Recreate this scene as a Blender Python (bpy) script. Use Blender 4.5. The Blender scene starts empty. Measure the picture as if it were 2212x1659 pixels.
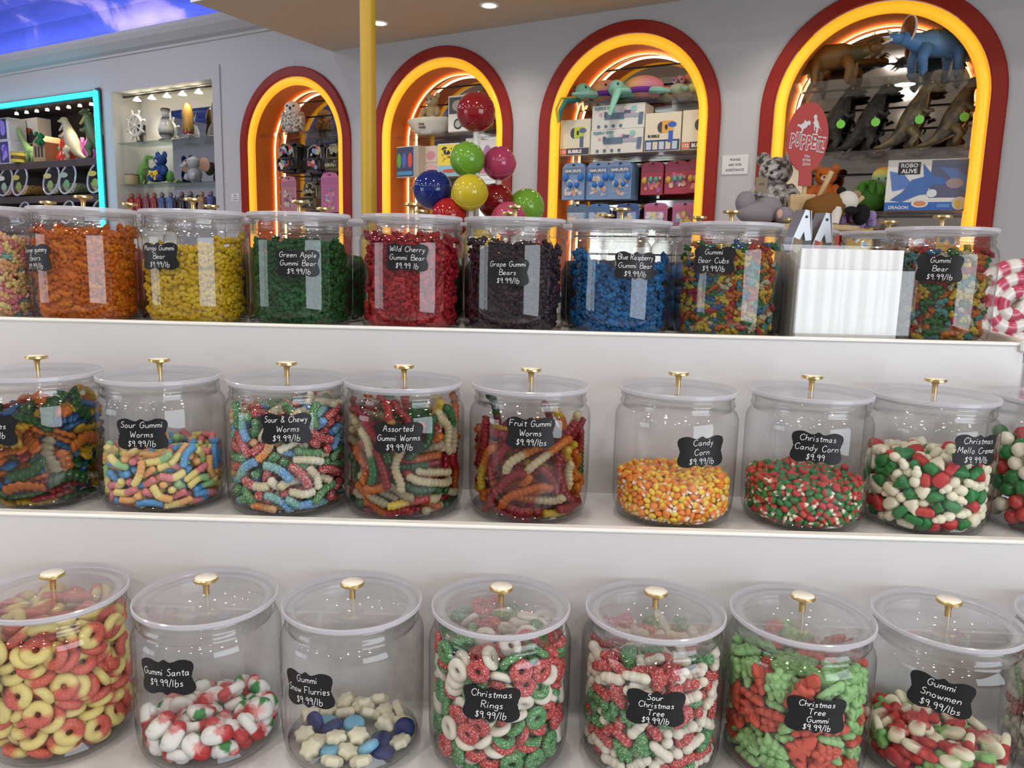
import bpy, random
from math import *
from mathutils import Vector, Matrix, Quaternion
from mathutils.geometry import tessellate_polygon

scene = bpy.context.scene
C = scene.collection
CZ = 1.45                      # eye height; heights below are measured from the eye unless noted
# ---------------------------------------------------------------- camera
FPX, PITCH, ROLL, YAW = 1669.4, radians(9.1713), radians(1.3612), radians(-.7737)
cam = bpy.data.cameras.new('camera'); cam_o = bpy.data.objects.new('camera', cam); C.objects.link(cam_o)
cam.sensor_width = 36; cam.sensor_fit = 'HORIZONTAL'; cam.lens = FPX*36/2212; cam.clip_start = .05; cam.clip_end = 60
_f = Vector((sin(YAW)*cos(PITCH), cos(YAW)*cos(PITCH), -sin(PITCH))); _r = Vector((cos(YAW), -sin(YAW), 0)); _u = _r.cross(_f)
_r, _u = cos(ROLL)*_r+sin(ROLL)*_u, -sin(ROLL)*_r+cos(ROLL)*_u
cam_o.matrix_world = Matrix(((_r.x, _u.x, -_f.x, 0), (_r.y, _u.y, -_f.y, 0), (_r.z, _u.z, -_f.z, CZ), (0, 0, 0, 1)))
scene.camera = cam_o
# ---------------------------------------------------------------- world, exposure, sampling limits
w = bpy.data.worlds.new('world'); scene.world = w; w.use_nodes = True
w.node_tree.nodes['Background'].inputs[0].default_value = (.75, .82, 1, 1); w.node_tree.nodes['Background'].inputs[1].default_value = .3
vs_ = scene.view_settings; vs_.view_transform = 'Standard'; vs_.look = 'None'; vs_.exposure = 0.33; vs_.gamma = 1; vs_.use_curve_mapping = False
cy_ = scene.cycles
cy_.max_bounces = 10; cy_.diffuse_bounces = 3; cy_.glossy_bounces = 3; cy_.transmission_bounces = 4; cy_.transparent_max_bounces = 20
cy_.caustics_reflective = False; cy_.caustics_refractive = False; cy_.sample_clamp_indirect = 6
cy_.use_denoising = True; cy_.use_adaptive_sampling = True; cy_.adaptive_threshold = .045
# ---------------------------------------------------------------- back wall frame: s along the wall, d into it
WB = Vector((.735, 3.978, CZ)); WE = Vector((.87797, -.47871, 0)); WN = Vector((.47871, .87797, 0)); WROT = atan2(WE.y, WE.x)
def wall(s, z, d=0): return WB+WE*s+WN*d+Vector((0, 0, z))
WM = Matrix.Translation(WB)@Matrix.Rotation(WROT, 4, 'Z')
def area(name, loc, look, sx, sy, power, col, shape='RECTANGLE', spread=180):
    l = bpy.data.lights.new(name, 'AREA'); l.shape = shape; l.size = sx; l.size_y = sy; l.energy = power; l.color = col; l.spread = radians(spread)
    o = bpy.data.objects.new(name, l); C.objects.link(o); o.location = loc; o.rotation_euler = (Vector(look)-Vector(loc)).to_track_quat('-Z', 'Y').to_euler(); return o
# daylight through the shop windows (right-hand wall and the wall behind the viewer)
area('window_daylight', wall(4.9, .1, -4.3), wall(0, -.1, -4.0), 3.2, 2.3, 85, (.84, .92, 1))
area('shopfront_daylight', wall(-5.0, .0, -8.85), wall(-2.0, -.2, 0), 3.6, 2.3, 70, (.9, .95, 1))
# ceiling downlights of the sales floor, plus added fill lamps towards the left wall
for s_ in (-5.8, -4.2, -2.6, -1.0, .6, 2.2, 3.8):  # leftmost column is added to brighten the left wall
    for d_ in (-7.2, -5.6, -4.2, -2.6):
        area('ceiling_downlight_and_fill', wall(s_, 1.92, d_), wall(s_, -1, d_), .2, .2, 7.6, (1, .93, .86), 'DISK')
for s_ in (-6.6, -5.2, -3.8): area('ceiling_downlight_and_fill', wall(s_, 1.92, -1.3), wall(s_, -1, -1.0), .2, .2, 7, (.93, .93, 1), 'DISK')  # added fill lamps, only there to lift the left part of the back wall
# blue-violet tube hidden behind the cornice, washing the painted sky
area('cove_light', wall(-5.4, 1.555, -.085), wall(-5.4, 2.2, -.05), 6.2, .03, 10, (.60, .52, 1))

# ---------------------------------------------------------------- shape builders
class MB:
    """Collects shapes; build() links them as ONE mesh object."""
    def __init__(s): s.v=[]; s.f=[]; s.c=[]; s.m=[]
    def add(s,vs,fs,col=None,mi=0):
        b=len(s.v); s.v+=[tuple(x) for x in vs]
        s.f+=[tuple(b+i for i in f) for f in fs]; s.m+=[mi]*len(fs)
        if callable(col): s.c+=[col(x) for x in vs]
        else: s.c+=[col or (1,1,1)]*len(vs)
        return s
    def tube(s,path,rad,n=8,col=None,mi=0,flat=1.0,caps=True,up=None):
        P=[Vector(p) for p in path]; R=rad if isinstance(rad,(list,tuple)) else [rad]*len(P)
        vs=[];fs=[];cs=[];prev=None;T=len(P)-1
        for i,p in enumerate(P):
            t=(P[min(i+1,T)]-P[max(i-1,0)]).normalized()
            if prev is None:
                a=Vector(up) if up else (Vector((0,0,1)) if abs(t.z)<.9 else Vector((1,0,0)))
            else: a=prev
            x=(a-t*a.dot(t)).normalized(); y=t.cross(x); prev=x
            for k in range(n):
                g=2*pi*k/n; vs.append(p+x*(cos(g)*R[i]*flat)+y*(sin(g)*R[i])); cs.append(col(i/T) if callable(col) else col)
        for i in range(T):
            for k in range(n):
                k2=(k+1)%n; fs.append((i*n+k,i*n+k2,(i+1)*n+k2,(i+1)*n+k))
        if caps:
            fs.append(tuple(range(n-1,-1,-1))); fs.append(tuple(T*n+k for k in range(n)))
        b=len(s.v); s.v+=[tuple(x) for x in vs]; s.f+=[tuple(b+i for i in f) for f in fs]; s.m+=[mi]*len(fs)
        s.c+=[c or (1,1,1) for c in cs]; return s
    def capsule(s,path,r,n=8,col=None,mod=None,flat=1.0,up=None):
        """tube with rounded ends along a path"""
        T=len(path)-1; R=[]
        for i in range(T+1):
            t=i/T; e=min(t,1-t)*T; k=sqrt(max(0.02,1-max(0,1-e/1.5)**2)); R.append(r*k*(mod(t) if mod else 1))
        return s.tube(path,R,n,col,flat=flat,up=up)
    def ell(s,c,r,n=10,m=7,col=None,mi=0,rot=None):
        vs=[];fs=[]; c=Vector(c)
        r=(r,r,r) if not isinstance(r,(tuple,list)) else r
        def P(a,b):
            q=Vector((r[0]*sin(a)*cos(b),r[1]*sin(a)*sin(b),r[2]*cos(a)))
            if rot: q=rot@q
            return c+q
        vs.append(P(0,0))
        for i in range(1,m):
            for k in range(n): vs.append(P(pi*i/m,2*pi*k/n))
        vs.append(P(pi,0))
        for k in range(n): fs.append((0,1+k,1+(k+1)%n))
        for i in range(m-2):
            for k in range(n):
                a=1+i*n; k2=(k+1)%n; fs.append((a+k,a+n+k,a+n+k2,a+k2))
        a=1+(m-2)*n
        for k in range(n): fs.append((a+k,len(vs)-1,a+(k+1)%n))
        return s.add(vs,fs,col,mi)
    def lathe(s,prof,n=32,col=None,mi=0,c=(0,0,0),sx=1,sy=1,mis=None,close=False):
        vs=[];fs=[];b0=len(s.f)
        for (r,z) in prof:
            for k in range(n): g=2*pi*k/n; vs.append((c[0]+r*sx*cos(g),c[1]+r*sy*sin(g),c[2]+z))
        L=len(prof); M=[]
        for i in range(L-1 if not close else L):
            j=(i+1)%L
            for k in range(n):
                k2=(k+1)%n; fs.append((i*n+k,i*n+k2,j*n+k2,j*n+k)); M.append(mis[i] if mis else mi)
        if not close:
            if prof[0][0]>1e-6: fs.append(tuple(range(n-1,-1,-1))); M.append(mis[0] if mis else mi)
            if prof[-1][0]>1e-6: fs.append(tuple((L-1)*n+k for k in range(n))); M.append(mis[-1] if mis else mi)
        s.add(vs,fs,col,mi); s.m[b0:]=M; return s
    def torus(s,R,r,n=20,m=9,col=None,c=(0,0,0),flat=1.0,mi=0):
        vs=[];fs=[]
        for i in range(n):
            a=2*pi*i/n
            for k in range(m):
                g=2*pi*k/m; q=R+r*cos(g); vs.append((c[0]+q*cos(a),c[1]+q*sin(a),c[2]+r*flat*sin(g)))
        for i in range(n):
            for k in range(m):
                i2=(i+1)%n;k2=(k+1)%m; fs.append((i*m+k,i2*m+k,i2*m+k2,i*m+k2))
        return s.add(vs,fs,col,mi)
    def pillow(s,out,t,inset=.78,col=None,mi=0,top=None):
        """flat shape with rounded edges: outline in xy, thickness t in z"""
        n=len(out); cx=sum(p[0] for p in out)/n; cy=sum(p[1] for p in out)/n
        L=[(-t/2,inset),(-t*.36,.93),(-t*.12,1),(t*.12,1),(t*.36,.93),(t/2,inset)]
        vs=[];fs=[]
        for z,k in L:
            for p in out: vs.append((cx+(p[0]-cx)*k,cy+(p[1]-cy)*k,z))
        for i in range(len(L)-1):
            for k in range(n):
                k2=(k+1)%n; fs.append((i*n+k,i*n+k2,(i+1)*n+k2,(i+1)*n+k))
        a=len(vs); vs.append((cx,cy,-t*.52)); vs.append((cx,cy,t*.52)); o=(len(L)-1)*n
        for k in range(n):
            k2=(k+1)%n; fs.append((a,k2,k)); fs.append((a+1,o+k,o+k2))
        return s.add(vs,fs,col,mi)
    def box(s,c,d,col=None,mi=0,rot=None):
        x,y,z=[q/2 for q in d]
        vs=[Vector((a,b,e)) for a in(-x,x) for b in(-y,y) for e in(-z,z)]
        vs=[(rot@q if rot else q)+Vector(c) for q in vs]
        return s.add(vs,[(0,1,3,2),(4,6,7,5),(0,4,5,1),(2,3,7,6),(0,2,6,4),(1,5,7,3)],col,mi)
    def rbox(s,c,d,b,col=None,mi=0,rot=None):
        """box with chamfered edges"""
        x,y,z=[q/2 for q in d]; vs=[];idx={}
        for sx in(-1,1):
            for sy in(-1,1):
                for sz in(-1,1):
                    for ax in range(3):
                        q=[sx*(x-b),sy*(y-b),sz*(z-b)]; q[ax]=(sx,sy,sz)[ax]*(x,y,z)[ax]
                        idx[(sx,sy,sz,ax)]=len(vs); v=Vector(q); vs.append((rot@v if rot else v)+Vector(c))
        I=idx;fs=[]
        for ax in range(3):
            u,w=[(1,2),(2,0),(0,1)][ax]
            for sg in(-1,1):
                q=[]
                for (a,e) in((-1,-1),(1,-1),(1,1),(-1,1)):
                    k=[0,0,0];k[ax]=sg;k[u]=a;k[w]=e;q.append(I[(*k,ax)])
                fs.append(tuple(q) if sg>0 else tuple(q[::-1]))
            for a in(-1,1):
                for e in(-1,1):
                    k1=[0,0,0];k1[ax]=-1;k1[u]=a;k1[w]=e;k2=list(k1);k2[ax]=1
                    f=(I[(*k1,u)],I[(*k2,u)],I[(*k2,w)],I[(*k1,w)])
                    fs.append(f if a*e>0 else f[::-1])
        for sx in(-1,1):
            for sy in(-1,1):
                for sz in(-1,1):
                    f=tuple(I[(sx,sy,sz,a)] for a in range(3)); fs.append(f if sx*sy*sz>0 else f[::-1])
        return s.add(vs,fs,col,mi)
    def xf(s,M):
        s.v=[tuple(M@Vector(p)) for p in s.v]; return s

def mixc(a,b,t): return tuple(a[i]*(1-t)+b[i]*t for i in range(3))
def sstep(a,b,x):
    t=min(1,max(0,(x-a)/(b-a))); return t*t*(3-2*t)
def two(c1,c2,k=.06): return lambda t: mixc(c1,c2,sstep(.5-k,.5+k,t))
def arcpath(L,bend,n=14,wave=0,z=0):
    """planar bent path of length L turning through angle bend"""
    P=[];x=y=0;a=-bend/2
    for i in range(n+1):
        P.append((x,y,0)); a2=a+bend*i/n+wave*sin(2*pi*i/n); x+=L/n*cos(a2); y+=L/n*sin(a2)
    mx=sum(p[0] for p in P)/len(P); my=sum(p[1] for p in P)/len(P)
    return [(p[0]-mx,p[1]-my,z*sin(3*i/n)) for i,p in enumerate(P)]
def worm(mb,L,r,bend,c1,c2,ribs=9,amp=.09,wave=0,n=8,flat=.9):
    N=26 if ribs<8 else ribs*4
    return mb.capsule(arcpath(L,bend,N,wave),r,n,two(c1,c2),lambda t:1+amp*sin(2*pi*ribs*t),flat)
def bear(mb,k,c,lo=False):
    """standing gummy bear lying along x, size k = length"""
    n,m=(7,5) if lo else (9,6)
    E=lambda p,r: mb.ell([q*k for q in p],[q*k for q in r],n,m,c)
    E((-.08,0,0),(.34,.25,.23)); E((.27,0,.01),(.23,.225,.21))
    for s in(-1,1):
        E((.42,.14*s,.0),(.09,.09,.08)); E((.08,.19*s,.13),(.1,.1,.11)); E((-.32,.15*s,.11),(.15,.13,.14))
    E((.33,0,.17),(.08,.09,.07))
    return mb
def corn(mb,k,cols):
    """kernel-shaped candy along x, three colour bands"""
    prof=[(0,-.5),(.2,-.49),(.32,-.42),(.36,-.3),(.34,-.12),(.26,.12),(.17,.32),(.1,.45),(0,.5)]
    def col(v):
        x=v[0]/k; return mixc(mixc(cols[0],cols[1],sstep(-.27,-.19,x)),cols[2],sstep(.2,.28,x))
    n=8; vs=[];fs=[]
    for r,z in prof:
        for g in range(n): a=2*pi*g/n; vs.append((z*k,r*k*cos(a)*1.05,r*k*sin(a)*.72))
    for i in range(len(prof)-1):
        for g in range(n): g2=(g+1)%n; fs.append((i*n+g,i*n+g2,(i+1)*n+g2,(i+1)*n+g))
    return mb.add(vs,fs,col)
def star(n,R,r,ph=0,sub=1):
    P=[]
    for i in range(2*n):
        q=R if i%2==0 else r; a=ph+pi*i/n; P.append((q*cos(a),q*sin(a)))
    return P
def smooth(P,it=2):
    for _ in range(it):
        Q=[]
        for i in range(len(P)):
            a,b=P[i],P[(i+1)%len(P)]
            Q+= [(a[0]*.75+b[0]*.25,a[1]*.75+b[1]*.25),(a[0]*.25+b[0]*.75,a[1]*.25+b[1]*.75)]
        P=Q
    return P
TREE=[(-.5,-.1),(-.5,.1),(-.34,.1),(-.36,.4),(-.1,.2),(-.1,.32),(.14,.15),(.12,.24),(.5,0),(.12,-.24),(.14,-.15),(-.1,-.32),(-.1,-.2),(-.36,-.4),(-.34,-.1)]
SNOW=[(.5,.0),(.46,.14),(.36,.18),(.26,.14),(.2,.12),(.14,.34),(.02,.36),(.0,.2),(-.1,.24),(-.3,.28),(-.45,.2),(-.5,0),(-.45,-.2),(-.3,-.28),(-.1,-.24),(.0,-.2),(.02,-.36),(.14,-.34),(.2,-.12),(.26,-.14),(.36,-.18),(.46,-.14)]
def sc(P,k,ky=None): return [(p[0]*k,p[1]*(ky or k)) for p in P]
# colour table for sweets (linear albedo, kept moderate)
K=dict(red=(.52,.035,.038),pink=(.75,.22,.25),coral=(.66,.105,.065),yel=(.82,.62,.10),pyel=(.85,.72,.25),org=(.82,.27,.03),porg=(.85,.45,.16),grn=(.055,.27,.07),lgrn=(.25,.5,.16),pgrn=(.33,.6,.25),blu=(.10,.36,.70),lblu=(.2,.5,.72),dblu=(.02,.035,.16),wht=(.83,.78,.66),crm=(.85,.80,.62),clr=(.7,.62,.4),dgrn=(.02,.2,.05),pur=(.055,.018,.045),teal=(.15,.45,.42),purw=(.86,.85,.83),
 torg=(.56,.125,.005),torg3=(.66,.19,.01),tyel3=(.70,.50,.03),tgrn3=(.015,.115,.025),tred3=(.46,.022,.03),tblu3=(.012,.16,.40),tpur3=(.05,.022,.035),tyel=(.62,.40,.012),tgrn=(.008,.075,.014),tred=(.33,.010,.018),tpur=(.026,.011,.018),tblu=(.008,.10,.28),torg2=(.40,.11,.012),tyel2=(.46,.33,.03),tgrn2=(.03,.12,.03),tred2=(.32,.025,.025),tteal=(.07,.20,.19),tclr=(.42,.37,.24),tblu2=(.03,.10,.22),dark=(.035,.026,.022))
def candy_mesh(name,a=None,b=None,lo=False):
    mb=MB(); c1=K.get(a,(1,1,1)); c2=K.get(b,c1)
    if name=='sworm': worm(mb,.050,.0068,.9,c1,c2,7,.07)
    elif name=='sworm2': worm(mb,.046,.0070,-.35,c1,c2,7,.07,wave=.35)
    elif name=='cworm': worm(mb,.058,.0078,1.0,c1,c2,7,.12)
    elif name=='cworm2': worm(mb,.050,.0076,.3,c1,c2,7,.12,wave=.5)
    elif name=='gworm': worm(mb,.105,.0078,2.4,c1,c2,12,.11,wave=.4)
    elif name=='gworm2': worm(mb,.096,.0076,1.3,c1,c2,12,.11,wave=.8)
    elif name=='gworm3': worm(mb,.075,.0076,.5,c1,c2,9,.12,wave=.3)
    elif name=='bear': bear(mb,.026 if lo else .029,c1,lo)
    elif name=='cub': bear(mb,.021 if lo else .023,c1,lo)
    elif name=='sbear': bear(mb,.032,c1,lo)
    elif name=='corn': corn(mb,.0195,((.82,.56,.06),(.80,.23,.03),K['crm']) if a=='yel' else ((.80,.23,.03),(.80,.27,.05),K['crm']))
    elif name=='xcorn': corn(mb,.021,(K['red'],K['dgrn'],K['crm']) if a=='red' else (K['dgrn'],K['red'],K['crm']))
    elif name=='block': mb.pillow(smooth([(-.016,-.010),(.016,-.012),(.014,.012),(-.013,.011)],2),.016,.72,c1)
    elif name=='peanut':
        mb.ell((-.008,0,0),(.0105,.0095,.0085),10,7,c1); mb.ell((.007,0,0),(.0095,.0085,.0078),10,7,c1); mb.ell((.015,.001,0),(.006,.006,.0055),8,6,c1)
    elif name=='xtree': mb.pillow(smooth([(-.014,-.012),(-.014,.012),(-.006,.011),(-.004,.009),(.004,.008),(.006,.005),(.017,0),(.006,-.005),(.004,-.008),(-.004,-.009),(-.006,-.011)],1),.014,.74,c1)
    elif name=='ball': mb.ell((0,0,0),.0135,14,10,c1)
    elif name=='ring': mb.torus(.0125,.0083,22,9,lambda v:mixc(c1,c2,sstep(-.003,.003,v[1])),flat=.85)
    elif name=='xring': mb.torus(.0110,.0070,22,9,c1,flat=.85)
    elif name=='stree': mb.pillow(smooth(sc(TREE,.042,.040),1),.014,.76,c1)
    elif name=='soldier':
        for x,r in((-.0125,.0088),(-.005,.0080),(.003,.0086),(.012,.0076)): mb.ell((x,0,0),(r*1.15,r,r*.9),10,7,c1)
    elif name=='gtree':
        mb.pillow(smooth(sc(TREE,.054,.052),1),.010,.8,c1)
        for i,(x,w) in enumerate(((-.014,.013),(-.002,.010),(.009,.006))):
            for s in(-1,1): mb.ell((x,.5*w*s,.004),(.006,w*.55,.0045),8,5,c1)
    elif name=='santa':
        def col(v):
            x,y=v[0],v[1]
            if x>.010: return K['red']
            if x>-.001 and abs(y)<.010: return (.80,.34,.33)
            if y>.008 and x<-.005: return K['grn']
            return K['purw']
        mb.pillow(smooth([(-.022,-.012),(-.024,.006),(-.014,.017),(.0,.016),(.012,.014),(.024,.004),(.022,-.006),(.010,-.014),(-.008,-.018)],2),.016,.66,None)
        mb.ell((-.008,0,.004),(.012,.012,.009),10,7); mb.ell((.012,.002,.004),(.010,.009,.008),10,7)
        mb.c=[col(v) for v in mb.v]
    elif name=='flake': mb.pillow(smooth(star(6,.0185,.0128),1),.013,.78,c1)
    elif name=='disc': mb.pillow([(.0165*cos(2*pi*i/24),.0165*sin(2*pi*i/24)) for i in range(24)],.013,.7,c1)
    elif name=='snowman':
        mb.pillow(smooth(sc(SNOW,.052,.044),1),.012,.76,None)
        mb.c=[mixc(c1,c2,sstep(-.002,.002,v[0])) for v in mb.v]
    elif name=='chain': worm(mb,.070,.0105,.25,c1,c1,6,.22,wave=.5,flat=.45)
    return mb

# ---------------------------------------------------------------- materials
MATS = {}
def nodes(name):
    m = bpy.data.materials.new(name); m.use_nodes = True; nt = m.node_tree; nt.nodes.clear(); o = nt.nodes.new('ShaderNodeOutputMaterial'); MATS[name] = m
    return m, nt, o
def N(nt, t, **kw):
    n = nt.nodes.new('ShaderNode'+t)
    for k, v in kw.items():
        if hasattr(n, k): setattr(n, k, v)
        else: n.inputs[k].default_value = v
    return n
def pm(name, col, rough=.5, metal=0, emit=0, ecol=None, spec=.5, noise=None, bump=0, nscale=40):
    m, nt, o = nodes(name); p = N(nt, 'BsdfPrincipled'); I = p.inputs
    I['Base Color'].default_value = (*col, 1); I['Roughness'].default_value = rough; I['Metallic'].default_value = metal; I['Specular IOR Level'].default_value = spec
    if emit: I['Emission Color'].default_value = (*(ecol or col), 1); I['Emission Strength'].default_value = emit
    if noise or bump:
        tc = N(nt, 'TexCoord'); nz = N(nt, 'TexNoise'); nz.inputs['Scale'].default_value = nscale; nz.inputs['Detail'].default_value = 3; nt.links.new(tc.outputs['Object'], nz.inputs['Vector'])
        if noise:
            mx = N(nt, 'MixRGB'); mx.inputs[1].default_value = (*col, 1); mx.inputs[2].default_value = (*noise, 1)
            rp = N(nt, 'ValToRGB'); rp.color_ramp.elements[0].position = .45; rp.color_ramp.elements[1].position = .6
            nt.links.new(nz.outputs[0], rp.inputs[0]); nt.links.new(rp.outputs[0], mx.inputs[0]); nt.links.new(mx.outputs[0], I['Base Color'])
        if bump:
            b = N(nt, 'Bump'); b.inputs['Strength'].default_value = bump; b.inputs['Distance'].default_value = .002; nt.links.new(nz.outputs[0], b.inputs['Height']); nt.links.new(b.outputs[0], I['Normal'])
    nt.links.new(p.outputs[0], o.inputs[0]); return m
def vcol(name, rough=.5, sugar=0, transl=0, transp=0, spec=.5, bump=0, sss=0):
    """material that takes its colour from the mesh's own colour layer"""
    m, nt, o = nodes(name); L = nt.links.new
    at = N(nt, 'VertexColor'); at.layer_name = 'Col'; col = at.outputs[0]
    p = N(nt, 'BsdfPrincipled'); I = p.inputs; I['Roughness'].default_value = rough; I['Specular IOR Level'].default_value = spec
    if sugar or bump:
        tc = N(nt, 'TexCoord'); nz = N(nt, 'TexNoise'); nz.inputs['Scale'].default_value = 480; nz.inputs['Detail'].default_value = 2; L(tc.outputs['Object'], nz.inputs['Vector'])
        rp = N(nt, 'ValToRGB'); rp.color_ramp.elements[0].position = .54; rp.color_ramp.elements[1].position = .62; L(nz.outputs[0], rp.inputs[0])
        mt = N(nt, 'Math', operation='MULTIPLY'); mt.inputs[1].default_value = sugar; L(rp.outputs[0], mt.inputs[0])
        mx = N(nt, 'MixRGB'); mx.inputs[2].default_value = (.95, .93, .9, 1); L(mt.outputs[0], mx.inputs[0]); L(col, mx.inputs[1]); col = mx.outputs[0]
        b = N(nt, 'Bump'); b.inputs['Strength'].default_value = bump; b.inputs['Distance'].default_value = .0006; L(nz.outputs[0], b.inputs['Height']); L(b.outputs[0], I['Normal'])
    L(col, I['Base Color']); out = p.outputs[0]
    if sss: I['Subsurface Weight'].default_value = sss; I['Subsurface Radius'].default_value = (1, .6, .4); I['Subsurface Scale'].default_value = .004
    if transl:
        t = N(nt, 'BsdfTranslucent'); L(col, t.inputs[0]); s = N(nt, 'MixShader'); s.inputs[0].default_value = transl; L(out, s.inputs[1]); L(t.outputs[0], s.inputs[2]); out = s.outputs[0]
    if transp:
        t = N(nt, 'BsdfTransparent'); g = N(nt, 'Gamma'); g.inputs[1].default_value = .45; L(col, g.inputs[0]); L(g.outputs[0], t.inputs[0])
        s = N(nt, 'MixShader'); s.inputs[0].default_value = transp; L(out, s.inputs[1]); L(t.outputs[0], s.inputs[2]); out = s.outputs[0]
    L(out, o.inputs[0]); return m
def clear(name, tint=(.991, .991, .990), edge=(.34, .36, .355), refl=1.3, haze=0, hcol=(.8, .8, .86), rough=0, ior=1.5, epow=4.5):
    """thin clear sheet: sees through, darker where the sheet is seen edge-on, mirror-like at grazing angles"""
    m, nt, o = nodes(name); L = nt.links.new
    lw = N(nt, 'LayerWeight'); lw.inputs[0].default_value = .5; pw = N(nt, 'Math', operation='POWER'); pw.inputs[1].default_value = epow; L(lw.outputs['Facing'], pw.inputs[0])
    mx = N(nt, 'MixRGB'); mx.inputs[1].default_value = (*tint, 1); mx.inputs[2].default_value = (*edge, 1); L(pw.outputs[0], mx.inputs[0])
    t = N(nt, 'BsdfTransparent'); L(mx.outputs[0], t.inputs[0]); out = t.outputs[0]
    if haze:
        df = N(nt, 'BsdfDiffuse'); df.inputs[0].default_value = (*hcol, 1); tl = N(nt, 'BsdfTranslucent'); tl.inputs[0].default_value = (*hcol, 1); a = N(nt, 'MixShader'); a.inputs[0].default_value = .5; L(df.outputs[0], a.inputs[1]); L(tl.outputs[0], a.inputs[2])
        s = N(nt, 'MixShader'); s.inputs[0].default_value = haze; L(out, s.inputs[1]); L(a.outputs[0], s.inputs[2]); out = s.outputs[0]
    f5 = N(nt, 'Math', operation='POWER'); f5.inputs[1].default_value = 5; L(lw.outputs['Facing'], f5.inputs[0]); mt = N(nt, 'Math', operation='MULTIPLY_ADD', use_clamp=True); mt.inputs[1].default_value = .55; mt.inputs[2].default_value = .04*refl; L(f5.outputs[0], mt.inputs[0])
    g = N(nt, 'BsdfGlossy'); g.inputs[0].default_value = (1, 1, 1, 1); g.inputs['Roughness'].default_value = rough
    s = N(nt, 'MixShader'); L(mt.outputs[0], s.inputs[0]); L(out, s.inputs[1]); L(g.outputs[0], s.inputs[2]); L(s.outputs[0], o.inputs[0]); return m
def palette(name, cols, scale=60, rough=.5, transl=0):
    """patchwork of cell-shaped pieces in the given colours"""
    m, nt, o = nodes(name); L = nt.links.new; tc = N(nt, 'TexCoord'); v = N(nt, 'TexVoronoi'); v.inputs['Scale'].default_value = scale; L(tc.outputs['Object'], v.inputs['Vector'])
    sp = N(nt, 'SeparateColor'); L(v.outputs['Color'], sp.inputs[0]); rp = N(nt, 'ValToRGB'); rp.color_ramp.interpolation = 'CONSTANT'
    E = rp.color_ramp.elements
    while len(E) < len(cols): E.new(.5)
    for i, c in enumerate(cols): E[i].position = i/len(cols); E[i].color = (*c, 1)
    L(sp.outputs[0], rp.inputs[0]); p = N(nt, 'BsdfPrincipled'); p.inputs['Roughness'].default_value = rough; L(rp.outputs[0], p.inputs['Base Color'])
    b = N(nt, 'Bump'); b.inputs['Strength'].default_value = .8; b.inputs['Distance'].default_value = .006; b.invert = True; L(v.outputs['Distance'], b.inputs['Height']); L(b.outputs[0], p.inputs['Normal']); L(p.outputs[0], o.inputs[0]); return m
def glow(name, col, s):
    m, nt, o = nodes(name); e = N(nt, 'Emission'); e.inputs[0].default_value = (*col, 1); e.inputs[1].default_value = s; nt.links.new(e.outputs[0], o.inputs[0]); return m

white_board = pm('white_laminate', (.71, .69, .695), .32, spec=.45)
trim_white = pm('white_edge_trim', (.86, .85, .82), .25)
wall_paint = pm('grey_white_wall_paint', (.46, .45, .465), .6)
soffit_paint = pm('cream_ceiling_paint', (.52, .43, .32), .7)
floor_m = pm('pale_floor', (.5, .49, .48), .35)
glass = clear('jar_glass')
lid_glass = clear('lid_acrylic', (.97, .97, .975), (.75, .75, .8), 1.5, haze=.12, hcol=(.82, .81, .86))
lid_edge = clear('lid_edge_acrylic', (.9, .9, .95), (.8, .8, .86), 1.0, haze=.85, hcol=(.84, .83, .90), rough=.15)
seal_m = clear('lid_seal', (.96, .96, .97), (.8, .8, .84), 1.2, haze=.62, hcol=(.84, .84, .88), rough=.1)
acrylic = clear('clear_acrylic', (.96, .96, .95), (.7, .7, .7), 1.0, haze=.015)
shelf_glass = clear('shelf_glass', (.93, .96, .95), (.25, .42, .38), 1.5)
brass = pm('brushed_brass', (.78, .58, .26), .28, 1)
pearl = pm('pearl_inlay', (.86, .80, .68), .3, noise=(.93, .89, .82), nscale=120)
chalk_black = pm('black_chalk_label', (.008, .008, .010), .45, spec=.35)
chalk_white = pm('white_chalk_ink', (.86, .86, .86), .7)
M_vc = vcol('printed_colour', .45); M_vg = vcol('glossy_colour', .15); M_plush = vcol('plush_fabric', .9, bump=.6, spec=.1)
SWEET = dict(bears=vcol('dense_clear_gummy', .32, transl=.34, spec=.25), gummy=vcol('clear_gummy', .12, transl=.42, transp=.28, spec=.7), sugar=vcol('sugared_gummy', .6, sugar=.75, transl=.25, bump=.5), sugar2=vcol('sugared_soft_gummy', .6, sugar=.5, transl=.15, bump=.4), sugarlite=vcol('lightly_sugared_gummy', .55, sugar=.16, transl=.18, bump=.25), matte=vcol('matte_creme', .42, spec=.4), soft=vcol('soft_foam_gummy', .5, transl=.15, spec=.35), shiny=vcol('sugar_shell', .16))
steel = pm('brushed_steel', (.42, .42, .43), .3, 1)
red_m = pm('red_paint', (.26, .011, .006), .4, spec=.3); yellow_neon = pm('yellow_neon_tube', (.9, .5, .03), .35, emit=.55, ecol=(1, .47, .018)); orange_m = pm('orange_paint', (.74, .20, .035), .45)
led_face = pm('orange_led_housing', (.8, .25, .06), .4, emit=1.6, ecol=(1, .27, .06)); led_white = glow('warm_led', (1, .66, .30), 9); cyan_neon = glow('cyan_neon', (.02, .72, 1), 4.0)
lamp_glow = glow('warm_lamp', (1, .88, .66), 9); down_glow = glow('downlight_lens', (1, .93, .82), 14)
mirror_m = pm('mirror_slat', (.42, .39, .36), .05, 1); groove_m = pm('dark_groove', (.03, .028, .025), .6); case_mirror = pm('silver_mirror', (.8, .82, .83), .02, 1)
dark_wood = pm('dark_brown_shelf', (.075, .055, .055), .45); case_paint = pm('showcase_paint', (.62, .60, .54), .6); yellow_paint = pm('ochre_pole_paint', (.62, .38, .03), .35)
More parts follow.
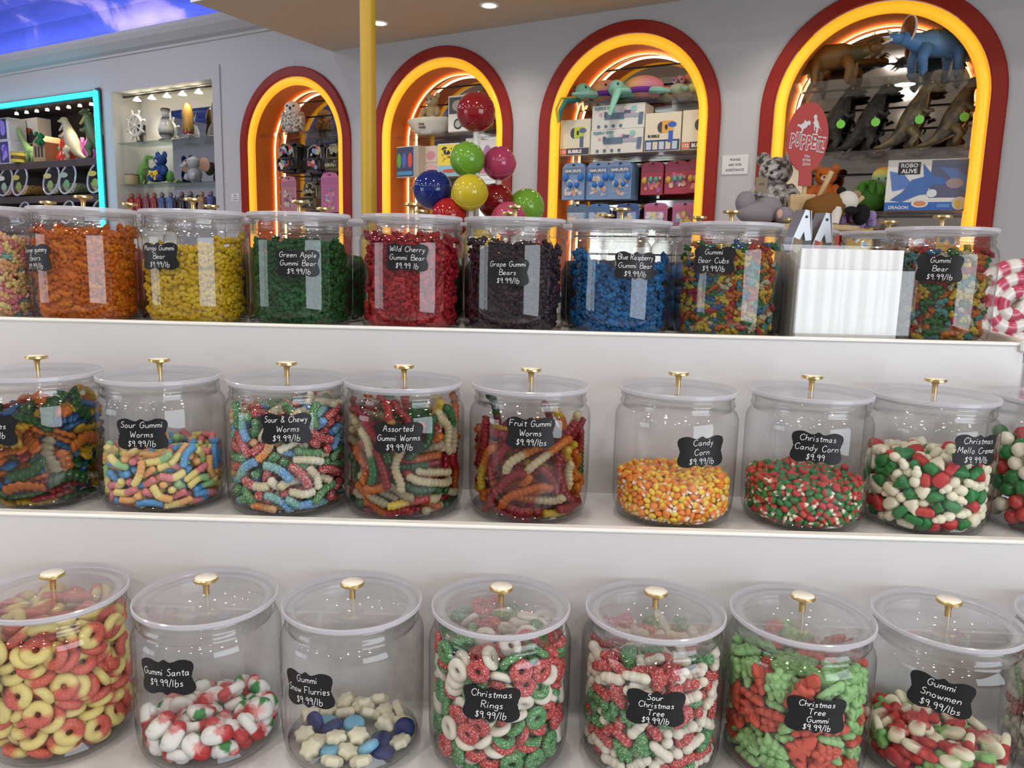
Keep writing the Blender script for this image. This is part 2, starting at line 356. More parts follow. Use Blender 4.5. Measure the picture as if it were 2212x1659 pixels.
wood_m = pm('raw_pine', (.62, .45, .26), .6, noise=(.54, .37, .19), nscale=25)
# ---------------------------------------------------------------- object helpers
def mesh_of(mb, name, smooth=True):
    me = bpy.data.meshes.new(name); me.from_pydata(mb.v, [], mb.f)
    a = me.color_attributes.new('Col', 'FLOAT_COLOR', 'POINT')
    a.data.foreach_set('color', [q for c in mb.c for q in (c[0], c[1], c[2], 1)])
    if max(mb.m, default=0) > 0: me.polygons.foreach_set('material_index', mb.m)
    if smooth: me.polygons.foreach_set('use_smooth', [True]*len(me.polygons))
    return me
def link(name, me, parent=None, M=None):
    o = bpy.data.objects.new(name, me); C.objects.link(o)
    if parent: o.parent = parent
    if M is not None: o.matrix_local = M if parent else M
    return o
def part(name, mb, mats, parent=None, smooth=True, M=None, angle=35):
    me = mesh_of(mb, name, smooth)
    for m in (mats if isinstance(mats, (list, tuple)) else [mats]): me.materials.append(m)
    if smooth and angle < 180: me.set_sharp_from_angle(angle=radians(angle))
    return link(name, me, parent, M)
def tag(o, label, cat, group=None, kind=None):
    o['label'] = label; o['category'] = cat
    if group: o['group'] = group
    if kind: o['kind'] = kind
    return o
def thing(name, label, cat, loc=(0, 0, 0), rz=0, group=None):
    o = bpy.data.objects.new(name, None); o.empty_display_size = .05; C.objects.link(o); o.location = loc; o.rotation_euler = (0, 0, rz); return tag(o, label, cat, group)
def wthing(name, label, cat, s, z, d, group=None, turn=0): return thing(name, label, cat, wall(s, z, d), WROT+turn, group)
def built(name, mb, mats, parent=None, smooth=False, M=None):
    o = part(name, mb, mats, parent, smooth, M); o['kind'] = 'structure'; return o
def copy_tree(o, parent=None):
    c = o.copy(); C.objects.link(c)
    if parent: c.parent = parent
    for ch in list(o.children): copy_tree(ch, c)
    return c
# hand lettering: one pen stroke list per character, ten units to a capital
PEN = {}
for l_ in '''A 6 0,0 3,10 6,0|1,4 5,4
B 5 0,0 0,10 4,10 5,8 4,6 0,5|0,5 5,5 6,2 4,0 0,0
C 6 6,8 4,10 1,8 0,4 2,0 5,0 6,2
E 5 5,10 0,10 0,0 5,0|0,5 4,5
F 6 0,0 0,10|0,10 6,10|0,5 4.5,5
G 6 6,8 4,10 1,8 0,4 2,0 5,1 6,4.5 3.5,4.5
M 7 0,0 1,10 3.5,3 6,10 7,0
O 6 3,10 0,6 1,1 4,0 6,4 5,9 3,10
P 5 0,0 0,10 4,10 5,7.5 4,5 0,4.5
R 6 0,0 0,10 4,10 5,8 4,6 0,5|2,5 6,0
S 5 5,9 3,10 1,8 2,6 4,5 5,2 3,0 0,1
T 7 0,10 7,10|3.5,10 3.5,0
W 8 0,10 2,0 4,7 6,0 8,10
Y 6 0,10 3,5|6,10 2,0
a 5 4,4 2,5 0,3 1,0 3,1 4,4|4,5 4,1 5,0
b 4 0,10 0,0 3,0 4,2.5 3,5 0,4
c 4 4,4 2,5 0,3 1,.5 3,0 4,1
d 4 4,3.5 2,5 0,3 1,0 3,.5 4,3|4,10 4,0
e 4 0,2.5 4,3 3,5 1,5 0,2.5 1,0 4,.5
g 4 4,4 2,5 0,3 1,1 3,1 4,4|4,5 4,-2 2,-3.5 0,-2
h 4 0,10 0,0|0,3 2,5 4,4 4,0
i 1 0,5 0,0|0,7 0,8.4
l 1 0,10 0,0
m 6 0,5 0,0|0,3 1.5,5 3,4 3,0|3,3 4.5,5 6,4 6,0
n 4 0,5 0,0|0,3 2,5 4,4 4,0
o 4 2,5 0,3 1,0 3,0 4,3 2,5
p 4 0,5 0,-3.5|0,4 2,5 4,3.5 3,.5 0,.5
r 3 0,5 0,0|0,3 1.5,5 3.5,4.5
s 3 3.5,4.5 1.5,5 .5,3.6 3,2 3,.5 0,0
t 3 2,8 2,1 3.5,0|0,5.5 4,5.5
u 4 0,5 0,1.5 1.5,0 3.5,1|4,5 4,0
w 6 0,5 1.5,0 3,4 4.5,0 6,5
y 4 0,5 2,1|4,5 1.5,-3 0,-3.5
& 6 6,0 1,8 2.5,10 4,8 0,3 2,0 5,3
$ 4 4.5,8 2.5,9 .8,7.5 2,5.5 4,4.5 4,2 2,1 0,2|2.4,10.5 2.4,-.5
9 4 4,8 2,10 0,7.5 2,5.5 4,8|4,8.5 4,0
. 1 0,0 .5,1.1
/ 3 0,-1 3,11'''.split('\n'):
    ch_, w_, st_ = l_.split(' ', 2); PEN[ch_] = (float(w_), [[tuple(map(float, p_.split(','))) for p_ in s_.split()] for s_ in st_.split('|')])
def curve(P, k=4):
    if len(P) < 3: return P
    Q = []
    for i in range(len(P)-1):
        a, b, c, d = P[max(i-1, 0)], P[i], P[i+1], P[min(i+2, len(P)-1)]
        for j in range(k):
            t = j/k; Q.append(tuple(.5*(2*b[n]+(c[n]-a[n])*t+(2*a[n]-5*b[n]+4*c[n]-d[n])*t*t+(3*b[n]-a[n]-3*c[n]+d[n])*t**3) for n in (0, 1)))
    return Q+[P[-1]]
def pen_text(lines, cap, width, place, pen=.0011, lead=1.75, rnd=random, mb=None):
    """ribbon strokes; place(u, v) maps the flat label onto the jar"""
    mb = mb or MB(); T = len(lines)
    for li, line in enumerate(lines):
        W_ = sum((PEN[c][0] if c in PEN else 4)+2.2 for c in line)-2.2; k = cap/10
        if W_*k > width: k = width/W_
        kk = min(k, cap/10); x = -W_*kk/2; y0 = ((T-1)/2-li)*cap*lead-cap*.45; x += rnd.uniform(-.05, .05)*(width-W_*kk)
        for c in line:
            if c in PEN:
                for st in PEN[c][1]:
                    P = [(x+(p[0]+.12*p[1])*kk, y0+p[1]*cap/10*.95) for p in curve(st)]
                    vs = []
                    for i, p in enumerate(P):
                        q0, q1 = P[max(i-1, 0)], P[min(i+1, len(P)-1)]; dx, dy = q1[0]-q0[0], q1[1]-q0[1]; l = hypot(dx, dy) or 1; nx, ny = -dy/l*pen/2, dx/l*pen/2
                        vs += [place(p[0]+nx, p[1]+ny), place(p[0]-nx, p[1]-ny)]
                    mb.add(vs, [(2*i, 2*i+1, 2*i+3, 2*i+2) for i in range(len(P)-1)])
                x += (PEN[c][0]+2.2)*kk
            else: x += 5*kk
    return mb
_tc = {}
def print_text(mb, s, c, h, col, w=None, rot=0, y=0, bold=0, shear=0):
    """printed capitals in the local xz plane, centred on c=(x,z), height h, facing -y"""
    if (s, bold) not in _tc:
        cu = bpy.data.curves.new('print', 'FONT'); cu.body = s; cu.size = 1; cu.resolution_u = 2; cu.offset = bold
        o = bpy.data.objects.new('print', cu); C.objects.link(o); dg = bpy.context.evaluated_depsgraph_get(); me = bpy.data.meshes.new_from_object(o.evaluated_get(dg))
        _tc[(s, bold)] = ([v.co.copy() for v in me.vertices], [tuple(p.vertices) for p in me.polygons]); bpy.data.objects.remove(o); bpy.data.curves.remove(cu); bpy.data.meshes.remove(me)
    V, F = _tc[(s, bold)]
    x0, x1 = min(v.x for v in V), max(v.x for v in V); z0, z1 = min(v.y for v in V), max(v.y for v in V)
    kz = h/(z1-z0); kx = w/(x1-x0) if w else kz; cr_, sr_ = cos(rot), sin(rot); out = []
    for v in V:
        a, b = (v.x-(x0+x1)/2)*kx, (v.y-(z0+z1)/2)*kz; a += shear*b; out.append((c[0]+a*cr_-b*sr_, y, c[1]+a*sr_+b*cr_))
    return mb.add(out, F, col)
def flat(mb, pts, y, col):
    """flat patch in the local xz plane facing -y"""
    n = len(pts); return mb.add([(p[0], y, p[1]) for p in pts], [tuple(range(n))], col)
def rect(mb, x0, z0, x1, z1, y, col): return flat(mb, [(x0, z0), (x1, z0), (x1, z1), (x0, z1)], y, col)
def oval(mb, x, z, rx, rz, y, col, n=16, rot=0):
    return flat(mb, [(x+rx*cos(2*pi*i/n)*cos(rot)-rz*sin(2*pi*i/n)*sin(rot), z+rx*cos(2*pi*i/n)*sin(rot)+rz*sin(2*pi*i/n)*cos(rot)) for i in range(n)], y, col)

# ---------------------------------------------------------------- the room
ARCH = (-2.585, -1.425, -.28, .885); ZC = .70; ZB = -.15
def arch_pts(R, n=36, zb=ZB):
    return [(-R, zb, -1, 0), (-R, (zb+ZC)/2, -1, 0)]+[(-R*cos(pi*i/n), ZC+R*sin(pi*i/n), -cos(pi*i/n), sin(pi*i/n)) for i in range(n+1)]+[(R, (zb+ZC)/2, 1, 0), (R, zb, 1, 0)]
def sweep_arch(mb, R, sect, mis=None, closed=True, n=36):
    """sweeps a cross-section (offset outwards, depth) round an arch of radius R"""
    P = arch_pts(R, n); k = len(sect); vs = []; fs = []; b0 = len(mb.f); M = []
    for x, z, nx, nz in P:
        for o, d in sect: vs.append((x+nx*o, d, z+nz*o))
    for i in range(len(P)-1):
        for j in range(k if closed else k-1):
            j2 = (j+1) % k; fs.append((i*k+j, (i+1)*k+j, (i+1)*k+j2, i*k+j2)); M.append(mis[j] if mis else 0)
    mb.add(vs, fs); mb.m[b0:] = M; return mb
mb = MB()
loops = [[(-9, -CZ), (5, -CZ), (5, 1.95), (-9, 1.95)], [(-7.6, -.6), (-7.6, 1.205), (-4.6, 1.205), (-4.6, -.6)], [(-4.472, -.6), (-4.472, 1.183), (-3.348, 1.183), (-3.348, -.6)]]
for c in ARCH: loops.append([(c+p[0], p[1]) for p in arch_pts(.432)])
V2 = [Vector((p[0], p[1], 0)) for l in loops for p in l]
mb.add([(v.x, 0, v.y) for v in V2], tessellate_polygon([[Vector((p[0], p[1], 0)) for p in l] for l in loops]))
built('wall_back', mb, wall_paint, M=WM)
built('floor', MB().box((-2, -4.4, -CZ-.05), (14.2, 10, .1)), floor_m, M=WM)
built('wall_left', MB().box((-9.05, -4.5, .25), (.1, 9, 3.4)), wall_paint, M=WM)
built('wall_right', MB().box((5.05, -1.2, .25), (.1, 2.8, 3.4)).box((5.05, -7.6, .25), (.1, 3.2, 3.4)).box((5.05, -4.3, -1.28), (.1, 3.4, .35)).box((5.05, -4.3, 1.65), (.1, 3.4, .7)), wall_paint, M=WM)
built('wall_rear', MB().box((-8, -9.05, .25), (2.2, .1, 3.4)).box((1, -9.05, .25), (8.2, .1, 3.4)).box((-5, -9.05, 1.65), (3.8, .1, .7)).box((-5, -9.05, -1.3), (3.8, .1, .3)), wall_paint, M=WM)
fr = MB()
for x in (-1.67, 1.67): fr.box((5.05, -4.3+x, .1), (.12, .06, 2.4))
for z in (-1.08, 1.28): fr.box((5.05, -4.3, z), (.12, 3.4, .06))
w1 = built('window_1', fr, steel, M=WM); built('pane', MB().box((5.05, -4.3, .1), (.012, 3.3, 2.36)), shelf_glass, w1)
fr = MB()
for x in (-1.87, -.6, .6, 1.87): fr.box((-5+x, -9.05, .08), (.06, .12, 2.45))
for z in (-1.12, 1.28): fr.box((-5, -9.05, z), (3.8, .12, .06))
w2 = built('window_2', fr, steel, M=WM); built('pane', MB().box((-5, -9.05, .08), (3.7, .012, 2.36)), shelf_glass, w2)
# painted sky on the high ceiling
m, nt, o = nodes('sky_mural'); L = nt.links.new; tc = N(nt, 'TexCoord'); mp = N(nt, 'Mapping'); mp.inputs['Scale'].default_value = (.8, 1.5, 1); mp.inputs['Location'].default_value = (3.1, .4, 0); mp.inputs['Rotation'].default_value = (0, 0, .6)
nz = N(nt, 'TexNoise'); nz.inputs['Scale'].default_value = 1.5; nz.inputs['Detail'].default_value = 5; nz.inputs['Roughness'].default_value = .5; nz.inputs['Distortion'].default_value = .9
L(tc.outputs['Object'], mp.inputs[0]); L(mp.outputs[0], nz.inputs[0]); rp = N(nt, 'ValToRGB'); E = rp.color_ramp.elements
E[0].position = .44; E[0].color = (.05, .10, .46, 1); E[1].position = .66; E[1].color = (.50, .47, .74, 1); E.new(.52).color = (.075, .13, .52, 1); E.new(.565).color = (.34, .31, .62, 1)
L(nz.outputs[0], rp.inputs[0]); p = N(nt, 'BsdfPrincipled'); p.inputs['Roughness'].default_value = .8; L(rp.outputs[0], p.inputs['Base Color']); L(p.outputs[0], o.inputs[0])
built('ceiling', MB().box((-5.6, -4.5, 2.0), (7, 9.2, .1)).box((1.5, -4.5, 2.0), (7.2, 9.2, .1), None, 1), [MATS['sky_mural'], soffit_paint], M=WM)
cv = [(-.004, 1.50), (-.006, 1.62), (-.04, 1.76), (-.14, 1.88), (-.34, 1.95), (-.34, 1.99), (-.004, 1.99)]
def extr(mb, prof, s0, s1, mi=0):
    n = len(prof); vs = [(s0, d, z) for d, z in prof]+[(s1, d, z) for d, z in prof]
    return mb.add(vs, [tuple(range(n)), tuple(range(2*n-1, n-1, -1))]+[(i, n+i, n+(i+1) % n, (i+1) % n) for i in range(n)], None, mi)
built('ceiling_cove', extr(MB(), cv, -9, -2.24), MATS['sky_mural'], M=WM)
# cornice along the left part of the back wall
built('trim_cornice', extr(MB(), [(0, 1.432), (-.012, 1.432), (-.012, 1.452), (-.05, 1.462), (-.105, 1.50), (-.125, 1.53), (-.125, 1.555), (-.11, 1.555), (-.09, 1.52), (0, 1.50)], -9, -2.24), wall_paint, M=WM)
built('trim_panel_seam', MB().box((-3.266, -.004, -.09), (.014, .012, 2.72)), wall_paint, M=WM)
sf = built('ceiling_bulkhead', MB().box((1.38, -.508, 1.6), (7.25, 1.016, .70)), soffit_paint, M=WM)
built('trim_bulkhead_edge', MB().box((1.38, -1.02, 1.275), (7.27, .012, .05)), trim_white, sf)
sg = MB()
for i in range(7): sg.box((-2.02+.42*i, -1.03, 1.42), (.2, .01, .16), None, i % 2)
built('trim_bulkhead_squares', sg, [red_m, groove_m], sf)
for i, s_ in enumerate((-1.596, -.898, -.2, .5)):
    t = wthing('recessed_downlight', ['round recessed downlight beside the yellow pole', 'round recessed downlight at the top middle of the photo', 'recessed downlight above the turtle arch', 'recessed downlight above the dinosaur arch'][i], 'ceiling light', s_, 1.25, -.336, 'downlights in the cream bulkhead')
    part('trim_ring', MB().lathe([(.036, -.003), (.048, -.004), (.05, .0), (.036, .001)], 28, close=True), trim_white, t); part('lens', MB().lathe([(.0, -.0015), (.036, -.0015)], 28), down_glow, t)
    if i < 4:
        l = bpy.data.lights.new('downlight_lamp', 'SPOT'); l.energy = 11; l.spot_size = radians(120); l.spot_blend = .9; l.color = (1, .9, .76); l.shadow_soft_size = .04
        o = link('downlight_lamp', l, t); o.location = (0, 0, -.02)
# four arched niches: red surround, yellow neon bead, orange reveal, mirrored slat back, light strip
DEP = .24
for i, c in enumerate(ARCH):
    t = bpy.data.objects.new('arched_niche', None); C.objects.link(t); t.matrix_world = WM@Matrix.Translation((c, 0, 0)); t['kind'] = 'structure'
    tag(t, ['red and yellow arched niche with the owl, leftmost of the four', 'red and yellow arched niche behind the giant lollipops', 'red and yellow arched niche with the turtle plushes', 'red and yellow arched niche with the dinosaurs, rightmost and largest'][i], 'wall niche', 'arched niches in the back wall')
    built('surround', sweep_arch(MB(), .43, [(0, -.016), (.004, -.020), (.054, -.020), (.06, -.014), (.06, 0), (0, 0)]), red_m, t, True)
    built('neon_bead', sweep_arch(MB(), .405, [(.026*cos(a), .012+.026*sin(a)) for a in [2*pi*k/12 for k in range(12)]]), yellow_neon, t, True)
    built('reveal', sweep_arch(MB(), .39, [(0, .02), (.012, .02), (.012, DEP), (0, DEP)]), orange_m, t, True)
    built('sill', MB().box((0, DEP/2, ZB-.01), (.86, DEP, .02)), orange_m, t)
    mb = MB(); R = .388
    hw = lambda z: R if z <= ZC else sqrt(max(0, R*R-(z-ZC)**2))
    mb.add([(-R, DEP+.012, ZB), (R, DEP+.012, ZB), (R, DEP+.012, ZC+R), (-R, DEP+.012, ZC+R)], [(0, 1, 2, 3)], None, 1)
    z = ZB
    while z < ZC+R-.01:
        z1 = min(z+.088, ZC+R-.002); n = 1 if z1 < ZC else 5
        for k in range(n):
            a, b = z+(z1-z)*k/n, z+(z1-z)*(k+1)/n
            mb.add([(-hw(a), DEP, a), (hw(a), DEP, a), (hw(b), DEP, b), (-hw(b), DEP, b)], [(0, 1, 2, 3)])
        mb.add([(-hw(z), DEP, z), (hw(z), DEP, z), (hw(z), DEP+.012, z), (-hw(z), DEP+.012, z)], [(0, 1, 2, 3)]); z = z1+.010
    built('slat_back', mb, [mirror_m, groove_m], t)
    built('led_strip', sweep_arch(MB(), .372, [(.004, DEP-.050), (.014, DEP-.050), (.014, DEP-.040), (.004, DEP-.040)], [0, 0, 1, 1]), [led_face, led_white], t, True)
# shelves inside the niches
def niche_shelf(label, s, z, wdt, depth=.21, lip=0):
    t = wthing('acrylic_shelf', label, 'shelf', s, z, .02, 'clear acrylic shelves in the arched niches')
    part('board', MB().rbox((0, depth/2, -.003), (wdt, depth, .006), .0015), acrylic, t, False)
    if lip: part('front_lip', MB().rbox((0, .002, -lip/2), (wdt, .004, lip), .001), acrylic, t, False)
    return t
niche_shelf('clear shelf under the white owl', ARCH[0], .795, .74)
niche_shelf('upper clear shelf behind the lollipops', ARCH[1], .722, .76); niche_shelf('lower clear shelf under the boxes behind the lollipops', ARCH[1], .472, .76)
niche_shelf('clear shelf under the turtle plushes', ARCH[2], .826, .745, .21, .035); niche_shelf('clear shelf under the bubble toy boxes', ARCH[2], .552, .76, .21, .035)
for a, b in (('under the brown and blue dinosaurs', .826), ('under the four dark dinosaurs', .515), ('under the blue dragon box', .25)): niche_shelf('clear shelf '+a, ARCH[3], b, .745 if b > .7 else .765, .21, .075)
# dark showcase on the left with its cyan neon outline
mb = MB(); x0, x1, z0, z1, dp = -7.6, -4.6, -.6, 1.205, .55
mb.add([(x0, 0, z0), (x1, 0, z0), (x1, 0, z1), (x0, 0, z1), (x0, dp, z0), (x1, dp, z0), (x1, dp, z1), (x0, dp, z1)], [(4, 5, 6, 7), (0, 4, 7, 3), (1, 2, 6, 5), (3, 7, 6, 2), (0, 1, 5, 4)])
built('wall_dark_niche', mb, dark_wood, M=WM)
t = wthing('neon_outline', 'cyan neon tube outlining the dark showcase', 'neon light', -4.6, 1.205, -.012)
part('tube', MB().rbox((-1.6, -.022, -.022), (3.2, .03, .036), .008).rbox((-.018, -.022, -.93), (.036, .03, 1.86), .008), cyan_neon, t, False); part('channel', MB().box((-1.6, -.004, -.02), (3.2, .008, .056)).box((-.014, -.004, -.93), (.056, .008, 1.9)), groove_m, t, False)
for lab, z in (('thick dark shelf carrying the toy dinosaurs', .725), ('thick dark shelf carrying the clear food bins', .44)):
    o = part('dark_shelf', MB().rbox((-6.1, .30, z-.03), (2.99, .50, .06), .004), dark_wood, None, False, WM); tag(o, lab, 'shelf')
for k in range(8):
    s_ = -4.98-.155*k
    t = wthing('niche_spotlight', 'small spotlight hanging under the top of the dark showcase', 'spotlight', s_, 1.205, .16, 'small spotlights in the dark showcase')
    part('stem', MB().tube([(0, 0, 0), (0, 0, -.03)], .006, 8), steel, t); part('lamp_head', MB().lathe([(.008, -.03), (.012, -.032), (.016, -.05)], 14), lamp_glow, t)
for s_ in (-5.1, -5.7):
    l = bpy.data.lights.new('niche_lamp', 'SPOT'); l.energy = 10; l.spot_size = radians(110); l.spot_blend = .8; l.color = (1, .87, .66); l.shadow_soft_size = .05; o = link('niche_lamp', l); o.location = wall(s_, 1.14, .16)
# pale showcase with a mirror
x0, x1, z0, z1, dp = -4.472, -3.348, -.6, 1.183, .235
mb = MB().add([(x0, 0, z0), (x1, 0, z0), (x1, 0, z1), (x0, 0, z1), (x0, dp, z0), (x1, dp, z0), (x1, dp, z1), (x0, dp, z1)], [(4, 5, 6, 7), (0, 4, 7, 3), (1, 2, 6, 5), (3, 7, 6, 2), (0, 1, 5, 4)])
built('wall_pale_niche', mb, case_paint, M=WM)
tag(part('back_mirror', MB().box((-3.72, .229, .3), (.73, .008, 1.52)), case_mirror, None, False, WM), 'mirror covering the right half of the pale showcase back', 'mirror')
for lab, z in (('upper glass shelf of the pale showcase', .812), ('lower glass shelf of the pale showcase', .50), ('bottom glass shelf of the pale showcase', .298)):
    tag(part('glass_shelf', MB().rbox((-3.91, .122, z-.004), (1.11, .20, .007), .001), shelf_glass, None, False, WM), lab, 'shelf')
t = wthing('track_light', 'black track with small cone lamps at the top of the pale showcase', 'track light', -3.95, 1.165, .1); part('rail', MB().rbox((0, 0, 0), (1.08, .016, .012), .002), groove_m, t, False)
for k in range(5): part('lamp_head', MB().lathe([(.004, -.006), (.030, -.036), (.0, -.036)], 14, c=(-.36+.175*k, 0, 0)), lamp_glow, t)
for s_ in (-4.2, -3.7):
    l = bpy.data.lights.new('case_lamp', 'SPOT'); l.energy = 4.5; l.spot_size = radians(120); l.spot_blend = .8; l.color = (1, .92, .76); l.shadow_soft_size = .03; o = link('case_lamp', l); o.location = wall(s_, 1.12, .08)
# wall notices
for lab, s_, z, k in (('small pale notice on the wall left of the owl arch', -3.148, .379, .65), ('white PLEASE ASK FOR ASSISTANCE notice between the two right-hand arches', .292, .471, 1)):
    t = wthing('wall_notice', lab, 'sign', s_, z, -.002); part('backing', MB().rbox((0, 0, 0), (.125*k, .003, .09*k), .0008), pm('clear_notice', (.66, .65, .66), .4), t, False)
    m_ = MB()
    for i, q in enumerate(('PLEASE', 'ASK FOR', 'ASSISTANCE')): print_text(m_, q, (0, (.024-.024*i)*k), .0115*k, (.05, .05, .05), y=-.002, bold=.015)
    part('lettering', m_, M_vc, t, False)
# yellow pole standing on the shop floor
t = thing('yellow_pole', 'thick ochre yellow pole running up past the cream bulkhead', 'pole', (-.641, 3.2, 0)); part('shaft', MB().lathe([(.031, 0), (.031, CZ+1.9)], 28), yellow_paint, t); part('base_collar', MB().lathe([(.07, 0), (.07, .015), (.034, .03), (.032, .03)], 28), yellow_paint, t)

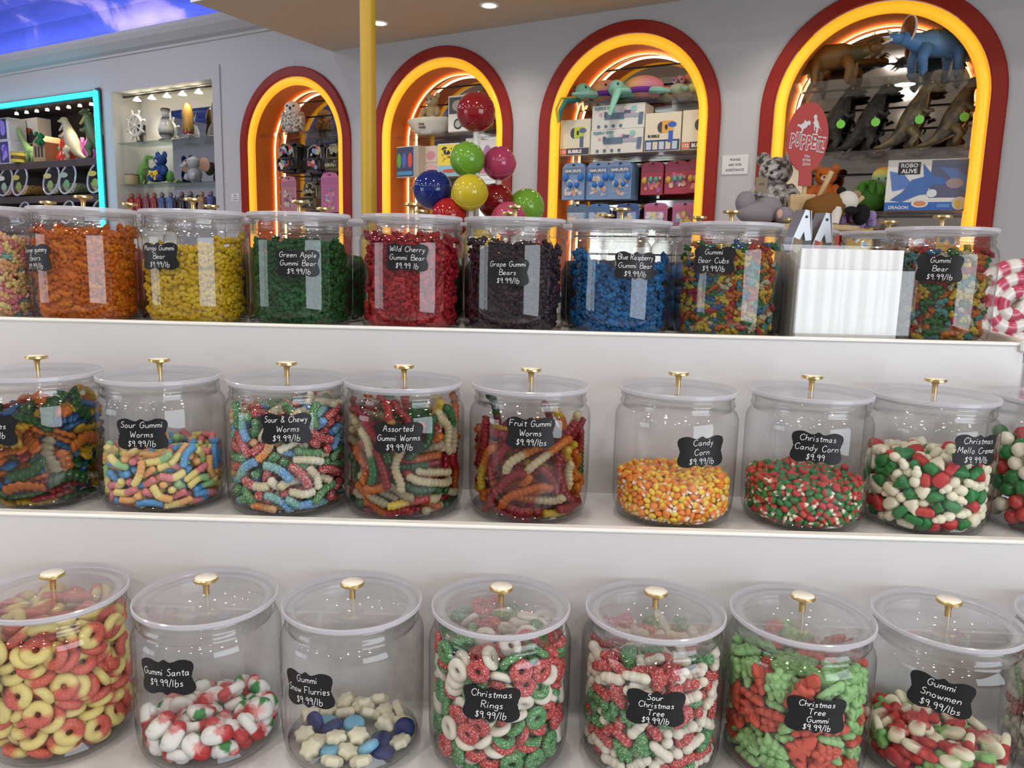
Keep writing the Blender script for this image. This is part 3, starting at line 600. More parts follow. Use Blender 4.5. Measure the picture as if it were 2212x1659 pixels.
# glass jars: key, x, row, sweet pile, turn, fill height, slope terms, material, colours, core radius/height, core palette, chalk text, angle, height, tilt
ROWS=dict(B=(1.106,-.752),M=(1.364,-.454),T=(1.631,-.1543),R=(1.853,-.1543))
MIX=[('torg2','torg2',3,'orange'),('tyel2','tyel2',3,'yellow'),('tgrn2','tgrn2',3,'green'),('tred2','tred2',3,'red'),('tteal','tteal',2,'teal'),('tclr','tclr',2,'clear'),('tblu2','tblu2',1,'blue')]
JARS=[
('T0',-1.153,'T','bear',40,.165,(0,0),'sugar',[('pink','pink',2,'pink'),('pyel','pyel',2,'yellow'),('teal','teal',1,'blue'),('porg','porg',2,'orange')],.074,.15,('pink','pyel','porg','red'),None,0,0,0,'sugared gummy bear','jar cut by the left edge, top step','sour sugared pastel gummy bears'),
('T1',-.9227,'T','bear',0,.186,(0,0),'bears',[('torg','torg',2,'orange'),('torg3','torg3',1,'bright orange')],.091,.196,('torg','torg','torg'),['Orange gummy','Bears','$9.99/lb'],-27,.134,-3,'gummy bear','orange jar on the top step','orange gummy bears'),
('T2',-.6929,'T','bear',75,.150,(.12,2),'bears',[('tyel','tyel',2,'yellow'),('tyel3','tyel3',1,'bright yellow')],.091,.135,('tyel','tyel','tyel'),['Mango Gummi','Bear','$9.99/lb'],-15,.1433,-1,'gummy bear','yellow jar on the top step','yellow mango gummy bears'),
('T3',-.4718,'T','bear',140,.170,(0,0),'bears',[('tgrn','tgrn',2,'dark'),('tgrn3','tgrn3',1,'lighter')],.091,.155,('tgrn','tgrn','tgrn'),['Green Apple','Gummi Bear','$9.99/lb'],14,.1363,0,'green gummy bear','dark green jar on the top step','dark green apple gummy bears'),
('T4',-.2371,'T','bear',210,.186,(0,0),'bears',[('tred','tred',2,'red'),('tred3','tred3',1,'bright red')],.091,.19,('tred','tred','tred'),['Wild Cherry','Gummi Bear','$9.99 lb'],3.3,.1521,1,'gummy bear','red jar on the top step','red cherry gummy bears'),
('T5',-.0234,'T','bear',285,.178,(0,0),'bears',[('tpur','tpur',2,'nearly black'),('tpur3','tpur3',1,'purple')],.091,.165,('tpur','tpur','tpur'),['Grape Gummi','Bears','$9.99/lb'],-5.5,.1282,-1,'gummy bear','purple grape jar on the top step','dark purple grape gummy bears'),
('T6',.1953,'T','bear',330,.122,(-.1,5.0),'bears',[('tblu','tblu',2,'blue'),('tblu3','tblu3',1,'bright blue')],.091,.10,('tblu','tblu','tblu'),['Blue Raspberry','Gummi Bear','$9.99/lb'],10.4,.1469,1,'gummy bear','blue raspberry jar on the top step','blue raspberry gummy bears'),
('T7',.4214,'T','cub',20,.184,(0,0),'bears',MIX,.092,.17,('torg2','tgrn2','tred2','tyel2'),['Gummi','Bear Cubs','$9.99/lb'],-29.9,.1608,0,'small gummy bear cub','mixed jar left of the plastic bags','small mixed gummy bear cubs'),
('T8',.8511,'T','bear',160,.180,(0,0),'bears',MIX,.091,.16,('torg2','tgrn2','tred2','tgrn2'),['Gummi','Bear','$9.99/lb'],-25.4,.1551,0,'gummy bear','mixed jar right of the plastic bags','mixed gummy bears'),
('M0',-.8739,'M','chain',0,.170,(.1,0),'gummy',[('tred','tred',2,'red'),('tyel','tyel',2,'yellow'),('tblu3','tblu3',2,'blue'),('tgrn3','tgrn3',2,'green'),('torg3','torg3',2,'orange'),('tclr','tclr',1,'clear')],.058,.15,('red','dgrn','org','blu'),['Gummies','$9.99/lb'],-8.3,.1489,0,'long flat gummy','jar cut by the left edge on the middle step','long flat translucent gummies'),
('M1',-.6519,'M','sworm',30,.112,(0,0),'sugarlite',[('pink','pyel',4,'pink and yellow'),('pyel','porg',3,'yellow and orange'),('blu','blu',2,'blue'),('pyel','pgrn',2,'yellow and green'),('pgrn','blu',1,'green and blue'),('porg','porg',2,'orange'),('pink','blu',1,'pink and blue')],.05,.06,('pyel','pink','porg','pgrn'),['Sour Gummi','Worms','$9.99/lb'],8,.1486,0,'sour gummy worm','half full pastel jar on the middle step','pastel sour gummy worms'),
('M2',-.4223,'M','cworm',60,.176,(.1,0),'sugar',[('red','red',4,'red'),('clr','crm',4,'cream'),('grn','grn',3,'green'),('teal','blu',3,'teal'),('porg','org',2,'orange'),('clr','red',2,'cream and red')],.058,.16,('red','porg','clr','grn'),['Sour & Chewy','Worms','$9.99/lb'],15.7,.1642,0,'sugar coated worm','full sugar worm jar on the middle step','sugar coated chewy worms'),
('M3',-.2118,'M','gworm',10,.176,(0,0),'gummy',[('torg3','tclr',3,'orange and clear'),('tred','tred',4,'red'),('dgrn','clr',2,'green and clear'),('clr','clr',2,'clear'),('yel','red',2,'yellow and red'),('tred3','torg',3,'red and orange'),('tgrn3','tgrn3',2,'green')],.055,.15,('red','org','pur','red'),['Assorted','Gummi Worms','$9.99/lb'],4,.1544,-1,'glossy gummy worm','Assorted jar on the middle step','glossy gummy worms'),
('M4',.0153,'M','gworm',130,.140,(0,3.5),'gummy',[('tred','tred',4,'red'),('torg3','tyel3',3,'orange and yellow'),('tgrn3','tred',2,'green and red'),('clr','torg3',2,'clear and orange'),('tyel','tyel',1,'yellow'),('torg','torg',2,'orange')],.055,.11,('red','org','red','pur'),['Fruit Gummi','Worms','$9.99/lbs'],.2,.1691,0,'fruit gummy worm','Fruit worm jar on the middle step','fruit gummy worms'),
('M5',.2775,'M','corn',0,.3,(0,0),'matte',[('yel','yel',2,'yellow'),('org','org',1,'orange')],.077,.045,('yel','org','crm'),['Candy','Corn','$9.99/lb'],13,.144,-2,'candy corn','candy corn jar','candy corn kernels'),
('M6',.5134,'M','xcorn',0,.3,(0,0),'matte',[('red','red',1,'red based'),('grn','grn',1,'green based')],.077,.05,('red','dgrn','crm'),['Christmas','Candy Corn','$9.99'],-11.6,.156,2,'red green and white candy corn','Christmas corn jar','christmas corn kernels'),
('M7',.731,'M','mello',25,.3,(0,0),'matte',[('crm','crm',4,'cream'),('red','red',4,'red'),('dgrn','dgrn',3,'green')],.058,.085,('crm','red','dgrn'),['Christmas','Mello Creme','$9.99/lb'],13.6,.1589,2,'mellow creme sweet','second jar from the right edge, middle step','christmas creme sweets'),
('M8',.957,'M','ball',0,.3,(0,0),'shiny',[('wht','wht',3,'white'),('dgrn','dgrn',3,'green'),('red','red',2,'dark red')],.058,.11,('wht','dgrn','red'),None,0,0,0,'round coated ball','jar cut by the right edge, middle step','round coated balls'),
('B1',-.7099,'B','ring',0,.2,(0,0),'sugarlite',[('coral','pyel',1,'')],.052,.17,('coral','pyel','red'),['Peach Rings','$9.99/lb'],-31,.1429,0,'red and yellow gummy ring','full ring jar at the left edge','red and yellow gummy rings'),
('B2',-.4736,'B','santa',50,.3,(0,0),'soft',[('wht','wht',1,'')],0,0,None,['Gummi Santa','$9.99/lbs'],-9.1,.1597,-4,'white red and green gummy santa shape','Santa jar on the lowest step','white red and green gummy shapes'),
('B3',-.2501,'B','flake',0,.3,(0,0),'soft',[('crm','crm',1,'')],0,0,None,['Gummi','Snow Flurries','$9.99/lb'],-23.3,.1429,-6,'gummy','nearly empty jar on the lowest step','snow flurry gummies'),
('B4',-.0238,'B','xring',0,.19,(.05,0),'sugar2',[('wht','wht',4,'white'),('red','red',3,'red'),('grn','grn',3,'green')],.058,.165,('wht','red','grn'),['Christmas','Rings','$9.99/lb'],-4.5,.1345,1,'sugared gummy ring','Christmas ring jar','christmas gummy rings'),
('B5',.2101,'B','stree',0,.172,(0,0),'sugar2',[('wht','wht',5,'white'),('red','red',3,'red'),('grn','grn',3,'green')],.058,.14,('wht','red','grn'),['Sour','Christmas','Tree','$9.99/lb'],-6.2,.1356,0,'sour gummy','Sour tree jar','sour christmas gummies'),
('B6',.4312,'B','gtree',0,.160,(0,0),'soft',[('pgrn','lgrn',1,'green'),('coral','coral',1,'red')],.052,.13,('coral','lgrn','coral'),['Christmas','Tree','Gummi','$9.99/lb'],-4.7,.1329,1,'leafy gummy tree','red and green tree jar','gummy trees'),
('B7',.6495,'B','snowman',0,.3,(0,0),'soft',[('crm','red',4,'cream and red'),('crm','lgrn',3,'cream and green'),('red','red',1,'red')],0,0,None,['Gummi','Snowmen','$9.99/lbs'],-28.5,.1613,4,'gummy snowman','snowman jar','gummy snowmen'),
('B8',.873,'B','cworm',0,.16,(0,0),'sugar',[('wht','wht',3,'white'),('red','red',2,'dark red'),('lgrn','lgrn',1,'pale green')],.058,.14,('wht','red','pur'),None,0,0,0,'twisted sweet','jar cut by the right edge on the lowest step','twisted sweets'),
]
def surf(J,x):
    return J[5]+J[6][0]*x+J[6][1]*x*x

# ---------------------------------------------------------------- stepped candy display
t = thing('stepped_display', 'white three-step display counter carrying rows of candy jars', 'display counter', (0, .955, 0))
def z_(z): return CZ+z
def step(y0, y1, zb, x0, x1, last=False):
    yy0, yy1 = y0-.955, y1-.955
    part('riser', MB().rbox(((x0+x1)/2, yy0+.009, (zb-.30+zb+.012)/2+CZ), (x1-x0, .018, .312), .001), white_board, t, False)
    part('edge_trim', MB().rbox(((x0+x1)/2, yy0+.008, zb+.016+CZ), (x1-x0, .021, .008), .003), trim_white, t, False)
    part('shelf_board', MB().rbox(((x0+x1)/2, (yy0+yy1)/2+.018, zb-.009+CZ), (x1-x0, yy1-yy0, .018), .001), white_board, t, False)
step(.955, 1.22, -.752, -1.75, 1.6); step(1.22, 1.485, -.454, -1.75, 1.6)
step(1.485, 1.985, -.1543, -1.75, .957)
WEDGE = [(.9565, .549), (1.088, 1.03), (.9565, 1.03)]; part('shelf_end', MB().add([(x, y, CZ-.1543-d) for d in (0, .018) for x, y in WEDGE], [(0, 1, 2), (5, 4, 3), (0, 3, 4, 1), (1, 4, 5, 2), (2, 5, 3, 0)]), white_board, t, False)
SLANT = Matrix.Rotation(-atan2(.1402, .5), 4, 'Z')
part('end_lip', MB().rbox((0, .255, -.141+CZ), (.018, .535, .022), .003).xf(Matrix.Translation((.957, .530, 0))@SLANT), trim_white, t, False); part('back_lip', MB().rbox((-.4, 1.045, -.141+CZ), (2.7, .018, .022), .003), trim_white, t, False)
part('plinth', MB().box((-.3, .53, .31), (2.6, 1.0, .62)), white_board, t, False); part('end_panel', MB().box((0, .26, .64), (.016, .5, 1.27)).xf(Matrix.Translation((.957, .535, 0))@SLANT), white_board, t, False)
# ---------------------------------------------------------------- glass jars
RB = .1085
JP = [(.0, .004), (.05, .003), (.086, .0), (.096, .004), (.103, .014), (.1065, .028), (.1080, .05), (RB, .10), (RB, .178), (.1078, .186), (.1050, .194), (.1005, .200), (.0985, .203), (.0985, .206), (.1005, .208), (.1005, .211), (.0982, .213), (.0980, .219), (.0995, .221), (.0995, .226), (.096, .2275), (.0935, .226), (.0935, .205), (.0960, .200)]
body_me = mesh_of(MB().lathe(JP[1:], 72), 'glass_body'); body_me.materials.append(glass)
base_me = mesh_of(MB().lathe([(.0, .010), (.03, .0095), (.055, .008), (.08, .007), (.094, .009), (.100, .015)], 60), 'base_glass'); base_me.materials.append(glass)
LM = MB().lathe([(0, .0), (.103, 0), (.105, .0015), (.105, .0065), (.103, .008), (0, .008)], 72, mis=[0, 1, 1, 1, 0, 0])
lid_me = mesh_of(LM, 'lid'); lid_me.materials.append(lid_glass); lid_me.materials.append(lid_edge); lid_me.set_sharp_from_angle(angle=radians(30))
seal_me = mesh_of(MB().lathe([(.0845, -.0005), (.0985, -.0005), (.0985, -.004), (.096, -.005), (.0870, -.005), (.0845, -.004)], 72, close=True), 'seal_ring'); seal_me.materials.append(seal_m)
knob_me = mesh_of(MB().lathe([(.0045, .008), (.0045, .018), (.0052, .0245), (.0075, .0280), (.0165, .0290), (.0182, .0300), (.0182, .0336), (.0172, .0345), (.0163, .0345)], 36), 'knob'); knob_me.materials.append(brass); knob_me.set_sharp_from_angle(angle=radians(40))
cap_me = mesh_of(MB().lathe([(0, .0349), (.0163, .0347), (.0163, .0343)], 36), 'knob_inlay'); cap_me.materials.append(pearl)
def plaque(wd=.083, hg=.053):
    """bracket-edged chalk plaque outline in the flat (u, v) plane"""
    Q = []
    for i in range(25):
        u = i/24; x = u*.5
        if u < .22: y = .5-.075*sstep(0, .2, u)
        elif u < .62: y = .425+.075*sstep(.22, .6, u)
        else: y = .5-.11*((u-.62)/.38)**2.2
        Q.append((x, y))
    Q[-1] = (.49, .37)
    side = [(.5, .33), (.5, .27), (.488, .19), (.468, .12), (.462, .05), (.445, 0)]
    R_ = Q+side; H = R_+[(x, -y) for x, y in R_[-2::-1]]
    P = H+[(-x, y) for x, y in H[-2:0:-1]]
    return [(x*wd, y*hg) for x, y in P]
PL = plaque()
def make_jar(key, x, row, label, chalk, ang, h, tilt, rnd):
    y, zb = ROWS[row]; j = thing('candy_jar', label, 'jar', (x, y, CZ+zb+.0006), 0, 'lidded glass candy jars on the display')
    link('glass_body', body_me, j); link('base_glass', base_me, j)
    l = link('lid', lid_me, j); l.location = (0, 0, .2282); l.rotation_euler = (radians(rnd.uniform(-.3, .3)), radians(rnd.uniform(-.3, .3)), 0); link('seal_ring', seal_me, l); k = link('knob', knob_me, l); link('inlay', cap_me, k)
    if chalk:
        a0 = radians(ang); ct, st = cos(radians(tilt)), sin(radians(tilt))
        def place(r):
            def f(u, v):
                uu, vv = u*ct+v*st, -u*st+v*ct; a = a0+uu/RB; return (r*sin(a), -r*cos(a), h+vv)
            return f
        f0, f1 = place(RB+.0006), place(RB+.0012); n = len(PL); mb = MB(); vs = []; fs = []
        rings = [1, .75, .5, .25]
        for r_ in rings:
            for p in PL: vs.append(f1(p[0]*r_, p[1]*r_))
        for q in range(3):
            for k_ in range(n): k2 = (k_+1) % n; fs.append((q*n+k_, q*n+k2, (q+1)*n+k2, (q+1)*n+k_))
        vs.append(f1(0, 0)); c_ = len(vs)-1
        for k_ in range(n): fs.append((3*n+k_, 3*n+(k_+1) % n, c_))
        for p in PL: vs.append(f0(p[0], p[1]))
        for k_ in range(n): k2 = (k_+1) % n; fs.append((c_+1+k_, c_+1+k2, k2, k_))
        mb.add(vs, fs); lb = part('chalk_label', mb, chalk_black, j)
        part('lettering', pen_text(chalk, .0108 if len(chalk) < 4 else .0092, .071, place(RB+.0016), .00085 if row != 'B' else .00095, 1.5 if len(chalk) < 4 else 1.28, rnd), chalk_white, lb, False)
    return j
JL = dict(T0='glass jar of pastel sugared bears cut by the left edge, top step', T1='glass jar filled to the top with orange gummy bears', T2='glass jar of yellow mango gummy bears on the top step', T3='glass jar of dark green apple gummy bears on the top step', T4='glass jar filled with red cherry gummy bears on the top step', T5='glass jar of nearly black purple grape gummy bears', T6='glass jar of bright blue raspberry gummy bears', T7='glass jar of small mixed gummy bear cubs left of the plastic bags', T8='glass jar of mixed gummy bears right of the plastic bags',
 M0='glass jar of long translucent gummies cut by the left edge, middle step', M1='glass jar half full of pastel sour gummy worms', M2='glass jar of sugar coated chewy worms, third from left on the middle step', M3='glass jar of glossy worms with a chalk label reading Assorted', M4='glass jar of glossy fruit worms standing in the centre of the middle step', M5='glass jar with a shallow fill of yellow and orange candy corn', M6='glass jar with red green and white christmas candy corn', M7='glass jar of cream red and green creme shapes on the middle step', M8='glass jar of round white and green balls cut by the right edge',
 B1='glass jar full of red and yellow gummy rings on the lowest step', B2='glass jar with a few white and red santa gummies', B3='nearly empty glass jar with white snow flurry gummies and blue discs', B4='glass jar of white red and green sugared christmas rings', B5='glass jar of sour white red and green christmas shapes', B6='glass jar of leafy red and green gummy trees', B7='glass jar with a shallow layer of gummy snowmen', B8='glass jar of twisted sweets barely in view at the lower right edge')

# name: (list of (mesh, count)), core radius, core height, frames
SIMS={
 'bear':([('bear',780)],.076,.30,220),
 'cub':([('cub',1250)],.080,.30,200),
 'sworm':([('sworm',120),('sworm2',110)],.045,.05,220),
 'cworm':([('cworm',190),('cworm2',190)],.055,.15,220),
 'gworm':([('gworm',95),('gworm2',80),('gworm3',60)],.040,.10,260),
 'corn':([('corn',1050)],.075,.035,200),
 'xcorn':([('xcorn',800)],.075,.035,200),
 'mello':([('block',110),('peanut',110),('xtree',90)],.055,.09,220),
 'ball':([('ball',230)],.055,.10,160),
 'ring':([('ring',330)],.045,.15,240),
 'xring':([('xring',420)],.055,.16,240),
 'stree':([('stree',120),('soldier',235)],.055,.13,240),
 'gtree':([('gtree',260)],.050,.13,240),
 'santa':([('santa',46)],.042,.018,200),
 'flake':([('flake',22),('disc',9)],.035,.012,200),
 'snowman':([('snowman',80)],.045,.02,220),
 'chain':([('chain',200)],.055,.14,240),
}

# resting poses: x y z in 0.4 mm, then the turn
POSES = {
'bear': ([448], [
67,-192,17,58,15,-1,22,-212,25,46,-37,10,-216,43,18,18,-6,54,129,-168,14,6,-42,-43,152,162,18,2,-18,6,-89,201,35,32,-13,-13,217,25,29,5,-19,52,-24,-222,22,5,-5,-5,218,72,28,37,-28,-26,219,-53,43,0,41,17,-227,7,32,-11,21,-45,-202,93,26,29,-47,-19,135,-175,42,-21,-32,37,-219,-55,29,-37,-42,18,-115,-192,33,-53,24,-7,95,-208,24,-6,-5,-56,19,224,31,7,57,16,180,-124,42,38,-9,-38,-195,-131,35,-27,2,-34,187,132,30,47,-22,-9,81,214,25,10,-8,-2,-174,131,27,-37,38,0,135,169,46,-36,41,-13,-226,-53,50,-21,-25,42,-149,-184,49,6,11,56,59,-208,44,48,25,14,112,-190,44,-9,-5,50,62,209,51,-17,56,7,230,57,50,46,-35,-13,-142,178,36,-32,-16,17,202,-86,38,-58,-11,6,-229,62,50,-14,10,-46,-53,-233,42,-2,26,53,4,-233,53,42,-3,4,-75,204,60,5,34,42,162,-171,44,-21,13,28,-193,-104,62,-12,-14,-56,33,230,50,6,40,45,-41,235,47,11,-51,30,74,-227,65,-54,-5,15,-202,123,62,48,21,25,201,128,64,7,-29,-18,203,-95,58,-18,-4,
17,110,187,50,-32,13,-42,239,-9,56,-40,-38,19,189,-143,61,-12,-11,25,-202,85,73,-47,35,0,94,197,68,15,-44,-37,-159,-147,63,9,-8,0,109,-197,81,-6,53,-27,-107,-214,59,20,17,54,-108,210,67,13,-13,16,168,167,77,51,-25,-6,-44,-214,79,-23,-34,35,223,25,74,44,36,9,-165,171,70,-17,52,-14,17,-234,85,3,-9,-59,56,213,73,-16,-30,37,-235,1,61,-10,-2,-43,-213,61,73,12,0,-35,-133,-171,82,4,-20,16,159,-160,80,5,-4,13,58,-211,104,54,-17,-19,-219,-33,80,-3,17,-43,118,184,84,-28,29,-33,215,-90,89,31,30,16,-78,-206,76,-14,-14,52,23,216,79,0,11,49,-6,224,79,-36,-20,43,-125,182,76,23,6,47,214,48,90,-9,-1,58,-232,42,88,-5,19,-39,82,-224,111,-12,-24,-51,-174,131,102,30,-23,-23,1,-222,123,38,42,18,-34,213,92,26,35,37,16,232,106,1,42,42,-184,-153,90,-47,27,-4,236,-17,100,32,17,-41,-30,-215,98,-1,-16,50,130,-196,104,-29,-4,12,215,-51,95,-6,19,57,-212,97,115,30,-32,-39,50,211,107,10,-33,-43,-110,-190,95,12,-40,-41,
-213,-92,92,-26,-27,44,-234,-7,109,-22,26,34,169,-134,111,40,-6,-12,160,172,100,42,-21,-14,-223,32,120,48,27,-4,214,15,121,55,6,12,182,-118,123,-7,12,-12,150,-158,111,58,-11,7,-147,-161,108,5,-14,6,127,-172,118,6,-11,3,-138,190,117,-52,-18,-23,75,203,118,28,32,25,-94,-208,107,24,0,-26,230,66,114,5,-29,-25,-190,-132,117,-30,11,-32,16,-239,137,-9,-24,-54,-40,-233,121,-58,2,-8,12,220,121,0,-28,35,84,-204,129,5,46,26,-161,154,91,-17,16,-26,157,-152,141,-48,11,0,-66,-207,133,45,30,0,56,213,140,51,-30,0,-16,219,126,-1,-21,-19,-122,-184,132,-54,-17,2,-212,66,124,18,7,0,216,47,146,-18,4,-27,-26,-216,139,-21,6,43,192,138,121,-1,-17,51,-230,-52,107,-8,3,-38,101,193,106,32,44,8,-182,147,132,53,27,-6,112,-186,139,34,-16,-22,213,-101,132,49,26,-23,-235,-19,146,-3,27,-30,-61,209,116,16,-29,-37,70,-205,151,-34,44,-16,205,-72,131,1,-12,15,136,-174,154,-24,-41,29,103,205,133,-21,-34,-44,235,-15,149,-43,
-40,11,-216,-54,132,7,14,15,7,-230,166,-40,8,-14,-112,-205,144,1,-42,38,177,-126,154,-1,12,-19,26,215,156,-47,-37,-2,-99,197,126,50,-32,6,-47,215,138,19,-5,-30,-206,-79,120,-28,31,-40,-157,-150,136,28,-42,-28,224,74,160,5,-18,-31,160,-148,163,2,-29,51,-206,68,158,-1,32,50,199,-92,155,-14,-16,54,188,119,152,20,47,31,-67,-219,166,41,-7,2,-75,207,150,-20,-45,35,-163,166,151,13,-40,-38,-12,237,156,57,-3,11,-200,-83,152,14,-58,7,62,209,164,4,-29,-44,-230,28,151,-45,-39,1,-141,-174,161,-11,-17,-24,104,-194,168,19,-23,-41,-195,-126,145,32,-26,-14,205,-80,203,53,-17,-18,140,-192,175,-17,1,21,-163,-148,166,-17,-1,-49,-54,212,178,-52,-28,8,83,204,182,42,19,0,165,172,135,12,-25,-14,-113,188,151,-1,1,-10,230,-65,167,-45,-31,21,75,-201,178,3,-11,28,-219,23,172,7,7,-4,-207,110,161,31,-49,11,224,-8,170,8,14,37,214,-94,370,-4,-1,32,-190,143,184,-23,52,-10,156,-149,246,-50,19,-20,-208,-74,173,-19,20,-50,
-85,-204,279,24,22,33,166,-165,204,35,-23,43,199,128,251,39,-28,28,57,-229,191,-16,-17,4,-148,-163,189,16,19,21,-214,52,174,16,-28,45,110,-191,202,-16,-13,41,190,-125,178,0,-7,-56,17,-203,324,-20,38,40,-108,-207,198,34,-24,5,167,168,218,53,-16,-24,0,235,458,6,-8,59,220,28,215,9,-24,-52,-43,229,308,-5,59,0,-14,-230,185,38,-8,9,-93,197,172,-20,-10,39,173,156,177,21,37,40,135,197,157,20,-7,-18,-195,-126,173,-41,13,-31,-165,148,217,-55,-16,-3,-148,180,204,-38,-18,10,210,-61,221,18,3,57,216,92,189,39,-36,-14,25,227,358,45,-5,25,143,170,460,-6,9,47,-142,-181,256,-13,-58,4,-236,-11,191,20,6,42,-45,215,207,39,38,7,-167,-145,215,41,10,30,-204,75,195,-18,-42,36,59,226,197,-41,12,2,-107,208,194,-22,37,42,125,-201,442,-13,-26,9,83,-199,220,-47,33,-15,-194,102,194,-48,33,2,63,206,215,-28,47,22,-120,199,233,-19,36,-41,234,0,195,28,31,29,-205,-121,214,-46,30,-2,135,-174,194,-13,-11,-41,-3,-216,257,-57,
6,-6,26,233,319,53,-3,27,-11,-222,211,-3,-14,-55,180,155,283,50,-28,4,-32,212,382,15,-38,-40,-57,228,242,-33,-1,-50,209,-70,333,-7,-23,49,212,-109,226,10,-26,-43,-101,171,450,-32,-28,-29,-152,-162,316,-35,-9,12,42,-212,223,-6,13,-39,-229,-61,208,-17,3,-36,-72,207,200,26,-34,-35,-218,34,199,-7,10,-3,-192,-133,233,-29,28,-21,1,-222,281,16,26,45,142,-187,262,-3,-8,18,99,217,222,25,31,-24,184,-124,205,7,6,11,-151,-181,226,-7,8,-19,-178,126,277,-8,30,47,-206,115,217,-5,13,-50,232,7,236,-37,40,13,171,128,313,41,36,12,-59,-226,216,35,-22,13,-12,217,284,51,24,20,-216,-85,242,30,-22,-27,103,-191,246,33,47,-11,125,198,208,-14,40,22,220,89,225,49,-28,-21,179,-130,233,-12,-23,39,-236,-6,228,-42,41,-9,194,-129,263,29,-52,1,-204,92,239,8,-19,-51,13,-233,221,21,-36,39,0,239,202,6,-55,20,82,210,450,-11,37,-43,192,-135,436,6,-29,-41,-213,60,225,-57,9,-10,204,-85,422,-9,-8,57,62,228,357,47,-12,32,41,-211,
251,-24,29,-37,-61,-211,232,2,-6,-58,-191,-130,285,-9,-5,53,-89,-215,346,58,-13,-10,69,-206,241,21,5,36,-178,144,239,-11,-3,31,-218,50,264,-34,28,14,171,150,230,42,6,-15,235,-38,240,-43,-36,17,-171,-129,324,24,-27,-40,-20,222,237,-22,0,-56,-221,73,371,15,-17,36,-130,191,316,14,-3,-56,-117,206,459,56,10,13,-190,-143,255,-12,10,-24,212,59,229,18,-14,2,159,-149,285,20,12,49,-217,23,281,-14,2,57,69,-222,265,17,-37,44,227,63,299,-3,-12,46,10,228,244,-21,13,18,132,-176,235,33,21,32,212,-41,268,19,-7,56,169,160,335,4,42,32,-211,99,265,20,-37,-34,198,-80,243,5,45,-32,-231,31,243,19,-36,-26,-108,-191,291,-30,29,-30,216,87,277,3,-4,49,119,-164,298,13,16,7,170,-119,454,-9,-37,11,91,221,349,20,46,-24,-186,112,364,-9,-11,50,47,-217,345,-32,-35,18,-102,-204,245,57,-2,20,-123,202,257,-7,22,-54,55,211,285,-56,-6,3,-213,-51,275,-17,23,-51,-51,-221,258,0,25,-54,-231,-25,259,4,-2,-42,-32,-216,306,19,47,-5,
-112,188,374,26,14,51,140,-172,370,-4,16,52,220,6,265,22,1,52,-183,154,285,4,31,12,-225,64,309,-40,-15,35,35,234,268,8,-18,56,61,-208,443,30,23,26,59,-199,298,-24,-32,-26,174,156,447,-6,0,54,137,196,292,25,41,-27,-205,-73,300,30,-48,-20,-31,219,449,47,-36,-1,208,91,258,54,-10,-18,-219,-63,420,26,4,53,-110,-187,265,-30,48,-21,-233,7,298,-26,-33,26,-78,216,246,30,42,-19,-198,111,307,21,-32,-37,91,-214,287,57,11,-13,-150,-181,296,-8,-8,-21,201,-84,278,2,0,-35,-219,-27,295,58,7,6,35,-205,287,27,45,-25,-40,214,276,28,-37,-32,-53,233,416,-5,56,-19,128,-190,374,10,-43,-8,-216,22,332,-6,-50,32,97,-206,313,-9,37,-46,202,-120,299,-23,-31,3,-7,237,336,42,-11,40,-16,-232,290,37,-23,22,19,-230,325,9,-51,2,-117,-187,320,-9,-17,-53,216,97,375,-4,-17,48,203,80,326,39,42,14,-124,-180,359,-11,-24,30,-214,-24,380,49,13,19,-223,87,347,30,-4,35,102,194,349,57,7,11,-221,-13,346,45,5,13,-156,-152,351,14,-1,
-57,138,192,251,44,-13,-11,-139,195,292,-15,53,-19,213,-57,308,-6,26,54,195,120,341,-14,-21,-19,-52,-228,300,27,-32,26,-227,10,358,11,-25,-45,105,-187,285,-10,-17,-55,68,221,305,-1,7,59,201,-89,348,2,13,-33,186,-141,310,42,0,33,80,219,259,-3,44,35,-217,-3,323,-4,-57,14,-158,173,329,11,-16,23,64,-228,334,-15,49,19,-97,-212,318,43,-3,-15,105,-209,361,31,30,-13,-141,-171,341,-51,-21,2,184,122,433,-4,18,27,-88,217,289,-21,-3,-55,203,-78,305,21,2,0,229,44,339,-35,24,-30,-197,101,343,58,-13,6,-221,-56,325,-46,1,-20,188,139,383,-35,-23,-43,94,-220,411,-15,-23,-50,237,-7,335,-32,15,40,228,-53,285,-24,35,-32,-202,-126,327,12,47,0,-84,216,326,-7,3,14,108,211,300,20,33,-27,-167,-146,381,-56,-20,-10,186,118,395,14,-11,10,227,-46,340,-7,10,38,-6,-237,373,-20,13,3,-182,125,325,-23,-11,-54,33,-225,418,13,-1,0,-230,-64,363,-47,25,-27,179,-152,414,-14,8,28,5,236,412,32,-15,16,232,5,288,-26,34,-27,164,
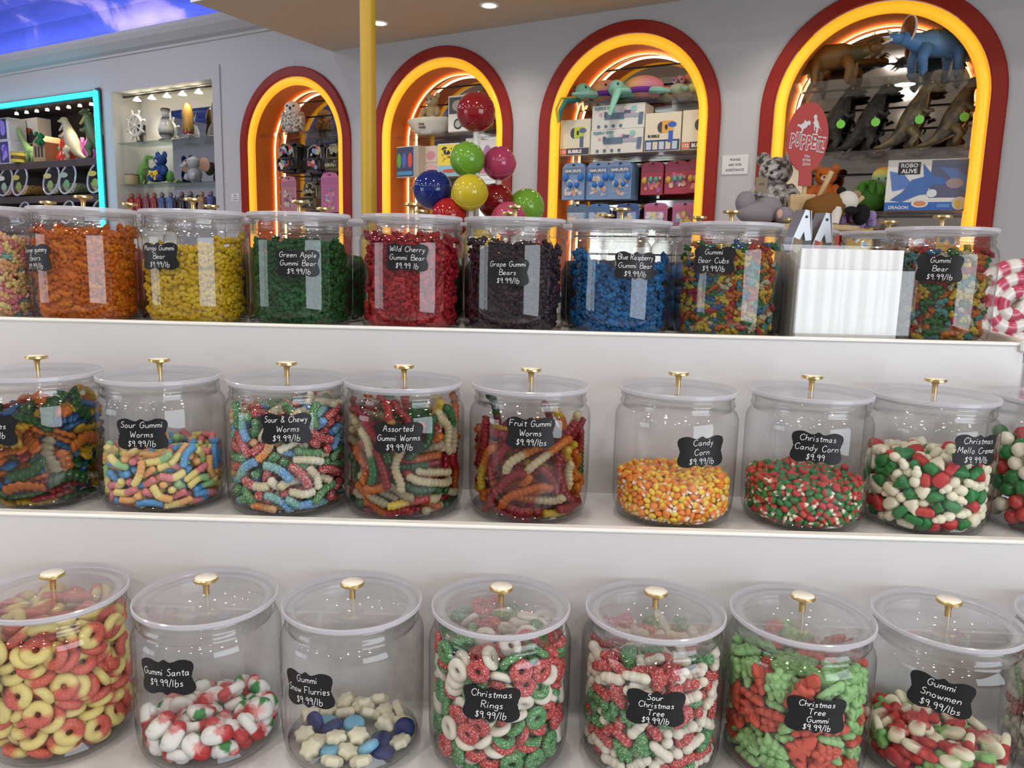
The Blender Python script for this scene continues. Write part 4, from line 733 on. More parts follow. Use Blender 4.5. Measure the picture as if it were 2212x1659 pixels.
-140,341,30,2,-20,213,-56,409,19,-17,-18,-99,191,403,2,-9,-50,36,212,417,-25,-11,27,137,-190,311,38,-17,38,214,77,354,37,41,10,-46,-213,341,13,-9,56,-212,-93,326,-24,-5,-27,190,-136,372,30,31,5,-231,-43,398,38,46,7,82,200,387,-15,-2,29,-197,98,390,-52,27,-10,219,-15,413,-49,-22,3,16,225,386,-43,-25,-8,46,209,462,-42,-37,-9,64,212,413,-20,32,-43,-212,-98,399,40,-17,-27,233,21,375,-15,-20,-35,-232,47,405,-19,4,-46,142,185,346,-42,-7,-32,-234,10,401,37,39,-19,-203,-114,362,35,-24,-19,-186,119,423,-8,10,6,-110,197,428,-12,19,55,-165,138,346,2,-12,-43,-134,-170,393,-35,-39,20,226,-69,459,23,-41,15,-46,232,350,-1,12,-58,-156,-174,378,4,-42,30,55,-227,369,-4,42,-42,155,-162,349,4,-20,5,147,-159,316,4,6,-25,-156,-154,457,9,-19,22,210,-104,400,-6,3,31,227,-48,374,-18,-14,-43,162,-172,398,3,-38,-38,128,195,413,-40,-6,-27,-32,-233,362,-57,7,12,-162,165,421,-5,-3,26,-208,74,445,17,53,14,-103,209,
358,9,-42,-41,239,-6,460,0,-27,-34,232,-26,436,-40,44,11,129,151,445,18,14,52,-175,155,450,54,25,3,88,203,423,-27,48,-22,124,185,378,-19,0,-28,52,-229,395,5,-4,-59,202,83,404,-8,55,19,-73,219,383,5,-10,-59,228,43,395,33,43,-16,-158,175,371,55,20,5,-107,-190,380,-8,-21,34,-189,137,397,-43,-1,33,2,-220,460,5,-28,-41,-187,-101,376,-9,6,-38,163,172,394,52,-13,-26,234,-26,388,-23,2,44,-46,213,464,6,12,-49,52,231,439,6,-15,57,-155,173,398,19,-57,-1,201,81,446,-8,8,4,91,-196,449,14,4,34,-66,191,419,-46,-2,38,-170,-139,405,-8,30,51,225,62,452,30,-21,37,217,24,429,-15,19,-54,169,143,420,-22,-19,36,-61,211,431,12,15,56,-89,-221,448,-53,14,7,144,-162,449,-35,34,-19,-88,-222,385,27,16,51,-197,90,417,5,-21,0,203,63,418,8,-10,54,18,-232,445,42,0,3,-32,-233,418,-11,1,-4,107,189,451,0,-44,-34,-206,56,421,54,18,-19,-81,-211,423,55,-14,-18
]),
'cub': ([190], [
-43,-213,20,49,25,-10,-117,-191,42,-32,48,-7,41,-229,34,8,-50,-22,-171,-155,39,-50,10,31,-84,-213,31,17,-34,46,57,-216,42,8,11,-22,-197,-138,43,31,3,49,-6,-233,43,44,0,8,-218,-102,44,-48,29,-12,79,-222,55,40,17,-3,-218,-57,33,-3,4,6,-62,-230,52,2,11,58,-229,-33,30,-19,-52,12,-153,-181,52,-24,-35,42,126,-201,64,-38,32,31,-240,-27,57,25,7,43,4,-226,75,-46,-37,-8,-194,-115,92,-11,-22,34,-35,-235,76,-11,-1,-5,-172,-143,69,-4,-8,-1,-111,-193,64,2,-15,16,21,-233,87,18,3,0,120,-204,90,40,-8,24,-142,-183,75,3,4,59,-157,-156,88,0,17,-55,-78,-226,92,-17,-1,-10,-74,-223,116,3,30,39,-34,-229,99,12,6,-3,-230,-69,95,-36,32,-19,-131,-183,97,-26,25,-39,-19,-239,115,-17,5,1,-113,-208,111,-19,9,-1,54,-235,102,-5,-21,-55,-239,-25,100,19,46,-2,-211,-111,108,1,11,50,106,-214,116,-13,-5,13,-237,-12,127,40,43,-9,-167,-154,116,-56,-18,-9,-62,-232,151,-7,27,52,-147,-179,123,-10,-38,36,-215,-61,140,35,-7,-3,-217,
-93,129,33,-25,-20,-87,-204,128,12,-10,-46,-18,-224,136,-4,3,38,-121,-206,150,-19,-53,-18,-186,-150,134,-53,26,-5,39,-238,134,-55,-5,8,142,-194,149,-3,-35,-41,-173,-165,149,-26,15,-22,-140,-176,152,-11,-11,-53,-140,-192,181,-19,-56,-6,-183,-132,152,-40,-12,3,13,-236,156,-10,-1,-59,-237,-36,167,-28,-8,-39,-80,-211,162,2,9,36,-72,-211,185,38,-45,-2,-194,-132,172,5,-12,52,-103,-205,174,-50,-29,-8,-131,-187,352,-42,-40,-14,-6,-224,177,7,-1,-55,-223,-66,193,-9,-37,18,-228,26,179,7,48,23,31,-235,173,-4,8,4,-136,-180,196,-21,-2,23,-11,-232,410,-5,54,-20,70,-226,156,42,-1,13,-159,-156,189,2,13,23,-29,-225,195,23,26,35,-189,-144,190,1,12,-26,-214,-103,209,-49,33,4,-67,-220,422,49,12,-27,-86,-206,198,-26,-29,30,-234,29,194,-34,-27,29,122,-203,191,11,-37,9,-50,-226,209,38,-9,12,-148,-178,219,2,-20,-12,-117,-191,365,-7,-10,-51,-147,-186,249,3,10,-21,60,-217,457,28,39,30,-233,36,217,26,-33,-31,-123,
-206,210,-15,12,-11,41,-233,226,-59,-6,-9,56,-229,192,9,-54,4,42,-228,317,0,59,-4,-28,-238,275,-7,-57,-16,89,-219,200,40,-8,23,-238,-33,240,-20,12,-37,-24,-240,228,-20,-20,-53,-181,-155,215,-14,-11,-27,-237,-1,253,-25,-26,-35,-231,-57,222,-8,1,-38,-195,-115,218,4,-10,-43,15,-233,253,-3,-35,-42,-89,-222,220,12,13,57,-197,-136,421,-19,-3,-28,-101,-207,457,18,21,-36,-225,-65,409,14,29,4,106,-211,452,-21,33,-45,-29,-232,446,-22,44,33,1,-237,377,-13,-4,-58,-217,-90,425,29,10,41,-1,-234,234,21,0,56,-68,-222,234,17,3,-17,-98,-203,402,-26,50,13,-233,40,244,8,14,-43,-179,-151,247,50,-27,11,-110,-203,244,22,47,-24,-238,-39,304,21,10,44,-233,-44,284,-46,38,1,73,-216,257,2,-47,36,-227,-69,256,-8,6,-36,-117,-191,269,-31,50,9,39,-229,257,42,23,-13,-234,56,401,-38,42,-20,-48,-225,254,9,2,0,-204,-125,247,23,50,8,-108,-196,325,-14,56,-5,-236,21,328,42,41,-3,-165,-173,384,9,14,54,65,-229,280,-9,59,7,157,
-183,455,-53,-13,21,-123,-191,291,-6,56,0,-162,-176,288,5,50,6,-206,-114,260,11,29,29,14,-236,298,42,10,-8,-82,-218,269,20,-32,27,-226,-82,304,-40,1,-39,-174,-160,294,44,-26,29,-138,-176,284,-32,-18,-30,-119,-193,441,-15,50,-8,-109,-215,366,-53,4,-24,-143,-186,319,0,-1,58,-206,-96,278,-9,-15,56,-133,-182,434,-26,50,18,-99,-203,268,-9,6,26,-67,-228,296,3,40,-5,-27,-229,289,7,-16,57,-97,-215,298,-12,-36,46,-159,-157,328,8,-3,-57,-203,-127,291,-15,17,-24,-236,40,375,-26,9,-47,106,-214,286,-53,-16,-17,-229,-61,341,-45,37,10,-96,-221,414,24,16,52,-74,-209,452,-30,43,-27,31,-235,392,5,-59,-3,-226,-46,327,48,-25,-24,-186,-151,363,-17,-1,-27,27,-235,334,-5,59,3,-198,-132,445,-11,-2,-29,-227,-80,351,24,10,47,-192,-142,337,-46,28,16,-150,-178,366,-43,24,-22,-196,-110,394,20,11,11,-80,-227,325,-2,21,54,-236,-10,361,-26,-32,27,-235,18,437,34,-27,-34,12,-226,349,18,25,39,-121,-176,382,10,-15,-25,109,
-212,333,14,-58,-8,-54,-216,446,38,7,23,75,-227,420,-7,-19,-55,38,-234,442,-10,-3,-59,-149,-178,452,11,-12,52,-32,-238,314,-8,-56,-17,-74,-217,345,11,4,-1,147,-191,347,28,-9,-52,-206,-95,321,20,-2,37,-25,-235,332,-44,9,8,48,-234,362,-51,5,14,-12,-239,434,-14,-27,-7,-66,-231,362,11,20,55,-166,-174,345,11,19,52,-183,-145,409,26,54,-8,-18,-239,347,-14,10,2,-163,-171,440,-5,-41,35,82,-225,391,-54,-4,23,38,-230,409,14,1,-3,-142,-183,402,22,37,32,-193,-136,381,-5,8,53,-18,-229,366,-16,13,-56,-59,-234,389,3,20,56,-237,-8,406,0,8,-42,118,-202,368,42,15,10,-235,-52,455,-41,37,-2,-214,-103,365,0,17,-29,-224,-77,391,25,-33,-15,-46,-219,420,11,9,-36,-221,-91,458,-35,-45,-19,-165,-163,420,-17,33,-19
]),
'sworm': ([57,56], [
31,-214,22,53,-6,4,123,-161,15,6,2,22,150,-173,41,-18,55,-16,-221,53,75,-37,33,30,-189,17,49,10,-55,-21,194,-70,17,5,-9,-46,-6,-134,29,58,5,-8,-178,-69,37,21,10,32,-126,-117,48,8,37,47,-197,33,86,-17,35,-44,-169,-153,80,7,32,45,-232,-32,115,-7,-43,5,9,-188,74,-13,0,43,219,-76,102,22,-43,-22,-95,-190,118,8,37,40,-10,-191,104,-8,0,-50,-117,-201,167,22,-34,11,229,-18,145,25,16,38,-34,229,178,-17,-39,-14,-186,6,135,-11,19,-38,43,-207,237,52,8,24,161,-112,132,16,2,-52,-199,-37,173,-19,-44,-34,-170,-122,154,20,-21,-33,-92,-182,160,19,-23,-16,109,-201,147,-8,56,-12,-149,-118,131,39,30,27,-9,-173,164,60,1,-1,-193,-128,204,33,-10,-27,-147,-129,190,50,-28,-16,226,-57,201,-16,44,-12,-49,-183,211,0,52,29,-101,29,200,-59,-8,2,44,28,212,-51,-31,4,-36,20,221,-10,-16,31,108,-156,175,41,-38,-1,54,165,223,35,41,23,-202,-16,225,48,26,-10,59,-133,175,-3,-7,-34,21,164,230,-6,-24,37,-94,89,219,4,-4,-56,125,
169,216,-48,31,16,-35,-148,227,3,44,40,81,-108,196,59,-11,-3,-116,-145,207,51,30,-1,-99,161,195,-18,-24,41,132,82,221,47,38,3,23,64,227,26,18,27,12,204,209,-56,-11,11,-147,-124,231,6,-3,-50,90,-138,222,43,-41,-8,181,130,240,-3,2,53,85,95,236,-46,-16,25,173,-29,216,42,12,17,-166,86,215,44,-31,-22,-196,77,203,39,-41,-16,15,-67,217,11,-45,-33,-132,-128,15,-4,2,-27,-88,-104,25,-54,17,2,-99,-171,76,-22,55,9,-82,-209,32,4,19,56,-212,-50,34,-33,-15,37,26,-199,50,-14,6,52,-145,-154,43,-3,-7,59,70,-150,18,10,4,20,-44,-175,29,-20,-4,-21,156,-97,47,-25,-8,2,-60,-190,75,-42,-11,14,94,-160,45,-3,-2,16,221,-32,51,-39,44,-8,-38,-230,71,-43,16,15,136,-176,74,-19,56,-8,172,-98,88,-6,-9,50,119,-199,110,47,10,14,210,-42,252,-38,37,-16,-197,-108,104,-27,4,-32,126,-88,85,41,-34,-16,176,-155,154,-42,7,39,55,-198,95,-32,-8,25,12,-231,149,-48,-3,-2,201,-120,192,42,-6,41,-185,-44,87,7,11,-35,-193,-74,119,-26,21,
-4,-75,221,160,-27,-33,-23,-60,-125,116,52,-25,-11,-128,-108,109,-18,50,-5,-66,-178,123,-45,13,-21,-100,-117,165,10,3,-17,216,72,198,-37,30,-18,76,-220,231,43,-10,27,124,-116,141,-15,-19,44,-180,-72,185,-5,2,-60,59,-184,137,20,50,-17,-57,144,197,-45,35,-3,58,-142,142,-5,-56,19,4,-208,188,5,-45,-38,136,-168,215,24,37,4,178,-95,191,-1,42,-30,31,-150,195,-51,19,-23,-227,24,217,-2,-35,15,-16,78,200,-59,-8,4,-20,-44,216,-27,50,2,-41,-153,190,-6,-58,12,166,44,211,-37,42,-8,-142,-60,211,3,-3,54,-156,130,196,19,0,36,141,-106,218,20,56,6,-69,-76,213,-4,-4,-35,92,-57,233,-45,-15,4,-36,-222,226,-27,-7,-10,112,-1,224,-4,-2,59,77,-150,250,2,60,1,-126,110,207,-38,-42,-7
]),
'cworm': ([73,73], [
11,-158,24,-48,6,-3,-131,87,40,7,-33,-37,-160,5,24,-21,-26,40,-174,-120,52,-48,26,10,-103,-118,63,45,-10,-14,-190,11,51,21,51,19,-11,-223,73,13,35,-46,68,-192,54,-50,-19,6,-162,-63,103,-31,13,49,-104,-153,88,27,-7,-6,-191,121,67,37,26,14,-188,-19,95,0,-9,25,-125,-141,130,-58,-1,1,158,-110,227,44,-39,3,83,-172,113,-14,35,-46,-97,203,96,-8,31,-50,-223,-31,125,34,35,28,-15,-188,141,5,-10,53,33,-222,163,-23,8,7,-162,41,150,21,-26,-45,-133,140,310,-19,-14,-55,150,-160,125,-7,9,-55,-21,-179,197,5,20,52,-116,-195,167,-22,29,4,-182,-130,191,-38,31,-3,-164,96,288,-44,27,12,-172,112,147,36,-47,11,-227,10,196,-35,15,-40,-192,116,181,7,-22,-46,-171,-79,222,-23,-3,-48,-80,-208,230,-14,9,-9,67,-148,251,3,-52,-31,-79,-204,266,9,12,58,-208,83,226,48,34,4,114,-171,273,5,30,-50,58,-139,377,-18,56,-12,-144,-60,248,-24,24,-21,-32,-35,393,5,-1,-5,-139,176,264,48,11,34,-135,-170,310,16,55,-16,-117,187,352,16,
-56,11,-18,-220,325,55,1,-13,-222,39,297,-37,-37,-2,62,-186,365,1,-21,-49,-180,-57,291,-24,-3,-16,-82,57,393,5,2,27,-96,-105,386,3,60,-4,-113,-136,322,-23,-3,-14,-104,201,389,-17,28,-50,-185,-51,331,-8,-21,-47,-142,-67,412,-32,5,31,-21,-183,368,39,-39,-3,71,-13,393,3,-5,-48,152,-88,386,-17,-12,56,65,-214,422,-9,58,-9,105,151,375,-6,-6,56,-115,-106,343,55,-8,3,-6,-7,430,-8,-1,1,-157,29,372,17,-21,-42,-57,189,398,-46,-32,-17,-151,124,387,-13,10,10,-191,-118,378,-30,-42,-26,174,140,386,-15,-9,52,130,-17,405,-30,52,5,45,-110,407,17,57,-10,22,45,425,16,-2,-6,153,89,424,7,-11,-55,-176,-37,428,-11,7,13,83,188,413,-54,2,1,75,-162,455,-1,2,40,-68,-92,424,6,-6,-26,127,-130,447,36,46,12,121,142,413,-2,59,7,-176,110,22,-8,8,-54,-196,-55,20,-33,-49,6,-111,-120,17,-55,24,-2,110,-136,17,-36,47,-4,-24,-195,20,1,11,59,-19,-184,65,-32,-7,-6,166,-141,46,7,-3,24,166,-108,88,-39,45,2,-206,-85,279,34,41,-22,
-93,197,55,58,14,-1,-219,17,84,-28,48,7,-124,-186,43,-39,17,-5,107,-202,85,8,-34,-47,-108,-197,88,-56,12,0,-57,-220,152,31,23,-24,-191,101,116,1,14,19,-165,-107,126,10,-43,40,-118,-146,255,16,12,56,82,-201,180,58,4,-8,178,-139,181,-11,45,-26,-178,-51,151,-38,-7,29,-182,-6,178,4,10,-55,124,-141,208,-14,-36,33,-105,-129,169,-1,6,-27,51,-169,212,59,-4,-3,-120,-148,211,-12,-53,20,93,-209,233,48,7,11,-219,76,420,41,-6,40,-164,78,211,-24,52,-13,161,-124,304,-34,-5,9,-201,106,267,24,-44,-26,-12,-185,239,1,-2,58,-35,-196,290,-14,2,-54,24,-195,278,4,11,-47,-164,20,231,-32,-48,-2,-88,-135,278,-31,10,-25,92,-209,292,18,-31,-48,69,-184,318,37,-44,16,-13,13,392,-6,0,-6,-151,63,319,-54,-19,12,132,-175,342,-20,55,-13,-2,-175,324,-18,-5,-24,-185,68,368,-33,29,-37,169,-110,347,-23,9,44,114,-162,384,34,-48,-9,-229,22,367,-1,42,-9,-3,231,391,26,34,-32,-159,-63,363,-54,0,25,-181,21,292,8,14,20,20,58,392,
-60,4,-1,-59,-224,428,-29,31,30,38,-180,420,45,11,4,81,96,385,5,-1,-17,135,20,374,3,-1,36,-21,-85,427,-47,21,-16,-210,-29,366,-32,19,-46,-8,188,400,-46,9,32,183,17,387,1,6,-47,-23,-165,414,42,11,10,-192,0,414,-8,25,-53,-84,-171,370,-22,54,-6,138,-126,413,4,-2,52,-124,-184,391,52,-23,19,91,-50,443,-29,-25,11,-114,111,423,31,-31,-22,214,69,443,-34,-34,-35,-153,-166,423,-25,-41,35,225,-22,451,37,37,19,48,86,423,15,51,-27,2,142,399,-12,-7,-57,180,-93,443,-18,-22,34,-116,-110,435,11,28,-48,-111,-147,440,20,-20,51
]),
'gworm': ([57,48,34], [
-144,24,27,40,-24,-19,82,151,17,59,-10,0,129,-40,49,28,-53,-6,-177,-46,16,36,48,3,99,159,46,17,57,-6,-77,177,57,5,-15,-58,-81,-113,51,20,-1,-8,-80,205,143,-42,8,25,-152,81,85,25,9,23,-153,150,120,-22,29,-46,-113,-133,70,11,53,25,-38,142,110,23,-55,-1,-223,-5,173,43,-16,-39,124,-60,88,12,9,36,-71,132,157,46,-1,-7,180,-39,103,-46,-38,3,-200,35,146,-29,-44,-11,-190,-83,226,19,-14,46,-131,3,137,-38,-45,0,27,227,213,-36,24,23,85,158,146,11,58,10,115,-180,147,15,-56,-11,32,184,189,-57,-3,-2,-67,215,269,-46,9,27,-151,-174,262,10,-41,22,141,18,138,3,2,53,97,-143,169,47,15,9,-157,150,290,-25,23,-48,-209,66,296,-23,4,-47,155,-42,172,3,7,21,-143,-135,199,-18,-51,-20,-99,86,225,0,9,-48,174,-44,206,46,39,-3,207,-101,367,-41,6,39,31,-149,210,-3,-5,-9,172,-32,241,-45,-39,5,-185,-35,407,-12,28,-16,-130,58,300,33,30,25,28,194,342,-47,5,5,-110,-25,292,39,32,22,42,-173,319,4,-22,-56,99,92,286,-1,57,18,229,
17,379,-11,43,3,-143,-127,384,-19,25,0,-94,-8,337,-1,8,-30,-10,-118,409,-20,0,-55,-25,11,312,-12,14,-36,-112,103,438,36,28,7,24,-151,370,2,26,54,69,100,334,22,-50,-23,-84,89,425,-24,39,-38,3,183,419,38,12,-9,140,74,383,0,3,-39,64,5,334,51,30,8,58,140,408,58,9,8,59,-77,410,44,34,1,8,76,415,-2,29,-51,-15,-126,16,0,-5,60,140,-106,17,0,-1,-50,212,-7,29,5,-1,-45,-75,-190,29,-1,-28,52,-86,92,58,-12,0,23,54,-157,72,-56,15,10,173,-62,55,-6,15,-49,-154,72,197,14,-2,35,169,-116,71,18,12,25,-194,-46,140,-42,17,27,131,136,91,-12,-58,-7,52,-196,125,-8,14,-58,-65,-200,115,34,-2,-10,-150,-23,171,29,-47,-21,-55,-115,131,27,42,33,-27,-228,228,-20,37,21,52,-105,153,-31,-7,21,226,-46,154,20,40,1,42,229,314,20,-38,30,-117,-174,323,50,7,-30,82,169,217,-8,-59,-3,4,132,196,11,0,-9,177,-149,365,-11,-39,-27,227,49,282,42,1,-41,33,188,290,1,-56,20,-171,-66,314,-28,-9,-48,44,-196,255,-60,0,-3,-159,76,292,-24,-38,
13,44,-147,248,13,-6,3,-1,-231,412,-29,-30,-38,-111,-27,241,46,-33,-16,78,156,260,-43,4,3,81,-217,343,20,30,-43,51,-181,288,-12,-4,2,-140,-18,361,-21,-48,20,145,1,302,-57,16,-4,-63,-22,288,-42,-37,14,60,141,298,-52,5,4,83,-16,308,-2,9,56,181,39,338,-15,-15,40,-117,84,392,-18,6,-56,145,-75,353,-28,41,0,193,45,386,35,38,24,121,-114,396,-32,3,48,148,63,340,-16,-18,38,-89,-71,397,-56,15,10,-93,-122,416,-21,-56,1,-7,-70,432,34,32,-35,-73,109,17,-58,-4,1,-19,-173,20,-54,7,-5,-210,-61,39,-20,-28,39,15,-213,64,12,-4,3,-93,176,19,-14,58,-3,91,112,70,2,14,56,-144,-167,84,-48,23,1,-102,-155,105,-55,18,8,93,194,77,51,-12,-6,-135,15,105,-33,-49,-8,149,160,120,-22,-56,3,-79,117,318,-18,-49,-21,-214,53,379,36,-47,-7,-96,-210,213,45,7,-35,-141,-74,181,-5,21,-17,121,-176,187,-18,54,-19,-56,-224,426,29,-26,41,-165,56,223,13,-3,34,-101,-141,220,-3,-54,13,-81,-218,327,-32,29,28,-195,-34,348,15,35,5,-74,152,
315,28,18,-20,-146,-74,247,18,-51,9,9,-198,220,6,57,-18,57,131,227,8,51,31,52,186,252,3,-9,59,44,-177,423,-23,1,8,5,-195,375,52,-16,7,161,-108,401,47,3,34,19,-132,328,-55,0,-2,-14,102,351,-8,13,-54,-96,-29,369,-32,-51,-2,-59,-4,427,-16,24,9,103,22,433,-37,-22,-4
]),
'corn': ([286], [
-99,-184,12,2,-7,-44,136,-153,9,-57,-13,9,101,-182,9,-25,54,-1,86,-207,18,-18,30,48,-119,-179,26,18,15,-35,200,-121,34,12,4,-48,140,-173,21,5,10,-53,-44,-209,29,-39,-28,-2,-128,-149,10,25,49,15,37,-193,19,14,-12,18,-113,-195,38,4,-7,31,-95,-204,47,5,8,42,196,-116,55,-18,6,56,-182,-118,18,-27,44,-29,172,-167,34,18,-28,-43,-229,-7,24,-40,-43,13,-199,-87,13,50,-12,-22,-144,-168,19,4,-1,-29,-201,-113,29,-14,5,51,18,-214,27,-26,-53,4,-68,-198,16,-35,35,-23,-12,-217,16,-49,13,-5,64,-219,22,-7,-8,-17,-172,-136,16,-9,20,33,-165,-172,33,4,35,43,4,-239,34,47,-7,-8,76,-214,41,-12,-3,29,-80,-202,30,49,23,23,42,-231,40,-38,10,45,165,-161,53,-17,52,7,-126,-186,50,-59,-1,-8,108,-189,38,-11,-6,56,169,-135,20,-20,47,19,-67,-194,60,-57,15,-8,-221,-92,39,15,46,24,-32,-221,36,-38,-42,-7,-7,-226,57,30,49,-17,239,-29,52,10,32,12,93,-219,57,23,-52,18,-227,-81,60,-35,-7,48,221,-94,52,-43,23,33,152,-181,44,24,
-10,11,-66,-228,42,35,26,-37,-104,-201,64,13,3,-58,-163,-170,57,1,-14,-28,183,-134,49,-18,-53,20,20,-225,43,16,0,-32,133,-201,53,20,29,-17,-35,-222,55,-36,-48,-2,-236,-6,43,-10,24,43,-192,-108,51,38,25,-4,-216,-47,45,-5,-15,-23,192,-144,87,-21,-31,-18,2,-210,78,-13,-18,53,-195,-140,52,-8,-34,45,58,-228,69,1,-14,-54,-49,-223,72,-14,31,-27,26,-226,67,31,30,26,97,-217,77,5,-15,-53,146,-164,63,36,47,-2,-140,-180,67,35,45,-18,-234,-50,58,-30,39,-20,-240,-1,73,5,46,-13,-72,-229,79,-32,21,0,-119,-209,73,-13,48,18,-208,-115,84,20,42,28,217,-59,98,-12,12,54,-234,48,80,25,-45,-23,-182,-139,74,43,34,-24,183,-137,103,49,-24,16,160,-160,80,23,55,0,33,-217,98,13,26,-47,65,-229,91,-38,3,11,-27,-228,73,8,7,-52,128,-193,85,55,-2,-8,-153,-168,76,53,12,-6,198,-112,95,-26,-40,31,-40,-225,113,8,-19,51,219,-98,88,-31,41,-21,-139,-180,90,49,29,-20,-230,-46,85,-41,38,-1,-209,-89,92,-19,11,39,-160,-160,98,-10,7,
12,-180,-138,102,-19,12,17,19,-236,98,-16,20,-3,126,-189,106,-1,25,54,-18,-239,87,5,33,-49,97,-204,97,31,48,10,166,-166,104,-35,46,-13,-92,-211,99,9,47,13,-231,-53,115,38,-45,-11,30,-232,115,1,24,-10,-22,-226,130,-26,-3,38,-56,-230,98,-54,20,18,150,-170,118,22,55,-5,-236,-1,105,-32,51,-3,198,-112,119,6,56,-20,69,-205,124,53,23,-4,73,-227,115,-18,55,-17,-226,-77,101,-23,0,-43,216,-67,129,-20,-31,46,109,-197,121,-9,-2,38,164,-157,131,-4,22,54,-230,-70,142,32,-38,-18,-237,38,124,-27,-22,37,-221,-86,123,23,54,12,-4,-225,125,40,38,18,-194,-123,119,54,-21,-4,41,-223,132,-33,-47,15,116,-210,146,0,33,-43,-67,-231,127,-46,18,1,128,-178,126,-6,17,42,-145,-185,129,23,11,53,-119,-196,105,-34,-42,26,-127,-41,153,39,-40,-23,-102,168,154,17,-22,52,146,-175,139,25,48,-20,-2,-238,158,-28,37,12,72,-215,147,34,48,-5,-163,-177,125,-26,26,-15,7,37,156,46,28,-24,-53,-218,139,15,23,50,218,-62,158,0,57,15,1,
240,154,30,38,-25,192,-121,149,15,56,15,-52,0,161,-56,0,21,-207,123,156,-33,-4,39,-176,-142,132,-6,15,19,-122,-103,158,0,57,-6,-44,115,157,10,29,-11,18,-185,160,48,-35,-10,-174,17,164,-8,16,-29,-111,112,148,25,-3,-41,45,-236,163,24,21,-15,-27,-155,156,-6,8,10,-110,74,154,-18,32,-32,-119,-9,158,-13,53,25,-237,-6,122,9,7,49,-226,80,154,30,-29,-43,89,-212,137,-25,48,-17,56,113,151,-34,23,38,-15,-135,162,-57,9,15,33,-228,152,31,-51,-5,-121,155,151,13,28,15,112,106,158,-16,15,55,192,39,158,20,19,-36,-49,60,163,27,-32,-34,-164,164,158,-55,-14,19,-77,-212,156,4,10,22,38,59,169,-44,35,-21,179,-157,156,-26,9,21,-151,-49,161,6,13,-19,142,-153,159,-11,12,22,81,-215,167,4,-16,-52,175,-91,167,19,2,56,-201,81,148,-26,33,41,-221,-38,149,19,-25,-17,203,122,153,-15,23,30,-145,85,157,29,47,-16,-7,-91,165,59,12,2,39,204,154,-46,-17,34,36,-153,169,1,27,-54,74,1,168,-6,14,51,-89,110,157,-11,48,-14,-64,-150,
151,-58,-11,11,-12,-36,162,-2,56,9,108,187,160,28,46,11,-189,-49,152,34,26,5,-16,82,161,-9,23,25,210,88,165,-11,15,-56,29,-22,160,-39,31,15,66,191,154,28,25,-28,-197,-112,142,-10,-3,13,137,7,152,29,36,-25,12,-228,150,-36,18,-34,109,-154,160,50,4,-32,175,-125,160,-3,38,35,30,150,158,-16,29,49,139,29,162,-2,11,-58,235,-5,161,20,-15,-38,-146,-136,168,-35,47,14,59,-92,167,-27,18,16,-122,42,167,-14,-7,50,-179,-137,156,-7,47,-37,-167,61,160,41,-24,-30,126,-82,167,-15,15,53,-32,103,163,-24,-39,4,82,71,165,-21,29,-24,142,-26,162,57,-5,-15,-21,-185,161,-34,45,20,-92,32,167,12,3,-56,-102,-217,128,-18,44,12,-74,-102,164,-52,4,17,228,63,168,8,18,-23,-91,200,157,-32,-37,33,-166,-15,168,55,15,-16,124,-176,151,-28,18,31,200,-102,142,2,42,42,-122,-192,139,-43,-32,18,-64,-181,149,-37,-1,15,-20,126,158,12,54,0,19,-124,162,-23,52,10,-172,-79,164,37,-12,-10,-114,198,157,38,-21,-41,212,32,168,43,34,8,-189,
-119,159,28,-39,-34,-63,99,155,-25,9,24,56,40,164,23,-11,-46,-71,-123,172,5,10,22,-215,-106,160,9,50,14,168,156,155,33,17,-46,-215,14,152,8,39,29,182,75,153,45,24,-20,133,-109,164,-29,-26,45,30,116,168,26,-15,-52,-40,222,160,26,-20,-44,123,157,169,-6,53,15,221,-89,153,28,26,-25,100,80,161,-24,-16,46,-116,-197,161,-26,-28,42,62,135,163,18,20,-47,-203,-27,159,-36,39,5,13,56,160,39,27,-35,164,-46,165,-33,45,7,155,-141,168,-13,26,45,227,-34,168,55,-18,-13,156,110,160,38,14,-37,-124,176,154,29,13,-6,53,-21,181,-2,0,53,196,-113,174,-4,-10,58,-86,221,157,-6,44,23,-62,-229,160,40,-5,-43,-187,124,151,15,-2,-57,48,-65,169,15,6,-45,-81,-68,163,25,45,6,-145,26,172,-4,49,22,86,-148,163,3,24,-2,16,-67,172,22,54,-1,-16,156,165,12,12,-49,92,-109,160,-3,13,-2,14,165,161,35,6,-48,57,-206,160,0,34,22,204,-5,166,6,0,19,-90,75,159,-30,-2,49,-36,-226,157,33,42,-27,144,91,164,41,39,-19,-165,-170,154,-9,16,-28,
-31,25,173,-29,8,15,-43,-196,154,-54,11,24,-109,-72,164,58,-6,-14,152,136,164,-10,51,12,-94,-50,167,2,32,10,-126,-158,152,-12,17,22,196,-85,178,-42,38,6,98,113,173,34,46,7,-61,-38,171,-23,55,3,61,231,159,52,12,-21,-80,158,161,30,-26,-44,163,4,171,20,-23,-48,-223,60,161,-19,19,53,-239,20,167,30,2,-49,-238,-16,159,8,-22,-42,-24,-11,171,-55,-21,9,35,96,164,-28,17,26,-176,102,159,-6,-17,57,-199,52,154,24,44,15,166,-71,169,4,22,-15,-102,-159,168,-57,8,18,-17,189,166,10,8,-36,103,14,172,0,59,-5,-142,1,170,-1,19,12,-209,-91,148,-13,53,17,-142,-183,151,48,17,-30,59,-175,161,17,50,2,-91,-28,158,-13,41,39,-21,-56,164,2,-2,-8,102,207,167,-16,15,25,-147,156,166,45,-9,-35,-60,-161,171,16,0,-53,38,-187,167,-25,46,-6,79,-75,158,54,-7,-24,95,-54,173,20,4,-49,100,-82,161,9,42,23,96,-172,157,5,22,17,-233,-44,160,21,52,2,-54,181,163,-26,50,-2
]),
'xcorn': ([242], [
